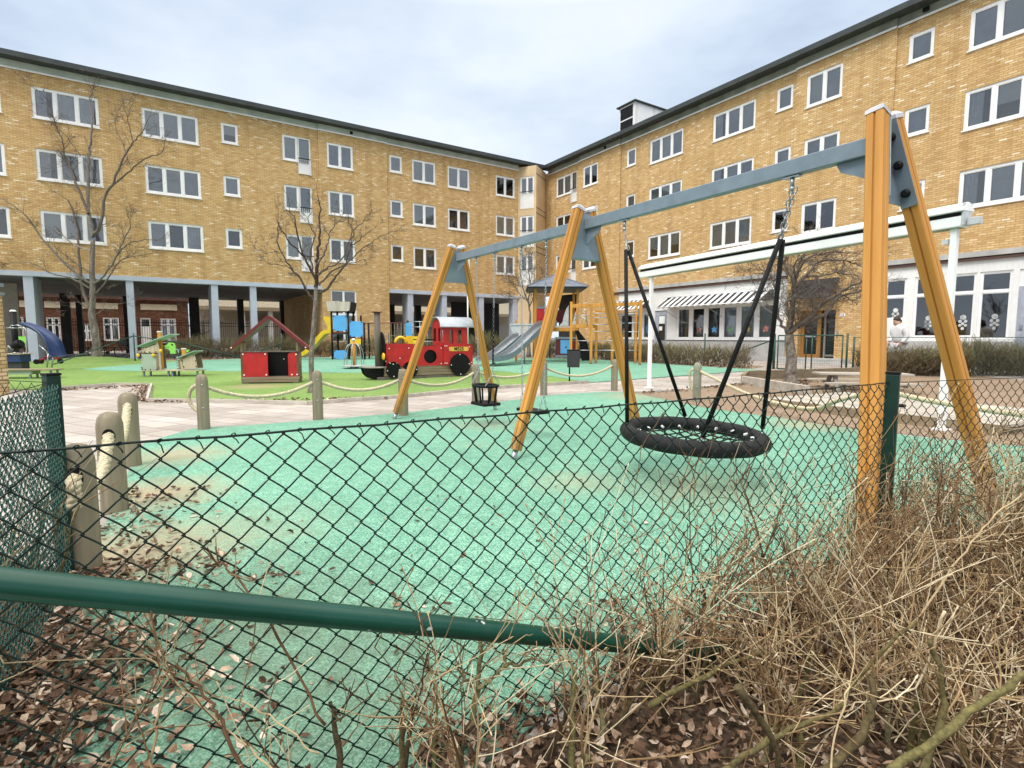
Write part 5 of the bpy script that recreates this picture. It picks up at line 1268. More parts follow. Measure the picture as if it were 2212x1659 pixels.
# ---------------------------------------------------------------- left edge: climbing post with hoop arms, navy chute, drum, green gate toy
def z1(x, y, Y): return at((x*320/1659)/1.82278, (1180 + y*320/1659)/1.82278, Y)
YC = 18.0; gC = gz(YC)
PP = thing('play_post', 'thick black play post with white cap and silver clamp rings at the left edge', 'play post', (z1(285,500,YC).x, YC, gC))
oc = V3((z1(285,500,YC).x, YC, gC))
mb = MB(); mb.tube([(0,0,-.05),(0,0,1.96)], .085, 16); mb.build('post', M_blackpaint, PP)
mb = MB(); mb.lathe([(.09,1.961),(.09,1.985),(.05,2.02)], n=16); mb.build('cap', M_white, PP)
mb = MB()
for pts_ in ([(0,-.02,1.5),(.2,-.1,1.52),(.36,-.1,1.46)],[(0,0,1.45),(-.22,-.05,1.42)],[(0,-.1,.7),(.16,-.16,.86)],[(-.25,-.1,.55),(-.15,-.1,.84),(-.05,-.1,.7)]):
    mb = MB(); mb.tube(pts_, .022, 8); mb.build('arm', M_steel, PP)
for z in (1.50,1.42,.86,.72,.60):
    mb = MB(); mb.lathe([(.092,z-.015),(.092,z+.015)], n=16); mb.build('clamp_ring', M_steel, PP)
mb = MB(); mb.M = Matrix.Translation((.26,-.2,.86)) @ Matrix.Rotation(R(60),4,'Y'); mb.lathe([(.13,-.13),(.15,-.10),(.15,.10),(.13,.13)], n=16); mb.build('drum', M_blackpaint, PP)
mb = MB(); mb.box(-.45,.30,-.2,.2,.30,.55); mb.build('seat_box', M_navy, PP); mb = MB(); mb.box(-.5,.34,-.25,.25,.551,.575); mb.build('seat_board', M_palewood, PP)
mb = MB(); mb.box(-.4,.28,-.15,.15,-.05,.299); mb.build('pedestal', M_darkcol, PP)
NCx = thing('curved_chute', 'navy blue curved plastic chute arching down to steel legs', 'play chute', tuple(oc))
cp_ = [z1(x, y, YC-.15) - oc for x, y in ((440,478),(560,500),(760,580),(930,690),(1040,800),(1110,930),(1150,1060),(1190,1150))]
cp_ = smooth_path(cp_, 4); mb = MB(); secs = []
for k, p in enumerate(cp_):
    wdt = .10 + .22*min(1, k/18); t = k/len(cp_)
    d = (cp_[min(k+1,len(cp_)-1)]-cp_[max(k-1,0)]).normalized(); n = V3((-d.z,0,d.x)); n = n if n.z > 0 else -n
    secs.append([mb.add(p+V3((0,-wdt,0))+n*.04), mb.add(p+V3((0,-wdt*.6,0))-n*.05), mb.add(p+V3((0,wdt*.6,0))-n*.05), mb.add(p+V3((0,wdt,0))+n*.04), mb.add(p+V3((0,wdt*.6,0))-n*(.075+.05*t)), mb.add(p+V3((0,-wdt*.6,0))-n*(.075+.05*t))])
for A, B in zip(secs, secs[1:]):
    for k in range(6): mb.face([A[k],A[(k+1)%6],B[(k+1)%6],B[k]], 0, True)
mb.face(secs[0]); mb.face(secs[-1][::-1]); mb.build('chute', M_navy, NCx)
mb = MB()
for x, xb in ((990,960),(1090,1060)):
    p, q = z1(x,1105,YC-.2)-oc, z1(xb,1385,YC-.2)-oc; mb.tube([p,q], .022, 8)
p, q = z1(985,1108,YC-.2)-oc, z1(1095,1105,YC-.2)-oc; mb.tube([p,q], .022, 8); p, q = z1(800,930,YC)-oc, z1(1010,1110,YC)-oc; mb.tube([p,q], .02, 8); mb.build('leg_frame', M_steel, NCx)
HG = thing('hoop_panel', 'silver hoop frame with lime green panel between the black post and first column', 'play panel', tuple(V3((z1(445,900,19).x, 19.0, gz(19)))))
ho = V3((z1(445,900,19).x, 19.0, gz(19)))
q = [z1(x,y,19)-ho for x,y in ((350,1200),(350,640),(440,580),(530,640),(545,1200))]; mb = MB(); mb.tube(smooth_path(q,4), .022, 8); mb.build('hoop', M_steel, HG)
p0, p1 = z1(362,950,19)-ho, z1(532,750,19)-ho; mb = MB(); mb.box(p0.x,p1.x,-.01,.01,p0.z,p1.z); mb.build('green_panel', M_lime, HG)
# ---------------------------------------------------------------- brick pier at the left edge
BP = thing('brick_pier', 'pale yellow brick pier with dark capping cut by the left photo edge', 'brick pier', (-10.72, 11.4, 0), R(0))
mb = MB(); mb.box(-2.6,-.22,0,.24,-.1,2.14); mb.build('pier', brickwork('pale_brick', [(0,(.50,.36,.17)),(.5,(.62,.47,.26)),(1,(.74,.60,.38))], (.30,.20,.09), .25, .083, .012), BP)
mb = MB(); mb.box(-2.65,-.19,-.05,.28,2.142,2.2); mb.box(-2.65,-.20,-.03,.28,2.32,2.40); mb.build('capping', M_zinc, BP)
mb = MB(); mb.box(-2.6,-.24,.02,.22,2.201,2.319); mb.build('dark_band', M_blackpaint, BP)
# ---------------------------------------------------------------- bicycles under the arcade
def bicycle(label, x, y, rz, fmat, lean=0, basket=False):
    B = thing('bicycle', label, 'bicycle', (x, y, .185), rz, 'bicycles parked under the arcade'); B.rotation_euler = (R(lean), 0, rz)
    for wx in (-.52,.52):
        mb = MB(); mb.tube([(wx+.335*math.cos(2*math.pi*k/28),0,.335+.335*math.sin(2*math.pi*k/28)) for k in range(28)], .018, 6, closed=True); wl = mb.build('wheel', M_rubber, B)
        rm = MB(); rm.tube([(wx+.308*math.cos(2*math.pi*k/28),0,.335+.308*math.sin(2*math.pi*k/28)) for k in range(28)], .009, 4, closed=True)
        for k in range(14): rm.tube([(wx,0,.335),(wx+.3*math.cos(2*math.pi*k/14),0,.335+.3*math.sin(2*math.pi*k/14))], .0022, 3)
        rm.build('rim', M_steel, wl)
    f = MB(); bb_, seat, head, hb = (-.08,0,.30), (-.25,0,.78), (.36,0,.80), (.40,0,.66)
    for p, q in ((bb_,seat),(seat,head),(bb_,hb),(head,hb),(bb_,(-.52,0,.335)),((-.23,0,.70),(-.52,0,.335)),(hb,(.52,0,.335))): f.tube([p,q], .018, 6)
    f.build('frame', fmat, B)
    h = MB(); h.tube([(.36,0,.80),(.33,0,.98)], .014, 6); h.tube([(.22,-.28,1.0),(.33,-.2,1.0),(.35,0,.98),(.33,.2,1.0),(.22,.28,1.0)], .014, 6); h.build('handlebar', M_steel, B)
    s = MB(); s.ball((-.30,0,.88), .13, 10, sx=1.0, sy=.6, sz=.32); s.tube([(-.25,0,.78),(-.27,0,.86)], .013, 6); s.build('saddle', M_blackpaint, B)
    c = MB(); c.lathe([(.09,-.01),(.09,.01)], n=16); 
    cr = MB(); cr.M = Matrix.Translation((-.08,-.03,.30)) @ Matrix.Rotation(R(90),4,'X'); cr.lathe([(.09,-.008),(.09,.008)], n=16); cr.build('chainring', M_blackpaint, B)
    m_ = MB(); m_.tube(arc((-.52,0,.335), .375, 20, 165, 10), .012, 5); m_.tube([(-.72,-.05,.72),(-.30,-.05,.70)], .012, 5); m_.tube([(-.72,.05,.72),(-.30,.05,.70)], .012, 5); m_.build('mudguard_and_rack', M_blackpaint, B)
    if basket:
        b = MB(); b.box(.42,.70,-.17,.17,.72,.94); b.build('basket', M_darkcol, B)
bicycle('pale grey framed bicycle leaning beside the far left tree under the arcade', -17.4, 27.1, R(30), paint('pale_bike_paint', (.5,.5,.48), .35), 6)
bicycle('black bicycle half hidden behind the far left tree trunk', -19.9, 26.6, R(38), M_blackpaint, 8, True)
bicycle('bicycle with a whitish rear wheel rim behind the navy chute', -23.1, 23.8, R(25), paint('maroon_bike_paint', (.16,.02,.03), .35), 7)
bicycle('dark blue bicycle farthest left beside the first arcade column', -25.0, 23.6, R(33), M_navy, -8, True)
bicycle('dark bicycle parked close behind the second arcade column', -17.9, 28.4, R(33), M_darkcol, 8)
bicycle('black bicycle with front basket next to the second arcade column', -16.4, 28.0, R(35), M_blackpaint, -6, True)
KB = thing('toy_tricycle', 'small red toy tricycle lying at the lawn edge under the green brace', 'tricycle', (-18.6, 21.6, gz(21.6)), R(20))
mb = MB(); mb.tube([(-.35,0,.12),(0,0,.3),(.35,0,.16)], .03, 8); mb.tube([(.30,-.22,.34),(.30,.22,.34)], .02, 6); mb.tube([(.30,0,.34),(.35,0,.16)], .02, 6); mb.build('frame', M_red, KB)
for x, y in ((-.35,-.18),(-.35,.18),(.36,0)):
    mb = MB(); mb.M = Matrix.Translation((x,y,.10)) @ Matrix.Rotation(R(90),4,'X'); mb.lathe([(.10,-.03),(.10,.03)], n=16); mb.build('wheel', M_blackpaint, KB)
mb = MB(); mb.ball((-.1,0,.28), .11, 8, sz=.4); mb.build('seat', M_redcap, KB)
# ---------------------------------------------------------------- slim white flag pole behind the train
FP = thing('white_pole', 'slim white pole rising behind the train cab beside the far swing leg', 'pole', (-1.43, 17.5, gz(17.5)))
mb = MB(); mb.tube([(0,0,-.1),(0,0,.75)], .045, 10); mb.tube([(0,0,.75),(0,0,2.9)], .022, 8); mb.build('shaft', M_white, FP)
# ---------------------------------------------------------------- bare trees: main limbs follow the photo, twigs grow from them
def grow(mb, p, d, L, r, level, rg, wig=.25, up=.12, kids=(3,5), minr=.0022):
    """one wandering branch with side shoots"""
    n = max(3, int(L/.12)) if L < 1.2 else 9; pts = [p.copy()]; dirs = [d.copy()]; q = p.copy(); dd = d.copy()
    for i in range(n):
        dd = (dd + V3((rg.gauss(0,wig), rg.gauss(0,wig), rg.gauss(0,wig)+up))*(.5)).normalized(); q = q + dd*(L/n); pts.append(q.copy()); dirs.append(dd.copy())
    mb.tint = rg.uniform(.15,.75) if level < 2 else rg.uniform(.0,.5)
    mb.tube(pts, [max(minr, r*(1-.75*i/n)) for i in range(n+1)], 5 if r > .012 else 3, caps=False)
    if level <= 0: return
    for _ in range(rg.randint(*kids)):
        k = rg.randint(1, n); ang = rg.uniform(.45,1.0); ax = dirs[k].orthogonal().normalized(); ax.rotate(Matrix.Rotation(rg.uniform(0,6.28),3,dirs[k]))
        nd = (dirs[k]*math.cos(ang)+ax*math.sin(ang)).normalized()
        grow(mb, pts[k], nd, L*rg.uniform(.35,.65), max(minr, r*(1-.75*k/n)*.6), level-1, rg, wig, up, kids, minr)
def tree(name, label, base, limbs, trunk_pts, tr0, tr1, seed, Y, twigs=1.0, level=2, tl=1.1, spread=1.0, knob=0, minr=.0028, group=None, tint=(.3,.9), twig_r=.009):
    rg = random.Random(seed); T = thing(name, label, 'tree', base, 0, group); o = V3(base)
    tp = smooth_path([at(x,y,Y)-o for x,y in trunk_pts], 4); tp[0] = tp[0] - V3((0,0,.08))
    mb = MB(); n = len(tp)
    for i in range(n): pass
    rad = [tr0*(1+.5*max(0,1-i/3.0)) *(1-i/(n-1)) + tr1*(i/(n-1)) for i in range(n)]
    # trunk as its own bark-tinted tube
    mb.tint = .55; mb.tube(tp, rad, 14)
    for k in range(len(mb.t)): mb.t[k] = min(1, max(0, rg.gauss(.6,.14)))
    mb.build('trunk', M_bark, T, tint=True)
    cr = MB()
    for pts, r0, r1, depth in limbs:
        N_ = len(pts); P = [at(x, y, Y + depth*i/(N_-1)) - o for i,(x,y) in enumerate(pts)]; P = smooth_path(P, 5); m_ = len(P)
        P = [p + V3((rg.gauss(0,.012), rg.gauss(0,.02), rg.gauss(0,.012))) if 0 < i else p for i,p in enumerate(P)]
        cr.tint = rg.uniform(*tint); cr.tube(P, [r0+(r1-r0)*i/(m_-1) for i in range(m_)], 7, caps=False)
        cnt = int(m_*.75*twigs)
        for _ in range(cnt):
            k = rg.randint(int(m_*.15), m_-1); d = (P[min(k+1,m_-1)]-P[max(k-1,0)]).normalized(); ax = d.orthogonal().normalized(); ax.rotate(Matrix.Rotation(rg.uniform(0,6.28),3,d)); an = rg.uniform(.4,1.1)*spread
            nd = (d*math.cos(an)+ax*math.sin(an)).normalized(); rr = r0+(r1-r0)*k/(m_-1)
            grow(cr, P[k], nd, tl*rg.uniform(.4,1.0)*(1-.35*k/m_), min(rr*.6, twig_r), level, rg, minr=minr)
        grow(cr, P[-1], (P[-1]-P[-2]).normalized(), tl*.8, r1, level, rg, minr=minr)
    cr.build('crown', M_bark, T, tint=True); return T
a1 = lambda pts: [(x*.4496, 384+y*.4496) for x, y in pts]
b1 = lambda pts: [(x*.2513, 109.7+y*.2513) for x, y in pts]
Y1 = 24.3; q = at(209.5, 779, Y1)
tree('bare_tree', 'tall bare tree with pale trunk on a grass mound before the left arcade', (q.x, Y1, .36), [
    (b1([(800,1600),(760,1400),(755,1200),(765,950),(772,780),(792,600),(770,430),(800,330)]), .085, .018, .6),
    (b1([(805,1580),(860,1500),(900,1250),(980,1120),(1075,900),(1150,780),(1230,690)]), .075, .02, -1.0),
    (b1([(975,1150),(1100,1050),(1240,930),(1390,870),(1420,790)]), .04, .012, .8),
    (b1([(1080,900),(1060,800),(1000,690),(985,590)]), .022, .008, .4), (b1([(1150,780),(1110,640),(1105,540),(1150,440)]), .022, .008, -.4),
    (b1([(760,1400),(690,1230),(600,1000),(540,900),(430,780),(330,660),(230,560),(100,500)]), .06, .012, 1.2),
    (b1([(560,930),(540,780),(470,620),(430,460),(330,340)]), .03, .01, -.8),
    (b1([(690,900),(640,830),(500,660),(390,610)]), .02, .008, .6),
    (a1([(440,510),(390,480),(300,400),(200,290),(130,190),(60,130),(-20,90)]), .065, .012, -1.4),
    (a1([(430,530),(340,480),(250,460),(130,405),(20,415)]), .045, .010, -.6),
    (a1([(440,460),(380,420),(320,380)]), .03, .012, -1.0), (a1([(443,355),(340,310),(250,230),(180,170),(100,60)]), .035, .01, 1.0),
    (a1([(445,515),(490,480),(540,410),(590,310),(625,230),(610,180)]), .055, .012, -1.1), (a1([(458,555),(495,520),(540,450),(575,400),(640,380),(710,365)]), .045, .01, .8),
    (a1([(545,405),(600,330),(680,300),(760,300)]), .028, .008, -.6), (a1([(430,630),(400,545),(385,450),(375,300),(365,220),(330,110),(280,20)]), .075, .016, .9),
    (a1([(440,640),(380,600),(330,600)]), .02, .006, -.6), (a1([(452,660),(520,620),(600,600)]), .02, .006, .6)],
    a1([(466,882),(463,780),(446,690),(440,640),(446,560),(442,430),(446,300)]), .18, .085, 3, Y1, .72, 2, .95, group='bare trees around the playground', twig_r=.011, minr=.004)
c1_ = lambda pts: [(548.6+x*.4727, 427.9+y*.4727) for x, y in pts]
Y2 = 11.85; q = at(672, 848, Y2)
tree('bare_tree', 'slim bare tree with knotty twigs between the playhouse and a bollard', (q.x, Y2, .02), [
    (c1_([(285,415),(290,330),(290,260),(300,180),(300,90),(295,0)]), .045, .010, .3), (c1_([(286,400),(270,345),(230,270),(205,190),(195,110),(160,60)]), .032, .008, -.4),
    (c1_([(280,470),(240,425),(215,370),(150,290),(110,200),(112,110)]), .030, .008, .4), (c1_([(215,370),(150,310),(60,300)]), .012, .005, -.3), (c1_([(110,245),(60,250),(0,222)]), .010, .004, -.5),
    (c1_([(288,440),(330,420),(365,370),(420,300),(440,220),(455,150),(430,110)]), .032, .008, .5), (c1_([(300,400),(350,340),(420,300),(500,230),(560,185),(640,150)]), .020, .005, -.4),
    (c1_([(292,350),(330,320),(400,280),(450,160),(510,95)]), .026, .007, -.5), (c1_([(270,345),(260,260),(275,170),(250,110),(262,60)]), .02, .006, .5),
    (c1_([(290,300),(330,230),(345,170),(370,130),(400,80)]), .022, .006, .5), (c1_([(230,270),(170,210),(130,150),(105,100)]), .02, .006, -.6), (c1_([(440,220),(480,190),(530,150)]), .014, .005, .3), (c1_([(430,300),(470,290),(535,270)]), .010, .004, .3)],
    [(672,848),(673,823)] + c1_([(262,740),(268,650),(275,560),(282,480),(285,410)]), .060, .045, 11, Y2, .62, 2, .40, group='bare trees around the playground', minr=.0022, twig_r=.007, tint=(.0,.45))
d1 = lambda pts: [(1591 + x*.3803, 493.7 + y*.3803) for x, y in pts]
Y3 = 13.8; q = at(1707, 828, Y3)
tree('bare_tree', 'gnarled old bare tree with leaning limbs in the soil bed before the gate', (q.x, Y3, .05), [
    (d1([(300,600),(340,560),(420,500),(480,430),(580,370),(640,330),(720,300)]), .075, .02, -.8), (d1([(345,560),(430,520),(520,470),(575,390),(650,370),(740,350)]), .06, .016, .7),
    (d1([(295,590),(310,500),(320,400),(330,320),(345,240),(370,160),(420,120)]), .085, .022, .5), (d1([(290,590),(300,520),(285,430),(310,400),(350,370)]), .05, .02, -.4),
    (d1([(285,590),(240,510),(225,400),(210,300),(220,250)]), .045, .012, .6), (d1([(330,330),(290,240),(260,180),(210,150)]), .04, .012, -.6), (d1([(335,330),(400,260),(450,200),(540,180),(640,190),(720,220)]), .045, .012, .8),
    (d1([(345,260),(380,190),(450,150),(560,130),(680,140)]), .03, .010, -.8), (d1([(400,270),(480,270),(560,250),(660,260),(740,300)]), .03, .010, .6), (d1([(340,300),(330,200),(390,150)]), .03, .01, -.9),
    (d1([(220,300),(170,250),(100,230),(20,240)]), .02, .006, .4), (d1([(250,260),(180,310),(120,320)]), .016, .006, -.3), (d1([(580,370),(640,400),(690,430)]), .02, .006, .3), (d1([(460,280),(470,340),(440,360),(400,350)]), .022, .008, -.3)],
    d1([(308,885),(306,820),(312,740),(304,670),(298,600)]), .15, .105, 21, Y3, 1.5, 2, .75, 1.2, group='bare trees around the playground', twig_r=.009, minr=.003, tint=(.2,.8))
Y4 = 27.5; q = at(1142, 765, Y4)
e1_ = lambda pts: [(1042.3+x*.1984, 576+y*.1984) for x, y in pts]
tree('bare_tree', 'young bare tree behind the slide tower in front of the tan stair tower', (q.x, Y4, .18), [
    (e1_([(520,500),(500,380),(520,200),(500,0),(520,-150)]), .05, .012, .6), (e1_([(510,420),(460,300),(430,200),(410,60),(420,-100)]), .04, .01, -.8), (e1_([(515,430),(560,330),(600,250),(620,120)]), .035, .01, .8),
    (e1_([(500,380),(400,290),(320,180),(240,110)]), .03, .008, .5), (e1_([(520,300),(570,200),(560,40)]), .03, .008, -.5), (e1_([(470,330),(380,340),(300,330)]), .02, .006, .4)],
    [(1142,768)] + e1_([(505,800),(515,650),(520,500)]), .09, .05, 31, Y4, 1.3, 2, .9, group='bare trees around the playground', twig_r=.010, minr=.005)
# two dim trees out in the street behind the arcade
for k, (s, yb) in enumerate(((-20.9, 17.5), (-13.6, 17.0), (-7.5, 18.5))):
    w3_ = Matrix.Translation(CORNER) @ Matrix.Rotation(math.atan2(.5452,.8383),4,'Z') @ V3((s, yb, 0)); rg = random.Random(50+k)
    T = thing('street_tree', ['dim bare street tree seen between the arcade columns left of the playhouse', 'dim bare street tree seen through the arcade above the playhouse roof', 'dim bare street tree seen through the arcade above the train'][k], 'tree', tuple(w3_), 0, 'street trees beyond the arcade')
    mb = MB(); mb.tint = .2; mb.tube([(0,0,-.1),(.05,0,1.5),(0,.1,2.6)], [.12,.10,.08], 8); mb.build('trunk', M_bark, T, tint=True)
    mb = MB()
    for _ in range(9):
        a = rg.uniform(0,6.28); grow(mb, V3((0,.05,rg.uniform(1.3,2.6))), V3((math.cos(a),math.sin(a),rg.uniform(.2,1))).normalized(), rg.uniform(1.4,2.4), .035, 2, rg, minr=.007)
    mb.build('crown', M_bark, T, tint=True)

# ---------------------------------------------------------------- hedges along the houses
def hedge(label, line, depth, h, n, seed, low=.02, up=.8):
    rg = random.Random(seed); mb = MB(); P = [V3((x,y,gz(y))) for x,y in line]; Ls = [(b-a).length for a,b in zip(P,P[1:])]; tot = sum(Ls)
    base = P[0].copy()
    for _ in range(n):
        t = rg.uniform(0,tot); k = 0
        while k < len(Ls)-1 and t > Ls[k]: t -= Ls[k]; k += 1
        d = (P[k+1]-P[k]).normalized(); a = V3((-d.y,d.x,0)); p = P[k] + d*t + a*rg.uniform(-depth/2,depth/2)
        hh = h*max(.35, 1+.45*mnoise.noise(V3((p.x*1.1,p.y*1.1,seed))))
        z0 = rg.uniform(-.02, hh*.75); L = rg.uniform(.18,.5)*h; mb.tint = min(1,max(0,rg.gauss(.18+.45*(z0+L)/h, .22)))  # lower twigs tinted darker: the hedge's inner shade as colour
        dd = V3((rg.gauss(0,.45),rg.gauss(0,.45),up)).normalized(); q = p + V3((0,0,z0)) - base; m_ = q + dd*L*.5; dd2 = (dd+V3((rg.gauss(0,.4),rg.gauss(0,.4),.1))).normalized()
        r = rg.uniform(.005,.011); mb.tube([q, m_, m_+dd2*L*.5], [r, r*.7, r*.35], 3, caps=False)
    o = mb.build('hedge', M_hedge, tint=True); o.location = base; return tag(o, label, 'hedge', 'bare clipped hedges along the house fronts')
hedge('brown bare hedge below the kindergarten windows beside the gate', [(4.4,25.9),(5.6,23.2),(6.8,21.0),(8.5,19.3)], 1.0, .80, 5200, 1)
hedge('brown bare hedge behind the orange climbing frame', [(1.2,27.6),(2.8,27.2),(4.3,26.3)], 1.1, .85, 2400, 2)
hedge('reddish bare hedge in front of the dark arcade right of the train', [(-6.5,29.9),(-3.5,29.0),(-.6,27.4)], 1.1, 1.25, 3200, 3)
hedge('bare hedge behind the red playhouse in front of the arcade columns', [(-16.8,26.2),(-13.6,27.6),(-11.2,28.9)], 1.0, 1.05, 3800, 4)
hedge('bare hedge beneath the ground floor window behind the blue tower', [(-11.0,29.0),(-9.2,29.7),(-7.2,30.6)], .9, 1.0, 2400, 5)
hedge('tangled brown hedge right of the gate in front of the person in white', [(10.9,16.9),(12.2,16.4),(13.6,16.1)], 1.1, .82, 4200, 6, up=.6)
hedge('netted greenish hedge under the grid windows on the far right', [(13.7,16.4),(15.2,16.3),(17.5,16.2)], 1.0, .95, 4200, 7)

# ---------------------------------------------------------------- chain-link builder
def chainlink(mb, P, Q, z0, z1, p=.0707, r=.00145, seg=2, n=4, amp=.004, knots=True, wob=.0):
    P = V3((P[0],P[1],0)); Q = V3((Q[0],Q[1],0)); d = (Q-P); L = d.length; d.normalize(); a = V3((-d.y,d.x,0)); rg = random.Random(5)
    hp = p/2; cols = int(L/hp); rows = int((z1-z0)/(p/2))
    for k in range(cols+1):
        pts = []
        for j in range(rows+1):
            s = 1 if (j+k) % 2 == 0 else -1; x = (k+.5+.5*s)*hp; z = z1 - j*p/2
            dip = .0018*math.sin(x*7+j*.35)*wob
            kn = P + d*(x + s*.0030) + V3((0,0,z+dip))
            if j:
                x0 = (k+.5-.5*s)*hp
                for q in range(1, seg+1):
                    t = q/(seg+1); xx = x0+(x-x0)*t; zz = z + p/2 - p/2*t
                    sgn = 1 if s > 0 else -1
                    sb = (.0016*math.sin(2*math.pi*t) if s > 0 else 0)
                    pts.append(P + d*xx + a*(amp*sgn) + V3((0,0,zz+dip-sb)))
            pts.append(kn)
        mb.tube(pts, r, n, caps=False)
def fence_posts(T, pts, z, r, mat=None):
    for x, y in pts:
        mb = MB(); mb.tube([(x,y,gz(y)-.1),(x,y,gz(y)+z)], r, 10); mb.build('post', mat or M_fgreen, T)
FL = thing('mesh_fence', 'dark green chain-link fence with slanted braces before the arcade on the left', 'mesh fence')
lp = [(-22.6,21.2),(-16.95,24.16),(-11.8,27.6),(-7.0,30.6)]
fence_posts(FL, lp, 1.25, .028)
mb = MB()
for p, q in zip(lp, lp[1:]): chainlink(mb, p, q, gz(p[1])+.02, gz(p[1])+1.2, .13, .0016, 0, 3, 0)
mb.build('chain_link', M_wire, FL)
for p, q in (((-16.96,24.16,1.30),(-17.9,20.8,.15)),((-16.95,24.16,1.30),(-15.2,25.3,.9)),((-15.2,25.3,.9),(-13.0,26.5,.15)),((-11.8,27.6,.9),(-13.9,26.6,.2))):
    mb = MB(); mb.tube([p,q], .024, 8); mb.build('brace', M_fgreen, FL)
FR = thing('mesh_fence', 'dark green chain-link fence with a slanted brace before the kindergarten windows', 'mesh fence')
rp = [(1.9,27.0),(5.0,24.6),(7.72,21.56),(9.12,18.75)]
fence_posts(FR, rp, 1.22, .028)
mb = MB()
for p, q in zip(rp, rp[1:]): chainlink(mb, p, q, .2, 1.35, .13, .0016, 0, 3, 0)
mb.build('chain_link', M_wire, FR)
mb = MB(); mb.tube([(7.85,21.3,.22),(9.1,18.8,1.15)], .026, 8); mb.build('brace', M_fgreen, FR)
GT_ = thing('gate', 'dark green two-leaf mesh gate in front of the wooden entrance door', 'gate')
for p, q in (((9.2,18.62),(9.83,17.98)),((9.93,17.82),(10.62,17.3))):
    P0, Q0 = V3((*p,.16)), V3((*q,.16)); up = V3((0,0,1.14)); mb = MB()
    for a_, b_ in ((P0,P0+up),(Q0,Q0+up),(P0+up,Q0+up),(P0,Q0)): mb.tube([a_,b_], .022, 8)
    lf = mb.build('leaf_frame', M_fgreen, GT_); g_ = MB()
    for k in range(1,18): g_.tube([P0.lerp(Q0,k/18), P0.lerp(Q0,k/18)+up], .0028, 3)
    for k in range(1,7): g_.tube([P0+up*(k/7), Q0+up*(k/7)], .0028, 3)
    g_.build('mesh_infill', M_fgreen, lf)
mb = MB(); mb.bar((9.80,18.0,1.27),(10.0,17.78,1.27),.05,.05); mb.build('latch', M_steel, GT_)
for x, y in ((9.14,18.72),(10.72,17.22)):
    mb = MB(); mb.tube([(x,y,.0),(x,y,1.36)], .03, 8); mb.build('post', M_fgreen, GT_)
FE = thing('mesh_fence', 'dark green chain-link fence in front of the white windows right of the gate', 'mesh fence')
ep = [(10.86,17.1),(12.6,15.7),(14.6,15.1),(18.0,14.3)]
fence_posts(FE, ep[:3], 1.15, .03)
mb = MB(); 
for p, q in zip(ep, ep[1:]): chainlink(mb, p, q, .12, 1.22, .11, .0018, 0, 3, 0)
mb.build('chain_link', M_wire, FE)
mb = MB(); chainlink(mb, ep[2], ep[3], .12, 1.2, .055, .004, 0, 3, 0); chainlink(mb, (13.3,15.5), ep[2], .12, 1.2, .055, .004, 0, 3, 0); mb.build('wind_net', M_fgreen, FE)
mb = MB(); mb.tube([(x,y,1.24) for x,y in ep], .012, 6); mb.build('top_rail', M_fgreen, FE)

# ---------------------------------------------------------------- person in white hoodie walking behind the fence
pw = at(1945, 700, 17.4); PX0, PY0 = pw.x, 17.4
PN = thing('person', 'person in white hooded jacket and pale trousers walking away with bowed head behind the fence', 'person', (PX0, PY0, gz(PY0)), R(-80))
def skin_mesh(name, joints, edges, root, mat, par, sub=2):
    me = bpy.data.meshes.new(name); me.from_pydata([j[0] for j in joints], edges, []); me.materials.append(mat)
    o = bpy.data.objects.new(name, me); col.objects.link(o); o.parent = par
    md = o.modifiers.new('skin', 'SKIN'); md.use_smooth_shade = True
    for k, j in enumerate(joints):
        sv = me.skin_vertices[0].data[k]; sv.radius = j[1] if isinstance(j[1], tuple) else (j[1], j[1]); sv.use_root = (k == root)
    s = o.modifiers.new('sub', 'SUBSURF'); s.levels = sub; s.render_levels = sub; return o
hz = .12
J = [((0,0,.92+hz),(.145,.105)),((0,-.01,1.12+hz),(.15,.11)),((0,-.03,1.34+hz),(.17,.115)),((-.02,-.07,1.47+hz),.062),((-.05,-.11,1.60+hz),(.085,.095)),((-.06,-.13,1.70+hz),(.07,.085)),
     ((.19,-.03,1.39+hz),.07),((.25,.02,1.12+hz),.05),((.20,-.12,.92+hz),.038),((-.19,-.05,1.39+hz),.07),((-.24,-.02,1.12+hz),.05),((-.21,-.16,.95+hz),.038),
     ((.09,0,.86+hz),(.10,.10)),((.10,-.08,.50+hz),.065),((.10,.06,.12),.048),((.10,-.06,.05),.042),((-.09,0,.86+hz),(.10,.10)),((-.09,.05,.50+hz),.065),((-.08,.22,.14),.048),((-.08,.12,.06),.042)]
J = [((p[0], p[1], p[2]-.10), r) for p, r in J]
E_ = [(0,1),(1,2),(2,3),(3,4),(4,5),(2,6),(6,7),(7,8),(2,9),(9,10),(10,11),(0,12),(12,13),(13,14),(14,15),(0,16),(16,17),(17,18),(18,19)]
skin_mesh('body', J, E_, 0, M_skin, PN)
JC = [(J[k][0], tuple(x*1.30 for x in J[k][1]) if isinstance(J[k][1], tuple) else J[k][1]*1.7) for k in (0,1,2,6,7,8,9,10,11)]
JC[0] = (JC[0][0],(.22,.19)); JC = JC + [((-.02,.06,1.51),(.17,.12))]
skin_mesh('hooded_jacket', JC, [(0,1),(1,2),(2,3),(3,4),(4,5),(2,6),(6,7),(7,8),(2,9)], 0, M_coat, PN)
JT = [(J[k][0], tuple(x*1.12 for x in J[k][1]) if isinstance(J[k][1], tuple) else J[k][1]*1.6) for k in (0,12,13,14,16,17,18)]
skin_mesh('trousers', JT, [(0,1),(1,2),(2,3),(0,4),(4,5),(5,6)], 0, M_trouser, PN)
mb = MB(); mb.ball((-.052,-.085,1.70), .108, 14, sx=.92, sy=1.02, sz=1.0); mb.ball((-.03,-.02,1.64), .08, 12, sz=1.0); mb.build('hair', M_hair, PN)
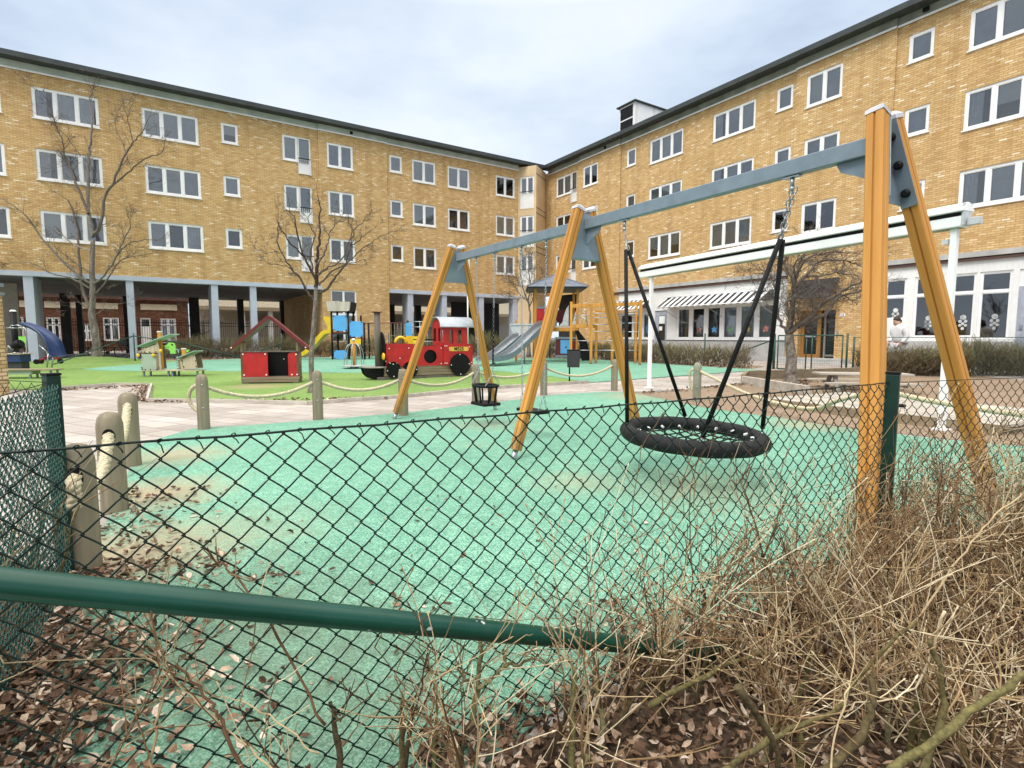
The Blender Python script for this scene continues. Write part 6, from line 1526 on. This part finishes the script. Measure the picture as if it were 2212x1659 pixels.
for x, y in ((.10,-.10),(-.08,.08)):
    mb = MB(); mb.ball((x,y,.05), .075, 10, sx=.65, sy=1.6, sz=.6); mb.build('shoe', M_white, PN)
for x, y, z in ((.20,-.14,.90),(-.21,-.18,.93)):
    mb = MB()
    mb.ball((x,y,z), .038, 8, sx=.6, sy=.9, sz=1.1)
    for q in range(4): mb.tube([(x,y-.025+.016*q,z-.03),(x-.01,y-.030+.016*q,z-.075),(x-.02,y-.035+.016*q,z-.10+.006*abs(q-1.5))], [.009,.008,.006], 5)
    mb.tube([(x,y-.03,z+.01),(x-.015,y-.06,z-.02),(x-.02,y-.065,z-.05)], [.010,.009,.007], 5); mb.build('hand', M_skin, PN)
# ---------------------------------------------------------------- near chain-link fence, its posts, wire ties and brace
FO, FD = V3((-.851,1.089,0)), V3((.8727,.4882,0)); FN = V3((.4882,-.8727,0))    # FN points to the viewer's side
PR = FO + FD*3.06; PLc = FO - FD*.48; PK = V3((-2.25,2.60,0)); ZT = 1.03
NF = thing('chain_link_fence', 'dark green chain-link fence with sagging diamonds close in front of the viewer', 'chain-link fence')
mb = MB(); chainlink(mb, PLc+FD*.02, PR-FD*.03, .03, ZT-.006, .0707, .00215, 3, 5, .0040, wob=1.0); mb.build('chain_link', M_wire, NF)
mb = MB()
w0, w1 = PLc + V3((0,0,ZT)), PR + V3((0,0,ZT)); n_ = 40
mb.tube([w0.lerp(w1, k/n_) - V3((0,0,.006*math.sin(math.pi*k/n_)+.0015*math.sin(k*1.7))) for k in range(n_+1)], .0029, 7)
for z in (.52,.06): mb.tube([PLc+FN*.006+V3((0,0,z)), PR+FN*.006+V3((0,0,z))], .0015, 5) if z < .5 else None
mb.build('top_wire', M_wire, NF)
L_f = (PR-PLc).length; rg = random.Random(4)
for k in range(int(L_f/.0707)):
    c = PLc + FD*(.02+(k+1)*.0707) + V3((0,0,ZT-.003))
    tm = MB()
    # knuckled wire ends twisted over the top wire
    tm.tube([c + FD*(.0048*math.cos(q*.75)) + FN*(.0035*math.sin(q*.75)) + V3((0,0,.0042*math.sin(q*.75+.5)+.001)) for q in range(10)], .0014, 5)
    e = c + V3((0,0,-.001)); dx = rg.uniform(.006,.012)
    tm.tube([e - FD*.004 + FN*.004, e + FD*dx*.5 + FN*.006 - V3((0,0,.008)), e + FD*dx + FN*.005 - V3((0,0,rg.uniform(.016,.026)))], .0014, 5)
    tm.build('wire_tie', M_wire, NF)
def sqpost(T, p, h, ang, wd=.062):
    mb = MB(); mb.M = Matrix.Translation(p) @ Matrix.Rotation(ang,4,'Z'); mb.box(-wd/2,wd/2,-wd/2,wd/2,-.1,h); o = mb.build('post', M_dkgreen, T, bevel=.004)
    cp = MB(); cp.M = mb.M; cp.box(-wd/2-.002,wd/2+.002,-wd/2-.002,wd/2+.002,h+.0005,h+.012); cp.build('post_cap', M_blackpaint, o)
fa = math.atan2(FD.y, FD.x)
sqpost(NF, PR + FD*.035, 1.07, fa+.35, .056); mb = MB(); mb.tube([PLc - FD*.03 + V3((0,0,-.1)), PLc - FD*.03 + V3((0,0,1.08))], .03, 12); mb.build('post', M_dkgreen, NF)
# slanted brace pipe and its clamp
b0, b1_ = V3((-1.38,.61,1.04)), V3((.79,1.94,.055))
bd = (b1_-b0).normalized()
mb = MB(); mb.tube([b0 + (b1_-b0)*(k/12) for k in range(13)], .0278, 24)
m, nt, b = nodes('glossy_green_pipe'); v = objco(nt)
base_ = ramp(nt, [(.3,(.002,.040,.024)),(.7,(.005,.060,.038))], noise(nt, 3, 4, .6, v))
scr = ramp(nt, [(.735,(0,0,0)),(.76,(1,1,1))], noise(nt, 26, 2, .4, v)); dust = ramp(nt, [(.55,(0,0,0)),(.85,(.10,.10,.10))], noise(nt, 9, 6, .7, v))
c = mixc(nt, dust.outputs[0], base_.outputs[0], (.15,.2,.17)); nt.links.new(mixc(nt, scr.outputs[0], c, (.45,.47,.45)), b.inputs['Base Color'])
b.inputs['Roughness'].default_value = .24; b.inputs['Specular IOR Level'].default_value = .42
mb.build('brace_pipe', m, NF)
mb = MB(); e_ = b1_ + bd*.02; mb.tube([e_, e_+bd*.10], .032, 16); mb.tube([e_+bd*.1, e_+bd*.16], [.026,.015], 12); mb.build('brace_shoe', M_dkgreen, NF)
def chip(k, wd, ln):
    pass
# fence continuing past the right-hand post
NR_ = thing('chain_link_fence', 'chain-link fence stretch right of the square green post behind the bare shrubs', 'chain-link fence')
q1 = V3((4.3,3.42,0)); mb = MB(); chainlink(mb, PR+FD*.06+V3((.04,.0,0)), q1, .03, ZT-.006, .068, .0018, 2, 4, .004, wob=1.0); mb.build('chain_link', M_wire, NR_)
mb = MB(); mb.tube([PR+V3((.08,.03,ZT)), q1+V3((0,0,ZT))], .002, 6); mb.tube([PR+V3((.08,.03,.5)), q1+V3((0,0,.5))], .0015, 5); mb.build('top_wire', M_wire, NR_)
mb = MB(); mb.tube([q1-V3((0,0,.1)), q1+V3((0,0,1.05))], .03, 10); mb.build('post', M_dkgreen, NR_)
# fence along the left running away to its corner post
NL = thing('chain_link_fence', 'green chain-link fence on the left seen at a raking angle up to its corner post', 'chain-link fence')
mb = MB(); chainlink(mb, PLc - FD*.0, PK + V3((.12,-.10,0)), .03, ZT-.006, .045, .0021, 1, 4, .006, wob=1.2); chainlink(mb, PLc - FD*.02, PK + V3((.05,-.04,0)), .03, ZT-.006, .06, .0018, 0, 4, 0); mb.build('chain_link', paint('teal_wire', (.016,.085,.068), .42, var=.35, scale=30), NL)
mb = MB(); mb.tube([PLc+V3((0,0,ZT)), PK+V3((0,0,ZT))], .002, 6); mb.build('top_wire', M_wire, NL)
sqpost(NL, PK + V3((-.03,.05,0)), 1.06, 1.1, .058)
mb = MB(); chainlink(mb, PK, (-5.2,3.7), .03, ZT-.006, .09, .0015, 0, 4, 0); mb.tube([PK+V3((0,0,ZT)), V3((-5.2,3.7,ZT))], .002, 6); mb.build('chain_link', M_wire, NL)

# ---------------------------------------------------------------- bare shrubs
def shoot(mb, p, d, L, r, rg, lvl, wig=.14, up=.07, n=None, kids=3, tint=None, thin=.0013):
    n = n or max(4, int(L/.05)); pts = [p.copy()]; ds = [d.copy()]; q = p.copy(); dd = d.copy()
    for i in range(n):
        dd = (dd + V3((rg.gauss(0,wig), rg.gauss(0,wig), rg.gauss(0,wig)+up))*.5).normalized(); q = q + dd*(L/n)
        if q.z < .01: q.z = .01; dd.z = abs(dd.z)
        # stay on the viewer's side of the mesh
        s = (q-FO).dot(FN)
        if s < .02 and (q-FO).dot(FD) > -.3: q = q + FN*(.02-s); dd = (dd + FN*.5).normalized()
        pts.append(q.copy()); ds.append(dd.copy())
    mb.tint = rg.random() if tint is None else min(1,max(0,tint+rg.gauss(0,.12)))
    sid = 6 if r > .004 else (4 if r > .002 else 3)
    rr = [max(thin, r*(1-.6*i/n)*(1+(.25 if (i % 3 == 0 and r < .005) else 0))) for i in range(n+1)]
    mb.tube(pts, rr, sid, caps=r > .004)
    if r < .004 and rg.random() < .5:      # bud at the tip
        mb.tube([pts[-1], pts[-1]+ds[-1]*.006, pts[-1]+ds[-1]*.014], [.0014,.0026,.0008], 4, caps=False)
    if lvl <= 0: return
    for _ in range(kids):
        k = rg.randint(max(1,n//5), n); an = rg.uniform(.35,1.15); ax = ds[k].orthogonal().normalized(); ax.rotate(Matrix.Rotation(rg.uniform(0,6.28),3,ds[k]))
        nd = (ds[k]*math.cos(an)+ax*math.sin(an)).normalized()
        shoot(mb, pts[k], nd, L*rg.uniform(.35,.8), max(thin, rr[k]*.55), rg, lvl-1, wig, up, None, kids, None if tint is None else tint+.1, thin)
def shrub(label, x, y, seed, h=.6, stems=6, lean=None, dense=1.0, wide=.5):
    rg = random.Random(seed); z = gz(y); T = thing('bare_shrub', label, 'shrub', (x,y,0), 0, 'bare shrubs of the overgrown hedge at the fence')
    o = V3((x,y,0)); ms = MB(); mt = MB()
    for _ in range(stems):
        p = o + V3((rg.gauss(0,.06),rg.gauss(0,.06),-.03)); a = rg.uniform(0,6.28); t = rg.uniform(.1,wide)
        d = V3((math.cos(a)*t, math.sin(a)*t, 1)); d = (d + (V3(lean) if lean else V3((0,0,0)))).normalized(); L = h*rg.uniform(.45,.85); r = rg.uniform(.006,.012)
        n = 8; pts = [p.copy()]; q = p.copy(); dd = d.copy(); ds = [d.copy()]
        for i in range(n):
            dd = (dd + V3((rg.gauss(0,.2),rg.gauss(0,.2),rg.gauss(0,.12)))*.5).normalized(); q = q + dd*(L/n); s = (q-FO).dot(FN)
            if s < .03: q = q + FN*(.03-s)
            pts.append(q.copy()); ds.append(dd.copy())
        ms.tint = rg.random(); ms.tube(pts, [r*(1-.35*i/n)*(1+rg.uniform(-.08,.12)) for i in range(n+1)], 8)
        for _ in range(int(5*dense)):
            k = rg.randint(2,n); an = rg.uniform(.2,.9); ax = ds[k].orthogonal().normalized(); ax.rotate(Matrix.Rotation(rg.uniform(0,6.28),3,ds[k]))
            nd = (ds[k]*math.cos(an)+ax*math.sin(an)).normalized(); nd.z = abs(nd.z)+.35; nd.normalize()
            shoot(mt, pts[k], nd, h*rg.uniform(.35,.85), r*rg.uniform(.25,.45), rg, 2, kids=3)
        for _ in range(int(3*dense)):         # long pliant whips
            k = rg.randint(1,n); nd = (ds[k]+V3((rg.gauss(0,.5),rg.gauss(0,.5),rg.uniform(-.1,.6)))).normalized()
            shoot(mt, pts[k], nd, h*rg.uniform(.6,1.15), rg.uniform(.002,.0032), rg, 1, wig=.09, up=.03, kids=4, tint=rg.choice([.1,.3,.75,.85]))
    for v in (ms, mt): v.v = [p-o for p in v.v]
    ms.build('stems', M_moss, T, tint=True); mt.build('twigs', M_twig, T, tint=True); return T
SEED = 100
spots = []
# (distance along the fence, metres in front of it, height, stems, density)
for s, d_, h, st, dn_ in ((.95,.16,.34,3,.6),(1.25,.14,.40,3,.8),(1.5,.22,.42,4,.9),(1.75,.12,.42,4,.9),(2.0,.28,.46,5,1.1),(2.25,.12,.46,5,1.1),(2.5,.32,.50,6,1.2),(2.72,.12,.50,5,1.2),(2.95,.34,.55,6,1.2),(3.15,.12,.55,6,1.2),(3.4,.40,.58,6,1.2),(3.65,.15,.58,6,1.2),(3.9,.45,.60,6,1.1),(4.2,.2,.6,6,1.1),(4.5,.5,.62,6,1.0),
      (1.55,.50,.42,4,.9),(1.95,.58,.46,5,1.1),(2.35,.62,.50,5,1.2),(2.75,.70,.54,6,1.2),(3.2,.75,.60,6,1.2),(3.7,.85,.64,6,1.2),(4.2,.95,.66,6,1.0),
      (1.95,.95,.44,4,1.0),(2.45,1.0,.52,5,1.1),(2.95,1.08,.58,5,1.1),(3.5,1.2,.64,5,1.1)):
    p = FO + FD*s + FN*d_; spots.append((p.x,p.y,h,st,dn_))
zone = [('under the pipe',1.45),('at the pipe foot',2.0),('before the nest swing',2.55),('left of the green post',3.0),('at the green post',3.4),('right of the green post',9)]
cnt = {}
ordn = ['first','second','third','fourth','fifth','sixth','seventh','eighth']
for k, (x, y, h, st, dn_) in enumerate(spots):
    s = (V3((x,y,0))-FO).dot(FD); d_ = (V3((x,y,0))-FO).dot(FN)
    zn = next(z for z, lim in zone if s < lim); row = 'against the mesh' if d_ < .3 else ('a step off the mesh' if d_ < .8 else 'nearest the viewer')
    key = (zn,row); cnt[key] = cnt.get(key,0)+1
    lab = f"bare shrub {zn}, {ordn[cnt[key]-1]} {row}"
    shrub(lab, x, y, SEED+k, h*(1 if s < 2 else .76)*(1.15 if d_ < .3 else .9), st, None, dn_*1.0)
# thin sticks poking up on the left and a sparse bush behind the raking fence
shrub('low sparse shrub with few long bare shoots, farthest left along the near fence', *(FO+FD*.55+FN*.12).xy, 160, .42, 2, None, .5)
shrub('tiny leafless shrub at the bottom edge left of the mossy stubs', *(FO+FD*.75+FN*.30).xy, 161, .36, 2, None, .6)
for k, (x, y) in enumerate(((-1.72,1.25),(-1.9,1.7),(-2.1,2.1),(-2.35,2.35),(-1.62,1.0),(-2.0,1.35))):
    rg = random.Random(170+k); T = thing('bare_shrub', 'brown bare shrub tangled behind the raking left fence, ' + ordn[k] + ' of six', 'shrub', (x,y,0), 0, 'bare shrubs behind the left fence'); mt = MB(); ms = MB()
    for _ in range(7):
        a = rg.uniform(0,6.28); d = V3((math.cos(a)*.35,math.sin(a)*.35,1)).normalized(); p = V3((rg.gauss(0,.08),rg.gauss(0,.08),-.02))
        pts = [p + d*(.09*i) + V3((rg.gauss(0,.012),rg.gauss(0,.012),0)) for i in range(7)]; ms.tint = rg.random(); ms.tube(pts, [.008*(1-.09*i) for i in range(7)], 6)
        for _ in range(9):
            k2 = rg.randint(1,6); nd = (d + V3((rg.gauss(0,.6),rg.gauss(0,.6),rg.gauss(0,.3)))).normalized(); q = pts[k2].copy(); L = rg.uniform(.15,.4); pp = [q.copy()]
            for i in range(5): nd = (nd+V3((rg.gauss(0,.15),rg.gauss(0,.15),.03))).normalized(); q = q+nd*L/5; pp.append(q.copy())
            mt.tint = rg.random()*.8; mt.tube(pp, [.0024*(1-.12*i) for i in range(6)], 3, caps=False)
    ms.build('stems', M_moss, T, tint=True); mt.build('twigs', M_twig, T, tint=True)


# ---------------------------------------------------------------- individual canes, pruned stubs and long shoots that stand out
def cane_shrub(label, paths, mossy, seed, name='bare_shrub'):
    rg = random.Random(seed); b = at(*paths[0][0][0], paths[0][1]); T = thing(name, label, 'shrub', (b.x,b.y,0), 0, 'bare shrubs of the overgrown hedge at the fence'); o = V3((b.x,b.y,0)); mt = MB()
    for pts, Y, r, tint, side_ in paths:
        n0 = len(pts); P = smooth_path([at(x,y,Y+(.10*i/n0)) for i,(x,y) in enumerate(pts)], 6); P = [p + V3((rg.gauss(0,.002),rg.gauss(0,.003),rg.gauss(0,.002))) for p in P]; n = len(P)
        ms = MB(); ms.tint = tint; ms.tube([p-o for p in P], [r*(1-.5*i/n)*(1+(.18 if i % 5 == 0 else 0)) for i in range(n)], 9 if r > .004 else 5)
        ms.build('stem', M_moss if mossy else M_twig, T, tint=True)
        for _ in range(side_):
            k = rg.randint(n//4, n-1); d = (P[min(k+1,n-1)]-P[k-1]).normalized(); ax = d.orthogonal().normalized(); ax.rotate(Matrix.Rotation(rg.uniform(0,6.28),3,d)); nd = (d+ax*rg.uniform(.5,1.2)).normalized()
            shoot(mt, P[k], nd, rg.uniform(.06,.25), min(.0024,max(.0012,r*.35)), rg, 1, kids=2, tint=tint)
    if mt.v:
        mt.v = [p-o for p in mt.v]; mt.build('twigs', M_twig, T, tint=True)
    return T
h1 = lambda pts: [(1426.4+x*.3716, 1042.3+y*.3716) for x, y in pts]
h2 = lambda pts: [(658.3+x*.3522, 1152+y*.3522) for x, y in pts]
h3 = lambda pts: [(x*.3056, 1152+y*.3056) for x, y in pts]
cane_shrub('thick mossy canes arching diagonally across the bottom right corner', [
    (h1([(-60,1300),(340,1085),(640,985)]), 1.45, .0085, .55, 8), (h1([(300,1720),(700,1460),(1000,1330),(1160,1130),(1480,800)]), 1.2, .0075, .5, 9), (h1([(1300,1720),(1800,1340),(2114,1120),(2300,980)]), 1.05, .0095, .6, 8),
    (h1([(900,1720),(1180,1450),(1230,1250),(1240,1100)]), 1.15, .011, .35, 6), (h1([(1500,1720),(1650,1300),(1560,900)]), 1.15, .009, .5, 6), (h1([(450,1190),(640,1480),(690,1700)]), 1.1, .009, .3, 4)], True, 301)
cane_shrub('long straw pale and reddish whips rising over the hedge right of the nest swing', [
    (h1([(1000,1330),(1400,900),(1700,500),(1910,230),(2110,60)]), 1.5, .0036, .72, 5), (h1([(840,990),(1200,560),(1400,200),(1490,190)]), 1.7, .0042, .15, 7), (h1([(960,1720),(1080,1230),(1100,1180)]), .95, .0020, .8, 3),
    (h1([(600,440),(520,140),(480,20)]), 1.9, .0040, .1, 6), (h1([(600,440),(690,200),(750,40)]), 1.9, .0036, .1, 5), (h1([(620,1000),(680,700),(600,440)]), 1.75, .005, .2, 6), (h1([(1290,440),(1180,100),(1100,-60)]), 1.9, .0034, .2, 6),
    (h1([(180,700),(180,400),(170,10)]), 1.8, .003, .15, 3), (h1([(1530,700),(1600,300),(1620,-40)]), 1.8, .004, .2, 6), (h1([(1900,700),(1920,300),(1910,20)]), 1.7, .0036, .1, 5), (h1([(1690,400),(1720,100),(1740,-80)]), 1.9, .004, .25, 5), (h1([(1650,740),(1480,1180),(1100,1300)]), 1.2, .003, .9, 4)], False, 302)
cane_shrub('forked mossy stump with spread arms just under the brace pipe end', [
    (h2([(1020,1180),(1060,950),(1075,720),(1065,640)]), 1.42, .0085, .8, 5), (h2([(1065,950),(1160,880),(1240,810),(1330,800),(1430,745)]), 1.42, .006, .85, 5), (h2([(1060,960),(970,880),(930,780)]), 1.42, .004, .5, 4), (h2([(1240,810),(1215,720)]), 1.42, .006, .7, 2)], True, 303)
for k, (pts, Y, r, lab) in enumerate(((h2([(230,1500),(195,1230),(160,1035)]), 1.28, .0095, 'dark brown pruned stub leftmost along the bottom of the photo'), (h2([(590,1500),(598,1200),(594,1005)]), 1.36, .0075, 'mossy green pruned stub with thin neighbour at bottom centre'),
      (h2([(610,1500),(640,1250),(668,1050)]), 1.34, .008, 'leaning brown pruned stub beside the mossy one at bottom centre'), (h2([(945,1500),(965,1330),(985,1185)]), 1.30, .0075, 'short brown stub with pale cut top below the forked stump'), (h2([(1640,1500),(1640,1100),(1655,820)]), 1.42, .0105, 'tall straight mossy stub right of the forked stump'), (h2([(790,1500),(800,1200),(815,990)]), 1.38, .007, 'thin mossy stub left of the forked stump'))):
    cane_shrub(lab, [(pts, Y, r, .15 if 'brown' in lab else .7, 4)], True, 310+k, 'pruned_stub')
cane_shrub('several long knobbly shoots crossing the mesh at the bottom left', [
    (h3([(1730,1720),(1560,1330),(1480,1180),(1260,940)]), 1.02, .0042, .12, 3), (h3([(1960,1700),(1650,1420),(1350,1150),(1050,880)]), 1.02, .0022, .7, 4), (h3([(1060,1700),(1110,1350),(1190,1000)]), .98, .0030, .6, 3), (h3([(1050,1600),(960,1250),(830,1020)]), .98, .0019, .2, 2),
    (h3([(740,1700),(900,1430),(1080,1030)]), .95, .0022, .3, 3), (h3([(370,1700),(440,1450),(510,1220)]), .9, .0022, .05, 2), (h3([(2300,1350),(1900,630),(1650,290),(1570,210)]), 1.15, .0032, .2, 4), (h3([(2250,1560),(1900,1290),(1600,1160),(1370,1160)]), 1.08, .0019, .75, 3)], False, 330)
# a couple of pinkish dead petals and a magenta scrap caught in the twigs
# ---------------------------------------------------------------- leaf litter
lm = MB(); rg = random.Random(12)
def leaf(x, y, z, sz, flat=.35):
    a = rg.uniform(0,6.28); tl = V3((rg.gauss(0,flat),rg.gauss(0,flat),1)).normalized(); u = V3((math.cos(a),math.sin(a),0)); u = (u - tl*u.dot(tl)).normalized(); v = tl.cross(u)
    lm.tint = rg.random(); w_ = sz*rg.uniform(.14,.30); c = V3((x,y,z+sz*.15)); curl = rg.uniform(-.25,.35)*sz; bend = rg.uniform(-.1,.3)*sz
    mid = [c - u*sz*.5 + tl*bend, c - u*sz*.15, c + u*sz*.2, c + u*sz*.5 + tl*bend]
    I = [lm.add(p) for p in mid]; A = [lm.add(c - u*sz*.2 + v*w_ + tl*curl), lm.add(c + u*sz*.18 + v*w_*.9 + tl*curl)]; B = [lm.add(c - u*sz*.2 - v*w_ + tl*curl), lm.add(c + u*sz*.18 - v*w_*.9 + tl*curl)]
    lm.face([I[0],I[1],A[0]]); lm.face([I[1],I[2],A[1],A[0]]); lm.face([I[2],I[3],A[1]]); lm.face([I[0],B[0],I[1]]); lm.face([I[1],B[0],B[1],I[2]]); lm.face([I[2],B[1],I[3]])
def drift(n, fn, s0, s1, zmax=.0):
    for _ in range(n):
        x, y = fn(); leaf(x, y, gz(y)+.008+rg.random()**2*zmax, rg.uniform(s0,s1))
LP0, LP1 = V3((-1.40,.75,0)), V3((-2.15,2.75,0))
def along(p, q, w_, pw=1): 
    t = rg.random()**pw; c = p.lerp(q,t); d = (q-p).normalized(); a = V3((d.y,-d.x,0)); o = abs(rg.gauss(0,w_)); c = c + a*o; return c.x, c.y
drift(1500, lambda: along(V3((-1.5,1.0,0)), V3((-2.3,2.8,0)), .22), .022, .055, .05)
drift(1600, lambda: along(V3((-1.45,.95,0)), V3((-1.95,2.0,0)), .30), .025, .06, .06)
drift(250, lambda: along(V3((-2.2,2.6,0)), V3((-3.2,4.2,0)), .35), .03, .06, .01)
drift(8500, lambda: ((lambda c: (c.x, c.y))(FO + FD*(.7+4.2*rg.random()**1.4) + FN*rg.uniform(-.12,1.15))), .02, .05, .05)
drift(1900, lambda: ((lambda c: (c.x, c.y))(FO + FD*rg.uniform(1.5,4.6) + FN*(-abs(rg.gauss(0,.20))))), .02, .05, .03)
drift(90, lambda: ((lambda c: (c.x, c.y))(FO + FD*rg.uniform(-.2,3.0) + FN*(-rg.random()**1.3*2.6))), .02, .05, .0)
for _ in range(15):                                # small clusters blown over the rubber surface
    cx, cy = (lambda c: (c.x, c.y))(FO + FD*rg.uniform(-.6,1.1) + FN*(-rg.uniform(.1,2.0)))
    for _ in range(rg.randint(8,34)): leaf(cx+rg.gauss(0,.09), cy+rg.gauss(0,.09), gz(cy)+.006, rg.uniform(.018,.05))
for a, b_, n_, wd in (((-10.6,12.3),(-9.0,13.2),170,.10),((-9.0,13.2),(-7.0,10.2),170,.12),((-7.0,10.2),(-2.4,10.8),200,.05),((2.8,11.8),(5.9,13.7),200,.2),((6.2,13.6),(8.5,15),220,.4),((4.4,25.4),(8.4,18.6),500,.25),((-13.6,26.5),(-7.8,29.8),400,.2),((-15.5,24.6),(-13.6,26.5),120,.3)):
    drift(n_, lambda: along(V3((*a,0)), V3((*b_,0)), wd), .05, .10, .02)
o = lm.build('leaf_litter', M_leaf, tint=True); o['kind'] = 'stuff'; o['label'] = 'dry brown fallen leaves along the fences and scattered over the green rubber'
